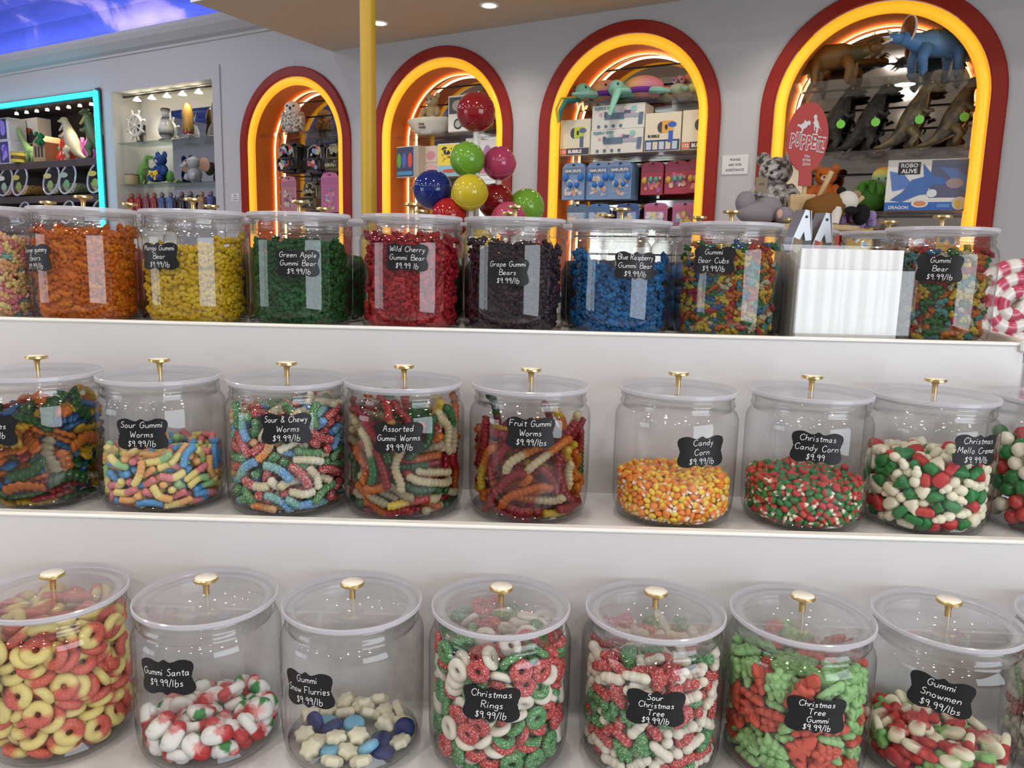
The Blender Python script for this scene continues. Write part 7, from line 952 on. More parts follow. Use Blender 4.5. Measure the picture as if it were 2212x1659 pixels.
# ---------------------------------------------------------------- goods in the niches, placed from image pixel boxes projected to assumed depths
def carton(name, label, cat, s0, s1, z0, h, d, depth, col, art=None, group=None, turn=0, mat=None):
    w_ = s1-s0; t = wthing(name, label, cat, (s0+s1)/2, z0, d, group, turn)
    part('carton', MB().rbox((0, depth/2, h/2), (w_, depth, h), .0015, col), mat or M_vc, t, False)
    if art: m_ = MB(); art(m_, w_, h); part('printed_front', m_, M_vc, t, False)
    return t
def noise_patches(mb, w_, h, cols, n, seed, y=-.001, x0=None, z0=0, z1=None, r=.02):
    R_ = random.Random(seed)
    for i in range(n): oval(mb, R_.uniform(-w_/2+r, w_/2-r), R_.uniform(z0+r, (z1 or h)-r), r*R_.uniform(.35, .9), r*R_.uniform(.35, .9), y-.00012*i, R_.choice(cols), 9, R_.uniform(0, 3))
BLK = (.015, .015, .017); WHT = (.75, .73, .70); CRM = (.68, .62, .48); GLD = (.55, .33, .08)
# owl
t = wthing('owl_plush', 'white speckled owl plush on the top shelf of the leftmost arch', 'plush toy', -2.68, .798, .09, None, .45)
owl_m = pm('owl_feathers', (.72, .68, .60), .9, noise=(.20, .17, .13), nscale=75, bump=.5)
part('body', MB().ell((0, 0, .075), (.068, .058, .08)).ell((-.03, -.03, .008), (.022, .03, .012)).ell((.03, -.03, .008), (.022, .03, .012)), owl_m, t)
for s_ in (-1, 1): part('wing', MB().ell((.062*s_, .005, .075), (.018, .045, .065)), owl_m, t)
part('head', MB().ell((0, 0, .158), (.054, .050, .046), 16, 12, (.74, .70, .62)), M_plush, t)
for s_ in (-1, 1): part('eye', MB().ell((.022*s_, -.046, .166), .0075, 8, 6, BLK), M_vg, t)
part('beak', MB().ell((0, -.052, .150), (.008, .010, .012), 8, 6, BLK), M_vg, t)
# backpacks hanging in the leftmost arch
def backpack(label, s, z, d, w_, h, col, cols, seed, deep=.09, m_letter=False):
    t = wthing('mini_backpack', label, 'backpack', s, z, d, 'small patterned backpacks in the leftmost arch')
    part('body', MB().rbox((0, deep/2, h*.5), (w_, deep, h*.98), .022, col), M_vc, t, True, angle=180)
    pk = MB().rbox((0, -.012, h*.27), (w_*.9, .03, h*.45), .012, col); part('pocket', pk, M_vc, t, True, angle=180)
    art = MB(); noise_patches(art, w_*.9, h, cols, 16, seed, -.003, z0=h*.52, z1=h*.95, r=.02); noise_patches(art, w_*.85, h, cols, 14, seed+1, -.0285, z0=h*.08, z1=h*.46, r=.018); part('pattern', art, M_vc, t, False)
    part('handle', MB().tube([(-.025, deep*.5, h*.97), (-.02, deep*.5, h+.03), (.02, deep*.5, h+.03), (.025, deep*.5, h*.97)], .006, 8, BLK), M_vc, t)
    for s_ in (-1, 1): part('strap', MB().tube([(s_*w_*.3, deep, h*.9), (s_*w_*.34, deep+.02, h*.5), (s_*w_*.3, deep, h*.08)], .01, 6, BLK, flat=.4), M_vc, t)
    part('zip', MB().tube([(-w_*.42, -.001, h*.5), (-w_*.4, -.001, h*.8), (0, -.001, h*.95), (w_*.4, -.001, h*.8), (w_*.42, -.001, h*.5)], .003, 6, (.4, .38, .36)), M_vc, t)
    return t
backpack('black backpack with colourful patches hanging under the owl', -2.69, .535, .035, .155, .195, (.03, .035, .04), [(.6, .55, .5), (.5, .04, .03), (.05, .12, .4), (.3, .33, .2)], 1, .13)
backpack('navy backpack with red and blue patches, middle of the owl arch row', -2.455, .525, .05, .14, .19, (.06, .06, .08), [(.45, .05, .05), (.2, .3, .5), (.5, .4, .25)], 2)
backpack('camouflage backpack at the right end of the owl arch row', -2.285, .53, .05, .15, .18, (.14, .13, .08), [(.35, .32, .2), (.05, .05, .03), (.25, .22, .12)], 3)
backpack('camouflage backpack in the lower row of the owl arch', -2.54, .285, .09, .15, .195, (.14, .13, .08), [(.35, .32, .2), (.05, .05, .03), (.25, .22, .12)], 4)
def hang_card(name, label, s, z, d, w_, h, top, cols, seed, group, n=1, blister=None, title=None, tcol=WHT, body=None):
    """hanging card with rounded top; n cards hang one behind the other"""
    out = []
    for k in range(n):
        t = wthing(name, label if k == 0 else label.split(',')[0]+', hanging behind the front card', 'toy pack', s, z, d+k*.02, group)
        P = [(-w_*.5, 0), (w_*.5, 0), (w_*.5, h*.86), (w_*.38, h*.97), (w_*.1, h), (-w_*.1, h), (-w_*.38, h*.97), (-w_*.5, h*.86)]
        c = MB(); n_ = len(P); c.add([(p[0], y, p[1]) for y in (0, .003) for p in P], [tuple(range(n_)), tuple(range(2*n_-1, n_-1, -1))]+[(i, n_+i, n_+(i+1) % n_, (i+1) % n_) for i in range(n_)], body or top)
        part('card', c, M_vc, t, False); out.append(t)
        if k == 0:
            a = MB(); rect(a, -w_*.47, h*.68, w_*.47, h*.86, -.0008, mixc(top, (.02, .02, .08), .35)); noise_patches(a, w_*.95, h, cols, 22, seed, -.001, z0=.004, z1=h*.66, r=w_*.14)
            if title: print_text(a, title, (0, h*.765), h*.075, tcol, y=-.006, w=w_*.72, bold=.03)
            oval(a, 0, h*.93, .010, .005, -.001, BLK); part('printed_front', a, M_vc, t, False)
            part('peg', MB().tube([(0, -.03, h*.935), (0, DEP-d, h*.935)], .0025, 8), steel, t)
        if blister:
            for (bx, bz, br, bc) in blister: part('blister', MB().ell((bx*w_, -.004, bz*h), (br*w_, .012, br*w_*1.25), 12, 8, bc), M_vg, t)
        else: part('clear_pouch', MB().rbox((0, -.012, h*.34), (w_*.92, .022, h*.64), .008), acrylic, t)
    return out
hang_card('toy_bag', 'pale pink bagged toy at the lower left of the owl arch', -2.73, .285, .09, .135, .235, (.55, .22, .30), [(.55, .3, .35), (.6, .5, .4), (.2, .1, .15)], 5, 'bagged toys in the leftmost arch')
hang_card('toy_bag', 'bright pink bagged toy at the lower right of the owl arch', -2.335, .275, .06, .15, .255, (.6, .16, .36), [(.65, .2, .4), (.3, .2, .4), (.6, .5, .35)], 6, 'bagged toys in the leftmost arch')
# arch behind the lollipops
t = wthing('boat_shaped_pack', 'white boat shaped pack with a tan plush sitting in it', 'toy pack', -1.58, .724, .06); bm_ = MB(); n = 24
vs = []; fs = []
for k, (zz, sx, sy) in enumerate(((0, .09, .05), (.03, .125, .065), (.07, .155, .08), (.085, .162, .085), (.095, .160, .083), (.085, .145, .07))):
    for q in range(n): vs.append((sx*cos(2*pi*q/n), .06+sy*sin(2*pi*q/n), zz))
for k in range(5):
    for q in range(n): fs.append((k*n+q, k*n+(q+1) % n, (k+1)*n+(q+1) % n, (k+1)*n+q))
fs += [tuple(range(n-1, -1, -1)), tuple(5*n+q for q in range(n))]
part('tray', bm_.add(vs, fs, (.62, .58, .50)), M_vc, t, angle=60); lt = MB(); print_text(lt, 'STAR', (-.01, .057), .014, BLK, y=-.018, bold=.04); print_text(lt, 'WARS', (-.01, .039), .014, BLK, y=-.012, bold=.04); part('lettering', lt, M_vc, t, False)
def teddy(name, label, s, z, d, k, col, cat='plush toy', face=None, ears=.022, snout=True, group=None, turn=0, mat=None):
    t = wthing(name, label, cat, s, z+.006 if z else 0, d, group, turn); face = face or mixc(col, (1, 1, 1), .35); mt = mat or M_plush
    b = MB().ell((0, 0, .075*k), (.055*k, .048*k, .07*k), 14, 10, col)
    for q in (-1, 1): b.tube([(.04*k*q, -.01*k, .11*k), (.075*k*q, -.035*k, .07*k), (.07*k*q, -.055*k, .045*k)], [.024*k, .022*k, .014*k], 10, col).tube([(.03*k*q, -.01*k, .03*k), (.05*k*q, -.06*k, .022*k), (.055*k*q, -.085*k, .03*k)], [.03*k, .026*k, .02*k], 10, col)
    part('body', b, mt, t, angle=180); part('head', MB().ell((0, -.01*k, .165*k), (.052*k, .047*k, .045*k), 14, 10, col), mt, t)
    for q in (-1, 1): part('ear', MB().ell((.042*k*q, 0, .205*k), (ears*k, .01*k, ears*k), 10, 8, col), mt, t); part('eye', MB().ell((.019*k*q, -.054*k, .172*k), .006*k, 8, 6, BLK), M_vg, t)
    if snout: part('snout', MB().ell((0, -.052*k, .152*k), (.020*k, .016*k, .015*k), 10, 8, face), mt, t); part('nose', MB().ell((0, -.068*k, .157*k), (.006*k, .004*k, .005*k), 8, 6, BLK), M_vg, t)
    return t
teddy('tan_plush', 'tan sitting plush toy resting in the white boat shaped pack', -1.57, .79, .13, .78, (.42, .34, .20))
def art_grey(mb, w_, h): rect(mb, -w_*.45, h*.5, w_*.45, h*.95, -.001, (.06, .06, .07)); oval(mb, 0, h*.72, w_*.3, h*.15, -.0016, (.4, .36, .3)); oval(mb, 0, h*.22, w_*.22, w_*.22, -.001, BLK); oval(mb, 0, h*.22, w_*.15, w_*.15, -.0014, (.4, .45, .4))
carton('grey_toy_box', 'grey and white toy box beside the boat shaped pack, half behind the red ball', 'box', -1.41, -1.27, .724, .205, .06, .12, WHT, art_grey)
teddy('brown_plush', 'brown sitting plush half hidden behind the topmost red lollipop', -1.17, .724, .12, 1.05, (.26, .16, .07))
def art_a(mb, w_, h):
    rect(mb, -w_*.48, h*.03, w_*.3, h*.97, -.001, (.04, .05, .12)); rect(mb, w_*.3, h*.03, w_*.48, h*.97, -.001, (.35, .33, .3))
    for x, c in ((-.36, (.1, .35, .08)), (-.12, (.06, .12, .45)), (.14, (.6, .07, .04))): oval(mb, x*w_, h*.55, w_*.1, h*.24, -.0016, c)
    rect(mb, -w_*.45, h*.08, w_*.25, h*.2, -.0016, (.06, .25, .5))
carton('playset_box', 'dark box with three coloured figures on its front, left end of the lower shelf', 'box', -1.78, -1.60, .475, .183, .035, .10, (.55, .5, .4), art_a, None, -.12)
def art_b(mb, w_, h):
    oval(mb, 0, h*.7, w_*.26, h*.14, -.001, (.6, .25, .3)); oval(mb, w_*.05, h*.3, w_*.3, h*.12, -.001, (.65, .4, .42)); rect(mb, -w_*.4, h*.47, w_*.4, h*.49, -.001, (.4, .3, .3))
carton('pale_drawing_box', 'pale pink box with pink line drawings on the lower shelf', 'box', -1.615, -1.49, .475, .185, .09, .09, (.62, .52, .46), art_b)
def art_c(mb, w_, h): rect(mb, -w_*.48, h*.34, w_*.48, h*.97, -.001, (.78, .62, .05)); noise_patches(mb, w_*.9, h, [BLK, (.5, .35, .02)], 26, 9, -.0012, z0=h*.36, z1=h*.95, r=.012); rect(mb, -w_*.48, h*.03, w_*.48, h*.33, -.001, (.25, .5, .65)); oval(mb, .0, h*.17, w_*.3, h*.06, -.0016, (.55, .08, .05))
carton('yellow_doodle_box', 'yellow box with black doodles behind the green lollipop', 'box', -1.49, -1.315, .475, .19, .07, .10, WHT, art_c)
carton('white_game_box', 'plain white box partly hidden by the green lollipop', 'box', -1.305, -1.20, .475, .215, .09, .10, (.66, .63, .58), lambda mb, w_, h: oval(mb, 0, h*.6, w_*.3, h*.2, -.001, (.3, .4, .5)))
carton('doll_box', 'white and pink box above the pink lollipop', 'box', -1.185, -1.05, .475, .195, .06, .10, (.6, .62, .66), lambda mb, w_, h: (oval(mb, -.02, h*.6, w_*.2, h*.25, -.001, (.35, .18, .4)), oval(mb, .035, h*.6, w_*.15, h*.2, -.0012, (.65, .45, .1)), rect(mb, -w_*.45, h*.05, w_*.45, h*.2, -.001, (.6, .2, .35))))
# turtle arch
def turtle(label, s, z, d, k, turn, reach):
    t = wthing('turtle_plush', label, 'plush toy', s, z, d, 'turtle plushes', turn); G = (.25, .52, .42)
    part('shell', MB().ell((0, 0, .055*k), (.10*k, .085*k, .058*k), 18, 12, lambda v: mixc((.75, .42, .18), (.72, .30, .42), sstep(-.06, .07, v[0]))), M_plush, t)
    part('fringe', MB().torus(.088*k, .017*k, 26, 8, (.16, .04, .30), (0, 0, .032*k), .8), M_plush, t)
    h_ = MB().ell((-.12*k, -.07*k, .045*k), (.042*k, .045*k, .04*k), 14, 10, G); h_.tube([(-.06*k, -.03*k, .035*k), (-.11*k, -.06*k, .042*k)], .026*k, 10, G); part('head', h_, M_plush, t)
    for q in (-1, 1): part('eye', MB().ell((-.135*k+.03*q*k, -.107*k, .058*k), .007*k, 8, 6, BLK), M_vg, t)
    for i, (p0, p1, p2) in enumerate((((-.05, -.06, .03), (-.10, -.13, .02), reach), ((.05, -.06, .03), (.10, -.10, .02), (.15, -.10, .013)), ((-.06, .06, .03), (-.11, .09, .02), (-.14, .10, .013)), ((.06, .06, .03), (.10, .08, .02), (.13, .09, .013)))):
        part('flipper', MB().tube([tuple(a*k for a in p0), tuple(a*k for a in p1), tuple(a*k for a in p2)], [.028*k, .03*k, .012*k], 10, G, flat=.6), M_plush, t)
    return t
turtle('mint turtle plush with an orange shell lying at the left of the shelf', -.44, .832, .125, 1.0, .35, (-.17, -.15, .015))
turtle('mint turtle plush hanging a flipper over the shelf edge, in the middle', -.235, .832, .125, 1.05, .15, (-.13, -.15, -.095))
def crab(label, s, z, d, k, col, col2):
    t = wthing('crab_plush', label, 'plush toy', s, z, d, 'crab plushes'); part('body', MB().ell((0, 0, .03*k), (.05*k, .036*k, .028*k), 14, 10, col), M_plush, t)
    for q in (-1, 1): part('eye_stalk', MB().ell((.02*k*q, -.015*k, .066*k), (.013*k, .013*k, .015*k), 10, 8, col2), M_plush, t); part('eye', MB().ell((.02*k*q, -.028*k, .069*k), .005*k, 8, 6, BLK), M_vg, t); part('claw', MB().ell((.058*k*q, -.02*k, .025*k), (.022*k, .018*k, .016*k), 10, 8, col2), M_plush, t)
crab('orange crab plush peeping out at the left end of the turtle shelf', -.582, .832, .09, .9, (.72, .36, .18), (.7, .34, .40)); crab('lilac crab plush right of the turtles, the lower one', -.035, .832, .09, 1.0, (.45, .55, .38), (.55, .32, .5)); crab('orange crab plush sitting above the lilac crab', .03, .885, .12, 1.05, (.75, .38, .2), (.72, .36, .4)); crab('yellow green crab plush at the right end of the turtle shelf', .062, .832, .06, .85, (.55, .62, .25), (.3, .5, .4))
t = wthing('hanging_flipper_plush', 'teal plush arm with a yellow edge hanging at the left under the turtles', 'plush toy', -.60, .832, .03); part('arm', MB().tube([(.03, .03, .01), (-.02, -.03, .0), (-.045, -.04, -.05), (-.05, -.03, -.105)], [.026, .028, .022, .008], 10, (.06, .25, .25), flat=.5), M_plush, t); part('edging', MB().tube([(.025, .0, .02), (-.04, -.045, .012), (-.068, -.045, -.04), (-.062, -.03, -.11)], .006, 8, (.7, .5, .08)), M_plush, t)
def bubble_art(gun, frame, txt=True, blue=False):
    def f(mb, w_, h):
        rect(mb, -w_*.48, h*.02, w_*.48, h*(.20 if not blue else .3), -.001, (.04, .04, .06) if not blue else (.03, .06, .18))
        gx = w_*.12; gz = h*.62; oval(mb, gx-w_*.14, gz, w_*.13, h*.15, -.001, (.05, .05, .06)); rect(mb, gx-w_*.14, gz-h*.14, gx+w_*.18, gz+h*.16, -.0014, gun); rect(mb, gx+w_*.05, gz-h*.4, gx+w_*.17, gz-h*.1, -.0016, frame); oval(mb, gx+w_*.14, gz+h*.06, w_*.12, h*.07, -.0018, frame); oval(mb, gx-w_*.02, gz, w_*.04, h*.07, -.002, BLK)
        if blue:
            for k in range(5): rect(mb, -w_*.44+k*w_*.18, h*.05, -w_*.44+k*w_*.18+w_*.14, h*.25, -.0016, (.62, .55, .42) if k % 2 else (.5, .55, .6))
            print_text(mb, 'BUBBLE', (-w_*.24, h*.40), h*.075, (.03, .03, .03), y=-.0016, bold=.04)
        else:
            rect(mb, -w_*.48, h*.02, -w_*.26, h*.20, -.0014, (.6, .12, .06)); print_text(mb, '132', (-w_*.37, h*.11), h*.09, WHT, y=-.002, bold=.03); print_text(mb, 'BUBBLE', (w_*.02, h*.11), h*.10, WHT, y=-.002, bold=.05)
    return f
carton('bubble_toy_box', 'tan bubble toy box with a green gun, left end of its shelf', 'box', -.662, -.486, .555, .185, .03, .12, CRM, bubble_art((.45, .55, .04), (.08, .12, .22)), 'bubble toy boxes')
carton('bubble_toy_box', 'tan bubble toy box with a blue and orange gun', 'box', -.183, .005, .555, .188, .03, .12, (.70, .62, .48), bubble_art((.7, .35, .05), (.03, .1, .5), True, True), 'bubble toy boxes')
carton('bubble_toy_box', 'tan bubble toy box with a green gun, cut by the right arch edge', 'box', .012, .19, .555, .19, .03, .12, CRM, bubble_art((.45, .55, .04), (.03, .1, .4)), 'bubble toy boxes')
def long_art(mb, w_, h):
    noise_patches(mb, w_, h, [(.6, .35, .4), (.25, .5, .5), (.6, .6, .65)], 14, 33, -.0008, z0=h*.35, r=.02)
    rect(mb, -w_*.25, h*.40, w_*.12, h*.66, -.003, (.10, .16, .24)); rect(mb, w_*.1, h*.46, w_*.46, h*.60, -.003, (.35, .34, .46)); rect(mb, -w_*.26, h*.5, -w_*.20, h*.72, -.0034, (.06, .1, .16)); flat(mb, [(w_*.38, h*.15), (w_*.46, h*.15), (w_*.48, h*.62), (w_*.40, h*.62)], -.0034, (.10, .16, .24)); rect(mb, w_*.12, h*.62, w_*.24, h*.74, -.0034, (.08, .1, .2))
    for k in range(4): oval(mb, -w_*.36+k*w_*.14, h*.13, w_*.03, h*.07, -.003, (.1, .14, .2))
    print_text(mb, 'BUBBLE GUN', (-w_*.26, h*.88), h*.12, (.08, .3, .32), y=-.003, bold=.04)
carton('bubble_gun_box', 'long white bubble gun box, lower of the two stacked', 'box', -.481, -.19, .555, .122, .03, .13, (.66, .64, .60), long_art, 'long bubble gun boxes'); carton('bubble_gun_box', 'long white bubble gun box, upper of the two stacked', 'box', -.479, -.188, .678, .122, .032, .13, (.66, .64, .60), long_art, 'long bubble gun boxes')
BL = [(-.34, .60, .13, (.02, .16, .55)), (.34, .60, .13, (.02, .16, .55)), (-.13, .40, .10, (.02, .16, .55)), (.16, .40, .10, (.02, .16, .55))]
for i, (s_, d_, n_) in enumerate(((-.574, .03, 3), (-.438, .045, 3), (-.312, .04, 6))): hang_card('egg_toy_card', ('left', 'middle', 'right')[i]+'most'.replace('most', '')+' blue egg toy card stack under the bubble gun boxes, front card', s_, .324, d_, .132, .195, (.16, .26, .45), [(.5, .5, .55), (.2, .3, .5), (.55, .3, .2), (.6, .55, .4)], 40+i, 'blue egg toy cards', n_, BL, 'SMURFS', (.7, .66, .6))
RLB = [(-.05, .45, .11, (.10, .32, .26)), (.2, .46, .11, (.12, .30, .25)), (-.34, .42, .13, (.5, .32, .06)), (.38, .48, .08, (.4, .2, .2))]
for i, (s_, z_0) in enumerate(((-.146, .346), (-.018, .348), (.098, .352))): hang_card('red_toy_card', ('left', 'middle', 'right')[i]+' red toy card stack beside the blue ones, front card', s_, z_0, .07, .118, .165, (.33, .03, .06), [(.55, .2, .15), (.6, .45, .35), (.3, .1, .3), (.5, .1, .2)], 50+i, 'red toy cards', 3, RLB, None)
for i, (s_, c) in enumerate(((-.562, (.16, .30, .42)), (-.435, (.12, .28, .55)), (-.27, (.04, .10, .28)), (-.117, (.62, .12, .20)), (.035, (.66, .14, .22)))):
    hang_card('play_pack_card', ['grey blue', 'light blue', 'dark blue', 'coral', 'pink'][i]+' header pack in the bottom row of the turtle arch', s_, .19, .07, .125, .115, c, [(.6, .45, .1), (.5, .2, .15), (.15, .3, .6), (.6, .5, .5)], 60+i, 'header packs in the bottom row', 1, None, None, body=mixc(c, (.05, .1, .4), .4))
# dinosaur arch
def theropod(name, label, s, z, d, k, col, belly, turn=0, tagc=None, group=None, head=0, jaw=.0, mat=None, claws=None):
    """upright two-legged dinosaur, one skin from tail to snout"""
    t = wthing(name, label, 'toy dinosaur', s, z, d, group, turn)
    P = [(-.34, 0, .03), (-.25, 0, .05), (-.15, 0, .10), (-.06, 0, .19), (.0, 0, .30), (.05, 0, .42), (.085, 0, .52), (.11, 0, .60), (.15, 0, .655), (.21, 0, .655), (.255, 0, .645)]
    R_ = [.012, .03, .055, .095, .115, .105, .078, .055, .052, .042, .022]
    m_ = MB().tube([(p[0]*k, p[1]*k, p[2]*k*1.0) for p in P], [r*k for r in R_], 14, lambda q: col)
    for q in (-1, 1):
        m_.tube([(-.02*k, .07*k*q, .22*k), (.05*k, .09*k*q, .14*k), (.0, .09*k*q, .06*k), (.02*k, .09*k*q, .012*k)], [.07*k, .055*k, .034*k, .03*k], 10, col).ell((.05*k, .09*k*q, .014*k), (.055*k, .035*k, .016*k), 10, 6, col)
        m_.tube([(.07*k, .07*k*q, .44*k), (.13*k, .10*k*q, .38*k), (.18*k, .09*k*q, .40*k), (.2*k, .09*k*q, .385*k)], [.036*k, .026*k, .02*k, .012*k], 8, col)
    m_.ell((.17*k, 0, .665*k), (.085*k, .052*k, .05*k), 12, 8, col).ell((.25*k, 0, .655*k), (.07*k, .034*k, .026*k), 12, 8, col)
    m_.c = [mixc(c, belly, .8*sstep(.02, .1, (v[0]-.25*(v[2]-.3*k)-.03*k)/k)) if v[2] > .12*k and v[2] < .55*k and abs(v[1]) < .06*k else c for v, c in zip(m_.v, m_.c)]
    part('body', m_, mat or M_vc, t, angle=180)
    part('jaw', MB().tube([(.14*k, 0, .63*k), (.22*k, 0, (.615-jaw)*k), (.30*k, 0, (.61-jaw*1.8)*k)], [.034*k, .028*k, .014*k], 8, belly), mat or M_vc, t)
    for q in (-1, 1): part('eye', MB().ell((.165*k, .05*k*q, .685*k), .010*k, 8, 6, (.6, .45, .1)), M_vg, t)
    if claws:
        for q in (-1, 1): part('toe_claws', MB().ell((.105*k, .105*k*q, .01*k), (.016*k, .01*k, .008*k), 6, 5, claws).ell((.108*k, .08*k*q, .01*k), (.016*k, .01*k, .008*k), 6, 5, claws), M_vc, t)
    if tagc: part('price_tag', MB().lathe([(0, -.001), (.019, -.001), (.019, .001), (0, .001)], 18, tagc).xf(Matrix.Translation((.06*k, -.125*k, .30*k))@Matrix.Rotation(pi/2, 4, 'X')), M_vc, t); part('tag_tie', MB().tube([(.05*k, -.11*k, .36*k), (.06*k, -.124*k, .33*k)], .0015, 5, WHT), M_vc, t)
    return t
GT = (.18, .6, .06); dk = pm('dark_toy_hide', (.009, .009, .009), .6, spec=.3, noise=(.035, .032, .028), nscale=30, bump=.6); dk2 = pm('bronzed_toy_hide', (.045, .04, .032), .4, noise=(.13, .09, .035), nscale=22, bump=.6)
for i, (s_, mt, lab) in enumerate(((.70, dk, 'black upright toy dinosaur, left of the row and partly behind the sign'), (.845, dk, 'black upright toy dinosaur, second from the left in its row'), (1.02, dk2, 'bronzed upright toy dinosaur, third from the left in its row'), (1.19, dk2, 'bronzed upright toy dinosaur at the right end of its row'))):
    theropod('upright_dinosaur', lab, s_, .518, .13, .42, (.03, .03, .03), (.04, .035, .03), .25, GT, 'dark upright toy dinosaurs', mat=mt, claws=(.5, .36, .08))
def quad(name, label, s, z, d, k, col, col2, turn, horned, tagged=False, mat=None):
    t = wthing(name, label, 'toy dinosaur', s, z, d, None, turn)
    stripe = lambda q: mixc(col, col2, .8 if sin(q*38) > .45 else 0)
    m_ = MB().tube([tuple(a*k for a in p) for p in ((.62, 0, .10), (.46, 0, .20), (.30, 0, .30), (.12, 0, .36), (-.08, 0, .36), (-.22, 0, .35), (-.33, 0, .38), (-.42, 0, .40))], [r*k for r in (.012, .05, .11, .155, .15, .115, .085, .075)], 16, stripe if not horned else (lambda q: col))
    for x, f_ in ((.22, .02), (-.16, -.05)):
        for q in (-1, 1): m_.tube([(x*k, .09*k*q, .30*k), ((x+f_)*k, .11*k*q, .16*k), ((x+f_*.6)*k, .11*k*q, .02*k), ((x+f_*.6-.03)*k, .11*k*q, .0)], [.085*k, .055*k, .045*k, .05*k], 10, col)
    part('body', m_, mat or M_vc, t, angle=180)
    hd = MB().ell((-.48*k, 0, .40*k), (.105*k, .07*k, .065*k), 14, 10, col); part('head', hd, mat or M_vc, t)
    for q in (-1, 1): part('eye', MB().ell((-.50*k, .062*k*q, .43*k), .014*k, 8, 6, (.7, .68, .62) if horned else (.1, .06, .02)), M_vg, t)
    if horned:
        fr_ = MB().ell((-.34*k, 0, .50*k), (.035*k, .15*k, .15*k), 18, 12, (.17, .06, .03)); part('frill', fr_, M_vc, t); part('frill_edge', MB().torus(.15*k, .012*k, 26, 6, (.7, .68, .62)).xf(Matrix.Translation((-.35*k, 0, .50*k))@Matrix.Rotation(pi/2, 4, 'Y')), M_vc, t)
        for p0, p1 in (((-.54, 0, .43), (-.62, 0, .49)), ((-.56, .03, .37), (-.64, .035, .33)), ((-.56, -.03, .37), (-.64, -.035, .33)), ((-.57, 0, .40), (-.66, 0, .40))): part('horn', MB().tube([tuple(a*k for a in p0), tuple(a*k for a in p1)], [.022*k, .004*k], 8, (.75, .73, .68)), M_vc, t)
        lt = MB()
        for q in range(5): lt.tube([((-.1+.08*q)*k, -.06*k, .505*k), ((-.06+.08*q)*k, -.12*k, .45*k), ((-.02+.08*q)*k, -.06*k, .505*k)], .005*k, 5, (.5, .5, .05))
        part('yellow_markings', lt, M_vc, t)
    else:
        for q in range(5): part('crest_spike', MB().tube([((-.36-.025*q)*k, 0, (.46+.01*q)*k), ((-.35-.025*q)*k, 0, (.52+.02*q)*k)], [.014*k, .003*k], 6, col2), M_vc, t)
        for q in (-1, 1): part('horn', MB().tube([(-.46*k, .04*k*q, .45*k), (-.53*k, .06*k*q, .50*k), (-.58*k, .06*k*q, .47*k)], [.022*k, .016*k, .004*k], 8, (.10, .06, .02)), M_vc, t)
    if tagged:
        m_ = MB().rbox((.36*k, -.13*k, .22*k), (.034, .002, .05), .0008, (.66, .60, .48)); part('price_tag', m_, M_vc, t, False)
    return t
quad('brown_dinosaur', 'brown and green striped toy dinosaur with a paper tag', .69, .828, .12, .345, (.17, .085, .02), (.05, .05, .012), pi-.15, False, True); quad('blue_triceratops', 'blue horned toy dinosaur with yellow markings', 1.09, .828, .11, .37, (.085, .22, .46), (.07, .18, .4), .6, True)
def art_dragon(mb, w_, h):
    rect(mb, -w_*.5, 0, w_*.5, h*.16, -.001, (.03, .14, .5)); rect(mb, w_*.02, h*.22, w_*.48, h*.98, -.001, (.10, .11, .2)); rect(mb, -w_*.2, h*.2, w_*.5, h*.24, -.0014, WHT)
    flat(mb, [(-w_*.47, h*.78), (-w_*.3, h*.72), (-w_*.18, h*.5), (-w_*.3, h*.42), (-w_*.42, h*.38)], -.002, (.10, .2, .5)); flat(mb, [(-w_*.2, h*.6), (-w_*.06, h*.66), (-w_*.08, h*.92), (w_*.06, h*.66), (w_*.12, h*.66), (w_*.22, h*.56), (w_*.2, h*.5), (w_*.08, h*.5), (w_*.0, h*.42), (w_*.04, h*.32), (-w_*.1, h*.3), (-w_*.3, h*.16), (-w_*.44, h*.2), (-w_*.3, h*.36)], -.0024, (.06, .15, .42)); oval(mb, w_*.05, h*.33, w_*.06, h*.08, -.003, (.7, .72, .78))
    oval(mb, -w_*.08, h*.13, w_*.10, h*.08, -.003, WHT); oval(mb, -w_*.08, h*.13, w_*.075, h*.055, -.0034, (.65, .25, .12)); oval(mb, w_*.38, h*.13, w_*.09, h*.13, -.003, (.5, .5, .45)); oval(mb, w_*.36, h*.12, w_*.035, h*.08, -.0034, (.6, .4, .05)); rect(mb, w_*.12, h*.05, w_*.27, h*.12, -.003, (.12, .25, .6))
    flat(mb, [(w_*.1, h*.85), (w_*.3, h*.8), (w_*.46, h*.62), (w_*.44, h*.35), (w_*.3, h*.5), (w_*.2, h*.7)], -.002, (.09, .16, .38)); oval(mb, w_*.3, h*.52, w_*.1, h*.1, -.0026, (.3, .24, .26))
    rect(mb, -w_*.37, h*.71, -w_*.11, h*.95, -.003, BLK)
    for q, zz in (('ROBO', .885), ('ALIVE', .775)): print_text(mb, q, (-w_*.24, h*zz), h*.085, WHT, y=-.004, bold=.03)
    print_text(mb, 'DRAGON', (-w_*.33, h*.055), h*.065, WHT, y=-.003, bold=.03)
carton('dragon_toy_box', 'blue and white dragon toy box on the lowest shelf of the rightmost arch', 'box', .955, 1.285, .253, .215, .035, .13, WHT, art_dragon, None, .06)
t = wthing('green_leafy_plush', 'dark green leafy plush left of the dragon box', 'plush toy', .885, .253, .12); R_ = random.Random(4); part('body', MB().ell((0, 0, .06), (.075, .06, .06), 12, 8, (.04, .12, .02)), M_plush, t)
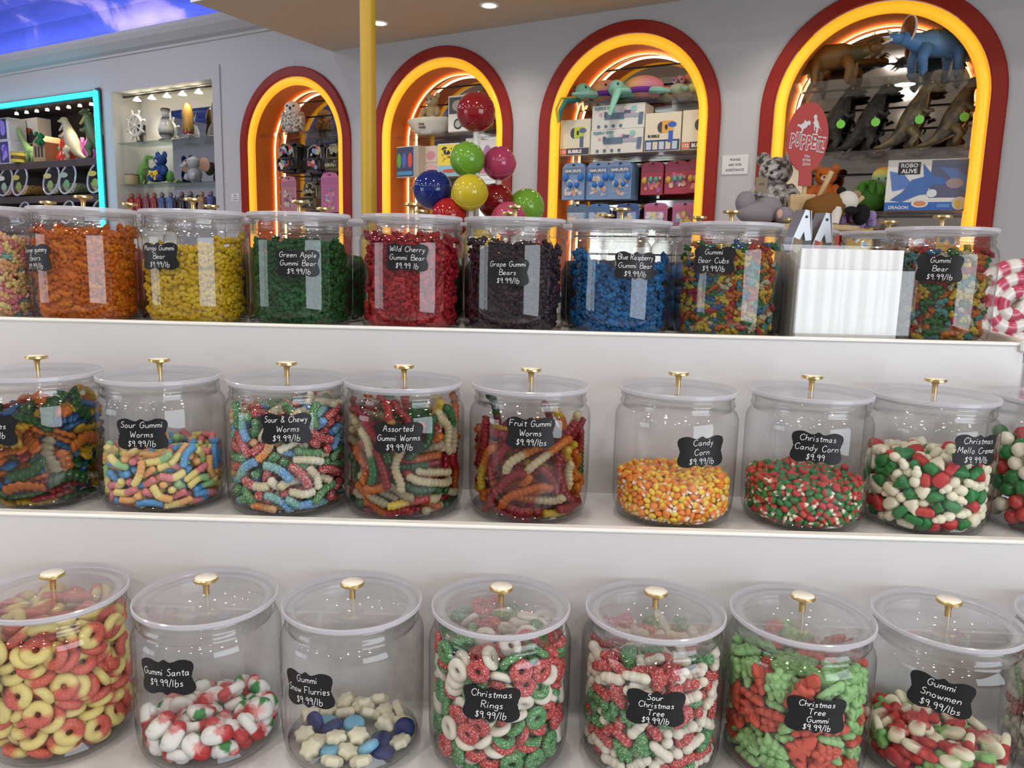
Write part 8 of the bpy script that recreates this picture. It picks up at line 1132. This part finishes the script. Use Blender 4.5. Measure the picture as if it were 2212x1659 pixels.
for q in range(14): a = R_.uniform(0, 6.28); b = R_.uniform(.2, 1.4); part('leaf', MB().ell((.075*cos(a)*sin(b)*1.1, -abs(.065*sin(a)*sin(b)), .05+.07*cos(b)), (.035, .012, .025), 8, 6, mixc((.05, .16, .02), (.10, .22, .05), R_.random()), rot=Matrix.Rotation(a, 3, 'Z')@Matrix.Rotation(b, 3, 'Y')), M_plush, t)
t = wthing('rainbow_plush', 'round rainbow striped plush above the green leafy one', 'plush toy', .93, .365, .15); part('body', MB().ell((0, 0, .045), (.048, .042, .048), 16, 14, lambda v: mixc((.7, .35, .42), mixc((.3, .55, .4), mixc((.7, .65, .15), (.75, .35, .1), sstep(.06, .085, v[2])), sstep(.035, .06, v[2])), sstep(.005, .03, v[2]))), M_plush, t)
for q in (-1, 1): part('eye', MB().ell((.015*q, -.040, .035), .004, 8, 6, BLK), M_vg, t)
teddy('orange_dragon_plush', 'orange red plush behind the round sign', .69, .253, .12, .95, (.42, .11, .02)); carton('cream_toy_box', 'cream toy box behind the spotted plush', 'box', .505, .60, .30, .165, .05, .1, CRM)
for i, (s_, c) in enumerate(((.72, (.5, .08, .05)), (.86, (.55, .38, .05)), (1.0, (.10, .06, .05)), (1.12, (.5, .10, .04)), (1.22, (.55, .4, .1)))): carton('small_toy_box', ['red', 'yellow', 'dark brown', 'orange red', 'pale yellow'][i]+' small toy box in the bottom row of the rightmost arch', 'box', s_-.055, s_+.055, .08, .10, .08, .1, c, lambda mb, w_, h: noise_patches(mb, w_, h, [WHT, (.6, .3, .05), (.1, .2, .4)], 8, int(s_*100), r=.018), 'small boxes in the bottom row')

# ---------------------------------------------------------------- dark showcase on the far left
carton('purple_toy_box', 'purple boxed toy at the left edge, upper of two', 'box', -6.24, -6.06, .93, .19, .08, .15, (.62, .6, .66), lambda mb, w_, h: (rect(mb, -w_*.45, h*.05, w_*.3, h*.95, -.001, (.05, .045, .10)), noise_patches(mb, w_*.7, h, [(.16, .08, .5), (.3, .2, .7)], 12, 2, -.0014, r=.05)), 'purple boxed toys'); carton('purple_toy_box', 'purple boxed toy at the left edge, lower of two', 'box', -6.24, -6.05, .728, .20, .08, .15, (.62, .6, .66), lambda mb, w_, h: (rect(mb, -w_*.45, h*.05, w_*.3, h*.95, -.001, (.07, .05, .16)), noise_patches(mb, w_*.7, h, [(.16, .08, .5), (.35, .25, .75)], 12, 3, -.0014, r=.05)), 'purple boxed toys')
def art_car(mb, w_, h): flat(mb, [(-w_*.5, 0), (w_*.5, 0), (w_*.5, h*.35), (-w_*.5, h*.6)], -.001, (.02, .02, .022)); oval(mb, -.02, h*.55, w_*.34, h*.12, -.0014, (.35, .07, .03)); oval(mb, -w_*.25, h*.45, w_*.09, w_*.09, -.0018, BLK); oval(mb, w_*.2, h*.42, w_*.09, w_*.09, -.0018, BLK); rect(mb, -w_*.45, h*.08, w_*.2, h*.1, -.0018, WHT)
carton('vehicle_toy_box', 'white and black box with a red off-road vehicle on it, upper of two', 'box', -6.25, -5.90, .895, .24, .24, .12, WHT, art_car, 'boxed vehicles'); carton('vehicle_toy_box', 'plain white box under the vehicle box', 'box', -6.25, -5.90, .728, .163, .24, .12, WHT, None, 'boxed vehicles')
t = wthing('longneck_dinosaur', 'pale green long necked toy dinosaur on the dark shelf', 'toy dinosaur', -5.82, .728, .16, None, pi); part('body', MB().tube([(.27, 0, .31), (.24, 0, .30), (.16, 0, .19), (.08, 0, .10), (.0, 0, .085), (-.07, 0, .06), (-.13, 0, .02)], [.014, .02, .02, .04, .065, .035, .008], 12, (.22, .34, .12)).ell((.285, 0, .315), (.032, .018, .016), 10, 7, (.22, .34, .12)).tube([(.05, .04, .08), (.05, .045, 0)], [.026, .02], 8, (.2, .3, .1)).tube([(.05, -.04, .08), (.05, -.045, 0)], [.026, .02], 8, (.2, .3, .1)).tube([(-.04, .04, .08), (-.04, .045, 0)], [.026, .02], 8, (.2, .3, .1)).tube([(-.04, -.04, .08), (-.04, -.045, 0)], [.026, .02], 8, (.2, .3, .1)), M_vc, t, angle=180)
t = wthing('yellow_tin', 'small yellow tin in front of the long necked dinosaur', 'tin', -5.91, .728, .06); part('body', MB().lathe([(.055, 0), (.055, .085)], 24, (.62, .48, .05)), M_vc, t); part('rim', MB().torus(.055, .003, 24, 6, (.3, .25, .1), (0, 0, .085)), M_vc, t); part('printed_band', MB().lathe([(.0556, .025), (.0556, .055)], 24, (.12, .06, .02)), M_vc, t)
t = wthing('house_shaped_box', 'tan house shaped cardboard box with a green bow', 'box', -5.66, .728, .10, None, .1); P = [(-.075, 0), (.075, 0), (.075, .165), (0, .225), (-.075, .165)]; part('carton', MB().add([(p[0], y, p[1]) for y in (0, .2) for p in P], [(0, 1, 2, 3, 4), (9, 8, 7, 6, 5)]+[(i, 5+i, 5+(i+1) % 5, (i+1) % 5) for i in range(5)], (.42, .28, .14)), M_vc, t, False)
m_ = MB()
for q in range(3): rect(m_, -.055+.04*q, .04, -.03+.04*q, .13, -.001, (.05, .045, .05))
part('window_slots', m_, M_vc, t, False); m_ = MB(); R_ = random.Random(8)
for q in range(16): m_.ell((.05+R_.uniform(-.035, .035), -.02+R_.uniform(-.02, .02), .19+R_.uniform(-.05, .04)), .018, 7, 5, (.01, .16, .05))
part('bow', m_, M_vg, t)
t = wthing('red_toy', 'bright red bottle shaped toy behind the cream dinosaur', 'toy', -5.47, .728, .22); part('body', MB().lathe([(.075, 0), (.08, .03), (.06, .07), (.05, .14), (.032, .20), (.035, .24), (.0, .262)], 24, (.62, .05, .02)), M_vg, t); part('badge', MB().ell((0, -.057, .11), (.018, .006, .018), 10, 7, (.2, .45, .12)), M_vc, t)
theropod('cream_dinosaur', 'cream coloured open mouthed toy dinosaur on the dark shelf', -5.27, .728, .16, .50, (.46, .40, .27), (.5, .46, .36), pi+.1, None, None, 0, .06); theropod('green_dinosaur', 'dark green open mouthed toy dinosaur beside the yellow bottles', -4.92, .728, .14, .56, (.09, .13, .05), (.35, .38, .1), pi+.1, None, None, 0, .06)
for i in range(3): t = wthing('yellow_bottle', ['left', 'middle', 'right'][i]+' tall yellow green bottle behind the dark green dinosaur', 'bottle', -5.20+.115*i, .728, .36, 'yellow green bottles'); part('body', MB().lathe([(.05, 0), (.053, .02), (.053, .36), (.045, .39), (.0, .40)], 20, ((.62, .52, .04) if i == 0 else (.36, .42, .06))), M_vg, t); part('cap', MB().lathe([(.025, .39), (.025, .42), (0, .42)], 16, (.3, .3, .05)), M_vg, t)
for i in range(3): t = wthing('purple_bottle', ['left', 'middle', 'right'][i]+' purple bottle in front of the yellow ones', 'bottle', -5.26+.09*i, .728, .24, 'purple bottles'); part('body', MB().lathe([(.038, 0), (.04, .02), (.038, .15), (.02, .18), (0, .185)], 20, (.34, .06, .28)), M_vg, t); part('cap', MB().lathe([(.018, .18), (.018, .2), (0, .2)], 14, (.5, .3, .5)), M_vg, t)
def food_bin(label, s, z, k, col, logo, low=False):
    t = wthing('gravity_bin', label, 'food bin', s, z, .035, 'clear food bins with oval fronts'); R_ = .098*k
    tl = Matrix.Rotation(radians(-14), 4, 'X')
    tub = MB().lathe([(R_, 0), (R_, .36)], 32).xf(Matrix.Translation((0, 0, R_+.008))@Matrix.Rotation(-pi/2, 4, 'X')); tub.f = tub.f[:-2]; tub.m = tub.m[:-2]; part('tub', tub, acrylic, t)
    part('front_rim', MB().torus(R_*1.02, .007, 32, 8, (.7, .7, .72)).xf(Matrix.Translation((0, -.004, R_*1.1+.008))@tl@Matrix.Rotation(pi/2, 4, 'X')@Matrix.Diagonal((1, 1.13, 1, 1))), lid_edge, t); part('front_cover', MB().lathe([(0, .0), (R_, .0)], 32).xf(Matrix.Translation((0, -.004, R_*1.1+.008))@tl@Matrix.Rotation(pi/2, 4, 'X')@Matrix.Diagonal((1, 1.13, 1, 1))), acrylic, t)
    m_ = MB(); oval(m_, 0, R_*1.45, R_*.55, R_*.2, -.035, logo, 18); oval(m_, R_*.1, R_*.8, R_*.4, R_*.34, -.02, mixc(logo, (.05, .3, .1), .6), 7); part('sticker', m_, M_vc, t, False)
    a = MB(); n = 14
    P = [(R_*.96*sin(g), R_-R_*.96*cos(g)) for g in [-1.35+2.7*q/n for q in range(n+1)]]
    a.add([(p[0], y, p[1]+.008) for y in (.01, .34) for p in P], [tuple(range(n+1)), tuple(range(2*n+1, n, -1))]+[(q, q+1, n+2+q, n+1+q) for q in range(n)]+[(n, 0, n+1, 2*n+1)])
    o = part('loose_sweets', a, palette('bin_'+label[:24], [col, mixc(col, (1, 1, 1), .25), mixc(col, (0, 0, 0), .3)], 90), t, True, angle=30); o['kind'] = 'stuff'
for i, (s_, c, lg) in enumerate(((-6.09, (.45, .28, .12), (.6, .6, .6)), (-5.86, (.62, .36, .06), (.5, .45, .1)), (-5.39, (.42, .40, .2), (.55, .5, .2)), (-5.16, (.36, .38, .18), (.3, .45, .35)), (-4.775, (.5, .38, .2), (.5, .45, .1)))): food_bin(['clear oval fronted bin at the left edge of the dark shelf', 'clear oval fronted bin of orange sweets', 'clear oval fronted bin of cream sweets with a yellow sticker', 'clear oval fronted bin of olive sweets with a green sticker', 'clear oval fronted bin beside the cyan neon'][i], s_, .44, 1.08, c, lg)
for i, s_ in enumerate((-5.84, -5.19, -4.77)): food_bin('lower clear bin peeping over the front jars, '+['left', 'middle', 'right'][i]+' of three', s_, .2, .84, (.15, .13, .14), (.3, .3, .32))
tag(part('dark_shelf', MB().rbox((-6.1, .30, .17), (2.99, .50, .06), .004), dark_wood, None, False, WM), 'lowest thick dark shelf of the dark showcase', 'shelf')
# ---------------------------------------------------------------- pale showcase figures
t = wthing('ship_wheel_statue', 'white ship wheel statue on a dark post, top glass shelf', 'statue', -4.31, .813, .11); part('post', MB().rbox((0, .01, .075), (.075, .05, .15), .012, (.10, .085, .07)), M_vc, t, True, angle=180); wm_ = MB().torus(.075, .011, 30, 8, (.66, .63, .54)).ell((0, 0, 0), .018, 10, 8, (.66, .63, .54))
for q in range(8): a = pi*q/4+.3; wm_.tube([(.01*cos(a), .01*sin(a), 0), (.118*cos(a), .118*sin(a), 0)], [.006, .009], 8, (.66, .63, .54))
part('wheel', wm_.xf(Matrix.Translation((0, -.035, .13))@Matrix.Rotation(pi/2, 4, 'X')), M_vg, t)
t = wthing('banded_vase', 'black and white banded vase beside the ship wheel', 'vase', -4.0, .813, .11); part('base', MB().lathe([(.055, 0), (.055, .012), (.04, .018), (0, .018)], 20, (.05, .05, .05)), M_vc, t); part('figure', MB().lathe([(.03, .018), (.05, .05), (.058, .09), (.045, .14), (.028, .17), (.024, .20), (.036, .235), (.03, .24), (0, .236)], 20, lambda v: (.6, .58, .52) if sin(v[2]*95+.6) > -.1 else (.03, .03, .03)), M_vg, t)
t = wthing('red_gold_statue', 'tall red and gold statue on a grey base', 'statue', -3.765, .813, .12); part('base', MB().rbox((0, 0, .02), (.085, .07, .04), .006, (.2, .2, .21)), M_vc, t); part('figure', MB().lathe([(.035, .04), (.045, .08), (.035, .13), (.042, .19), (.03, .235), (.026, .25), (.0, .27)], 18, lambda v: mixc((.22, .015, .012), (.26, .14, .03), sstep(.4, .6, .5+.5*sin(v[2]*110)))), M_vg, t)
t = wthing('dark_rock_statue', 'dark rocky statue at the right end of the top glass shelf', 'statue', -3.46, .813, .12); part('figure', MB().lathe([(.07, 0), (.055, .06), (.03, .10), (.035, .2), (.02, .26), (0, .27)], 12, (.09, .075, .05)), M_vc, t)
theropod('small_green_dinosaur', 'small green upright toy dinosaur on the second glass shelf', -4.33, .501, .13, .33, (.10, .26, .04), (.25, .38, .12), .3)
t = wthing('tan_drum', 'small tan drum in front of the green dinosaur', 'toy', -4.36, .501, .06); part('body', MB().lathe([(.045, 0), (.05, .01), (.05, .07), (.045, .08), (0, .08)], 20, (.34, .27, .13)), M_vc, t); part('hoop', MB().torus(.05, .004, 20, 6, (.12, .08, .04), (0, 0, .075)), M_vc, t)
teddy('blue_bear_figure', 'blue bear figure with yellow flowers on the second glass shelf', -4.07, .515, .11, .95, (.025, .06, .20), 'figure', None, .03); t = wthing('flower_garland', 'bunch of yellow flowers in front of the blue bear', 'flowers', -4.08, .56, .045); m_ = MB(); R_ = random.Random(3)
for q in range(14): m_.ell((R_.uniform(-.05, .05), R_.uniform(-.012, .012), R_.uniform(-.025, .03)), .014, 7, 5, (.68, .46, .02))
part('blossoms', m_, M_vc, t); t = wthing('green_board', 'pale wooden board under the blue bear with green leaves', 'stand', -4.07, .502, .10); part('board', MB().rbox((0, 0, .006), (.24, .08, .012), .005, (.5, .42, .26)), M_vc, t); part('leaves', MB().ell((.09, .01, .05), (.035, .03, .05), 10, 8, (.05, .2, .03)).ell((-.08, .02, .03), (.04, .03, .03), 10, 8, (.06, .24, .03)), M_vc, t)
t = wthing('elephant_figure', 'grey sitting elephant figure with wide brown ears', 'figure', -3.70, .501, .11); G = (.30, .31, .33); part('body', MB().ell((0, 0, .06), (.055, .05, .06), 14, 10, G).tube([(-.03, -.03, .06), (-.04, -.045, .02)], [.026, .022], 10, G).tube([(.03, -.03, .06), (.035, -.045, .02)], [.026, .022], 10, G), M_vc, t, angle=180); part('head', MB().ell((0, -.01, .145), (.05, .045, .045), 14, 10, G).tube([(-.03, -.045, .135), (-.05, -.065, .115), (-.075, -.065, .118)], [.02, .014, .010], 8, G), M_vc, t, angle=180)
for q in (-1, 1): part('ear', MB().ell((.095*q, .01, .13), (.062, .01, .05), 12, 8, (.32, .17, .10), rot=Matrix.Rotation(.35*q, 3, 'Y')), M_vc, t); part('eye', MB().ell((-.012+.02*q, -.05, .155), .005, 8, 6, BLK), M_vg, t)
FG = [(-4.435, (.28, .02, .02), 'first'), (-4.35, (.28, .02, .02), 'second'), (-4.25, (.20, .05, .08), 'third'), (-4.16, (.25, .03, .03), 'fourth'), (-4.07, (.06, .09, .22), 'fifth'), (-3.97, (.08, .12, .28), 'sixth'), (-3.84, (.025, .025, .03), 'seventh'), (-3.74, (.03, .03, .035), 'eighth'), (-3.62, (.28, .17, .09), 'ninth'), (-3.52, (.06, .07, .22), 'tenth')]
for s_, c, od in FG:
    t = wthing('peg_figure', f'{od} small figure from the left in the bottom row of the pale showcase', 'figure', s_, .30, .10, 'small figures in the bottom row'); part('body', MB().lathe([(.03, 0), (.034, .02), (.028, .05), (.036, .085), (.03, .10), (.012, .105), (0, .105)], 14, c), M_vg, t); part('head', MB().ell((0, 0, .12), (.018, .018, .022), 12, 8, mixc(c, (.4, .25, .15), .35)), M_vg, t)
# ---------------------------------------------------------------- giant lollipops standing behind the counter
t = thing('lollipop_stand', 'white round tub holding the giant lollipops, hidden behind the jars', 'stand', (-.17, 2.98, 0)); part('tub', MB().lathe([(.16, 0), (.19, .02), (.20, CZ-.45), (.185, CZ-.45), (.17, CZ-.5), (0, CZ-.5)], 36, (.7, .7, .68)), M_vc, t)
BALLS = [('topmost dark red', -.192, 2.90, .520, .0695, (.25, .008, .012)), ('upper bright green', -.222, 2.92, .356, .0640, (.16, .38, .035)), ('upper rose pink', -.107, 2.98, .352, .0620, (.46, .05, .13)), ('deep blue', -.346, 2.90, .244, .0712, (.006, .022, .17)), ('bright yellow', -.206, 2.84, .232, .0650, (.66, .52, .03)), ('dark red, half hidden behind the yellow', -.118, 3.00, .214, .0680, (.22, .006, .010)), ('bright red, half hidden by the red jar', -.282, 2.86, .150, .0640, (.40, .012, .015)), ('lower rose pink', -.066, 2.86, .142, .0630, (.52, .07, .16)), ('lower light green', -.002, 3.02, .198, .0690, (.18, .42, .04)), ('lowest yellow', -.18, 2.92, .06, .062, (.66, .52, .03)), ('lowest red', -.25, 3.0, .06, .062, (.4, .012, .015))]
for lab, x, y, z, r, c in BALLS:
    lm = pm('sweet_'+lab, c, .08, spec=.6); t = thing('giant_lollipop', lab+' ball of the giant lollipops' if ',' not in lab else lab+' ball', 'lollipop', (x, y, CZ+z), 0, 'giant lollipop balls'); q_ = Quaternion((random.Random(lab).uniform(-1, 1), random.Random(lab+'a').uniform(-1, 1), 1, .5)).normalized().to_matrix()
    part('candy_ball', MB().ell((0, 0, 0), r, 40, 26), lm, t, angle=180); sm = MB().torus(r*.992, r*.035, 48, 8); sm.v = [tuple(q_@Vector(v)) for v in sm.v]; part('seam', sm, lm, t, angle=180)
    b_ = Vector((-.17+(x+.17)*.25-x, 2.98+(y-2.98)*.25-y, -.52-z)); part('stick', MB().tube([Vector((0, 0, 0))+b_.normalized()*r*.8, b_], .010, 12, (.8, .8, .78)), M_vc, t)
# ---------------------------------------------------------------- puppet stand by the rightmost arch
t = thing('puppet_table', 'low round table behind the jars carrying the puppets', 'table', (.93, 2.78, 0)); part('top', MB().lathe([(.22, CZ+.115), (.23, CZ+.12), (.23, CZ+.135), (0, CZ+.135)], 40, (.5, .36, .2)), wood_m, t); part('column', MB().lathe([(.05, .02), (.05, CZ+.115)], 20), wood_m, t); part('foot', MB().lathe([(.22, 0), (.22, .02), (.06, .03)], 30), wood_m, t)
t = thing('wooden_pot', 'square pale pine pot holding the sign and wooden sticks', 'pot', (.930, 2.70, CZ+.137), -.25); part('body', MB().rbox((0, 0, .05), (.082, .082, .10), .004), wood_m, t, False); part('knot', MB().ell((.018, -.041, .07), (.009, .0015, .011), 10, 6, (.16, .09, .05)), M_vc, t)
t = thing('round_sign', 'round red sign reading PUPPETZ on a wooden stick', 'sign', (.930, 2.68, CZ+.20)); S0 = (-.004, .222)
part('stick', MB().tube([(.004, .012, .0), (.002, .012, .15)], .008, 10), wood_m, t); P = [(S0[0]+.068*cos(a), S0[1]+.112*sin(a)) for a in [-1.27+2*pi*k/40*(1-.0477*2) for k in range(41)]]+[(-.022, .10), (-.022, .065), (.020, .065), (.020, .10)]
n_ = len(P); part('board', MB().add([(p[0], y, p[1]) for y in (0, .005) for p in P], [tuple(range(n_)), tuple(range(2*n_-1, n_-1, -1))]+[(i, n_+i, n_+(i+1) % n_, (i+1) % n_) for i in range(n_)], (.40, .014, .012)), M_vc, t, False)
m_ = MB(); LG = (.62, .60, .63); xs = (-.045, -.028, -.009, .009, .026, .041, .055)
for k, ch in enumerate('PUPPETZ'):
    for c_, hh, b_, yy in ((LG, .051, .11, -.0012), ((.45, .02, .015), .043, .02, -.0022)): print_text(m_, ch, (S0[0]+xs[k]-.004, S0[1]-.012-.0018*k+(.006 if k in (1, 4) else 0)), hh, c_, .018 if c_ is LG else .0135, -.08, yy, b_)
flat(m_, [(S0[0]+a*.1, S0[1]+b*.1) for a, b in ((-.38, .36), (-.30, .33), (-.22, .26), (-.25, .14), (-.20, .14), (-.16, .26), (-.06, .32), (-.02, .40), (.04, .38), (.06, .47), (.02, .54), (-.08, .50), (-.14, .56), (-.17, .47), (-.26, .40), (-.36, .42))], -.0014, LG); flat(m_, [(S0[0]+a*.1, S0[1]+b*.1) for a, b in ((.13, .66), (.19, .74), (.25, .70), (.25, .58), (.31, .50), (.34, .38), (.44, .20), (.33, .33), (.30, .14), (.24, .14), (.26, .30), (.20, .36), (.22, .22), (.18, .22), (.17, .42), (.12, .46), (.17, .52), (.17, .58))], -.0014, LG)
for k, q in enumerate(('The', 'PETTING', 'ZOO')): print_text(m_, q, (S0[0]+.002, S0[1]-.060-.013*k), .009, LG, y=-.0014, bold=.03, w=.026 if k == 1 else None)
part('lettering', m_, M_vc, t, False)
for lab, p0, p1, r in (('thick wooden stick leaning right out of the pine pot', (.955, 2.69, .16), (1.018, 2.69, .315), .009), ('pale wooden stick leaning far right beside the brown puppet', (1.03, 2.66, .15), (1.118, 2.66, .232), .008)):
    v0, v1 = Vector(p0), Vector(p1); t = thing('wooden_stick', lab, 'stick', (p0[0], p0[1], CZ+p0[2]), 0, 'wooden sticks of the puppet stand'); part('rod', MB().tube([(0, 0, 0), v1-v0], r, 12), wood_m, t)
leo = pm('spotted_plush', (.50, .47, .45), .95, noise=(.07, .06, .06), nscale=55, bump=.5)
t = teddy('spotted_plush', 'grey spotted leopard plush sitting left of the round sign', .0, .0, .0, 1.12, (.5, .47, .45), mat=leo); t.location = (.868, 2.80, CZ+.137); t.rotation_euler = (0, 0, -.5); t = thing('brown_tag', 'square brown paper tag at the left of the spotted plush', 'tag', (.802, 2.74, CZ+.272), .2); part('card', MB().rbox((0, 0, 0), (.044, .003, .050), .0008, (.24, .17, .09)), M_vc, t, False); part('tie', MB().tube([(.02, .0, .01), (.05, .06, .0)], .0012, 6, (.1, .08, .05)), M_vc, t); m_ = MB(); rect(m_, -.010, -.002, .010, .006, -.002, (.12, .07, .03)); part('print', m_, M_vc, t, False)
t = thing('grey_plush', 'soft grey rabbit-like plush lying at the left of the pine pot', 'plush toy', (.772, 2.66, CZ+.137)); GR = (.27, .24, .27); part('body', MB().ell((.0, 0, .035), (.072, .05, .038), 16, 12, GR).ell((-.042, 0, .068), (.034, .034, .038), 14, 10, GR).ell((.036, .0, .055), (.045, .038, .034), 14, 10, GR), M_plush, t, angle=180); part('head', MB().ell((.08, -.03, .028), (.032, .03, .028), 14, 10, GR), M_plush, t); part('ear_lining', MB().ell((.058, -.054, .03), (.010, .007, .015), 10, 8, (.62, .38, .32)), M_plush, t)
t = thing('brown_puppet', 'brown white and black animal puppet draped beside the pine pot', 'puppet', (1.025, 2.64, CZ+.137)); BR = (.20, .09, .025); part('body', MB().tube([(-.09, 0, .0), (-.07, 0, .045), (-.02, 0, .062), (.02, -.01, .055)], [.035, .045, .048, .04], 14, lambda q: BLK if q < .12 else BR), M_plush, t, angle=180); part('head', MB().ell((.025, -.02, .075), (.036, .034, .035), 14, 10, (.66, .63, .58)), M_plush, t)
for dx, dz in ((.0, .11), (.05, .100)): part('ear', MB().ell((dx+.008, -.01, dz), (.016, .012, .014), 10, 8, BLK if dx < .03 else (.3, .2, .12)), M_plush, t)
part('muzzle', MB().ell((.030, -.05, .045), (.022, .016, .014), 10, 8, BLK), M_plush, t); part('paw', MB().ell((.075, -.02, .035), (.028, .03, .035), 10, 8, BLK), M_plush, t); part('leg', MB().tube([(-.01, -.03, .05), (-.02, -.05, .0)], [.02, .012], 10, (.66, .63, .58)), M_plush, t)
t = thing('lilac_plush', 'small lilac fluffy plush right of the brown puppet', 'plush toy', (1.10, 2.66, CZ+.137)); R_ = random.Random(2); m_ = MB()
for q in range(18): m_.ell((R_.uniform(-.05, .06), R_.uniform(-.03, .03), .02+R_.uniform(-.012, .02)), .018, 7, 5, (.30, .22, .42))
part('body', m_, M_plush, t)
# ---------------------------------------------------------------- swirl lollipop at the right
t = thing('swirl_lollipop', 'big pink and white swirl lollipop at the right edge', 'lollipop', (1.215, 1.95, CZ-.086)); m_ = MB()
sp = []
turns = 3.6
for k in range(260): q = k/259; r_ = .011+.111*q; sp.append((r_*cos(-turns*2*pi*q+.6), 0, r_*sin(-turns*2*pi*q+.6)))
L_ = [0]
for k in range(1, 260): L_.append(L_[-1]+hypot(sp[k][0]-sp[k-1][0], sp[k][2]-sp[k-1][2]))
m_.tube(sp, [.0192]*260, 10, None, up=(0, 1, 0)); m_.c = [(.52, .07, .13) if int(L_[i//10]/.024) % 2 else (.74, .71, .67) for i in range(len(m_.c))]
part('swirl', m_, M_vg, t, angle=180); part('stick', MB().tube([(0, .02, -.1), (0, .02, -CZ+.086)], .014, 12, (.8, .79, .77)), M_vc, t)
# ---------------------------------------------------------------- bag holder and tongs on the top step
t = thing('bag_holder', 'clear acrylic holder for the plastic bags on the top step', 'holder', (.645, 1.60, CZ-.1543)); W2, D0, D1 = .112, -.068, .068
part('front_panel', MB().rbox((0, D0, .075), (2*W2, .004, .15), .001), acrylic, t, False); part('back_panel', MB().rbox((0, D1, .10), (2*W2, .004, .20), .001), acrylic, t, False); part('bottom_panel', MB().rbox((0, 0, .003), (2*W2, D1-D0, .005), .001), acrylic, t, False)
for q in (-1, 1): part('side_panel', MB().add([(q*W2+dx, y, z) for dx in (-.002, .002) for y, z in ((D0, .001), (D1, .001), (D1, .20), (D0, .15))], [(0, 1, 2, 3), (7, 6, 5, 4), (0, 4, 5, 1), (1, 5, 6, 2), (2, 6, 7, 3), (3, 7, 4, 0)]), acrylic, t, False)
bag_m = vcol('milky_plastic_film', .22, transl=.2, spec=.5); R_ = random.Random(12)
for k in range(9):
    t = thing('plastic_bag', 'folded milky plastic bag standing in the clear holder', 'plastic bag', (.640+R_.uniform(-.002, .002), 1.545+.0122*k, CZ-.1485), 0, 'stack of plastic bags in the holder'); n = 26; hh = .178+R_.uniform(-.003, .003) if k else .183; vs = []
    for i in range(n+1):
        x = -.1+.2*i/n; yw = .0022*sin(i*1.7+k)+.0015*sin(i*.6+k*2)
        for z in (0, hh*.35, hh*.7, hh): vs.append((x, yw*(1+.5*sin(z*40+i)), z))
    for i in range(n+1):
        x = -.1+.2*i/n; yw = .0015*sin(i*1.3+k)+.009
        for z in (0, hh*.35, hh*.7, hh): vs.append((x, yw, z))
    o_ = 4*(n+1); fs = []
    for i in range(n):
        for j in range(3): fs += [(4*i+j, 4*i+4+j, 4*i+5+j, 4*i+1+j), (o_+4*i+1+j, o_+4*i+5+j, o_+4*i+4+j, o_+4*i+j)]
        fs.append((4*i+3, 4*i+7, o_+4*i+7, o_+4*i+3))
    for i in (0, n):
        for j in range(3): fs.append((4*i+j, 4*i+j+1, o_+4*i+j+1, o_+4*i+j))
    part('film', MB().add(vs, fs, (.93, .94, .95)), bag_m, t, angle=60)
def tongs(label, x, y, tilt, k=1):
    t = thing('tongs', label, 'tongs', (x, y, CZ-.150), 0, 'steel tongs'); k *= 1.1; t.rotation_euler = (0, tilt, .3)
    for q in (-1, 1):
        a = MB(); P = [(.030*q, .0), (.026*q, .08), (.024*q, .15), (.022*q, .19), (.006*q, .245)]; vs = []
        for (px, pz) in P:
            wd = .006+.012*(pz/.245)
            vs += [(px, -wd, pz*k), (px, wd, pz*k), (px+.0015*q, wd, pz*k), (px+.0015*q, -wd, pz*k)]
        fs = []
        for i in range(4):
            for j in range(4): fs.append((4*i+j, 4*i+(j+1) % 4, 4*i+4+(j+1) % 4, 4*i+4+j))
        part('arm', a.add(vs, fs+[(0, 1, 2, 3), (19, 18, 17, 16)]), steel, t, False)
        part('grip_tip', MB().ell((.028*q, 0, .006), (.006, .014, .012), 10, 8), steel, t)
    part('hinge_plate', MB().add([(a*.02, y_, (.19+.055*b)*k) for y_ in (-.015, -.0135) for a, b in ((-1.1, 0), (-.35, 1), (.35, 1), (1.1, 0), (.35, -.05), (0, .25), (-.35, -.05))], [(0, 1, 5, 6), (1, 2, 5), (2, 3, 4, 5), (13, 12, 8, 7), (12, 9, 8), (12, 11, 10, 9)]), steel, t, False); part('rivet', MB().ell((0, -.016, .232*k), (.003, .002, .003), 8, 6, (.05, .05, .05)), M_vc, t)
tongs('steel tongs standing left of the plastic bags, the left pair', .560, 1.69, .12, 1.0); tongs('steel tongs standing left of the plastic bags, the right pair', .612, 1.70, .10, .98)
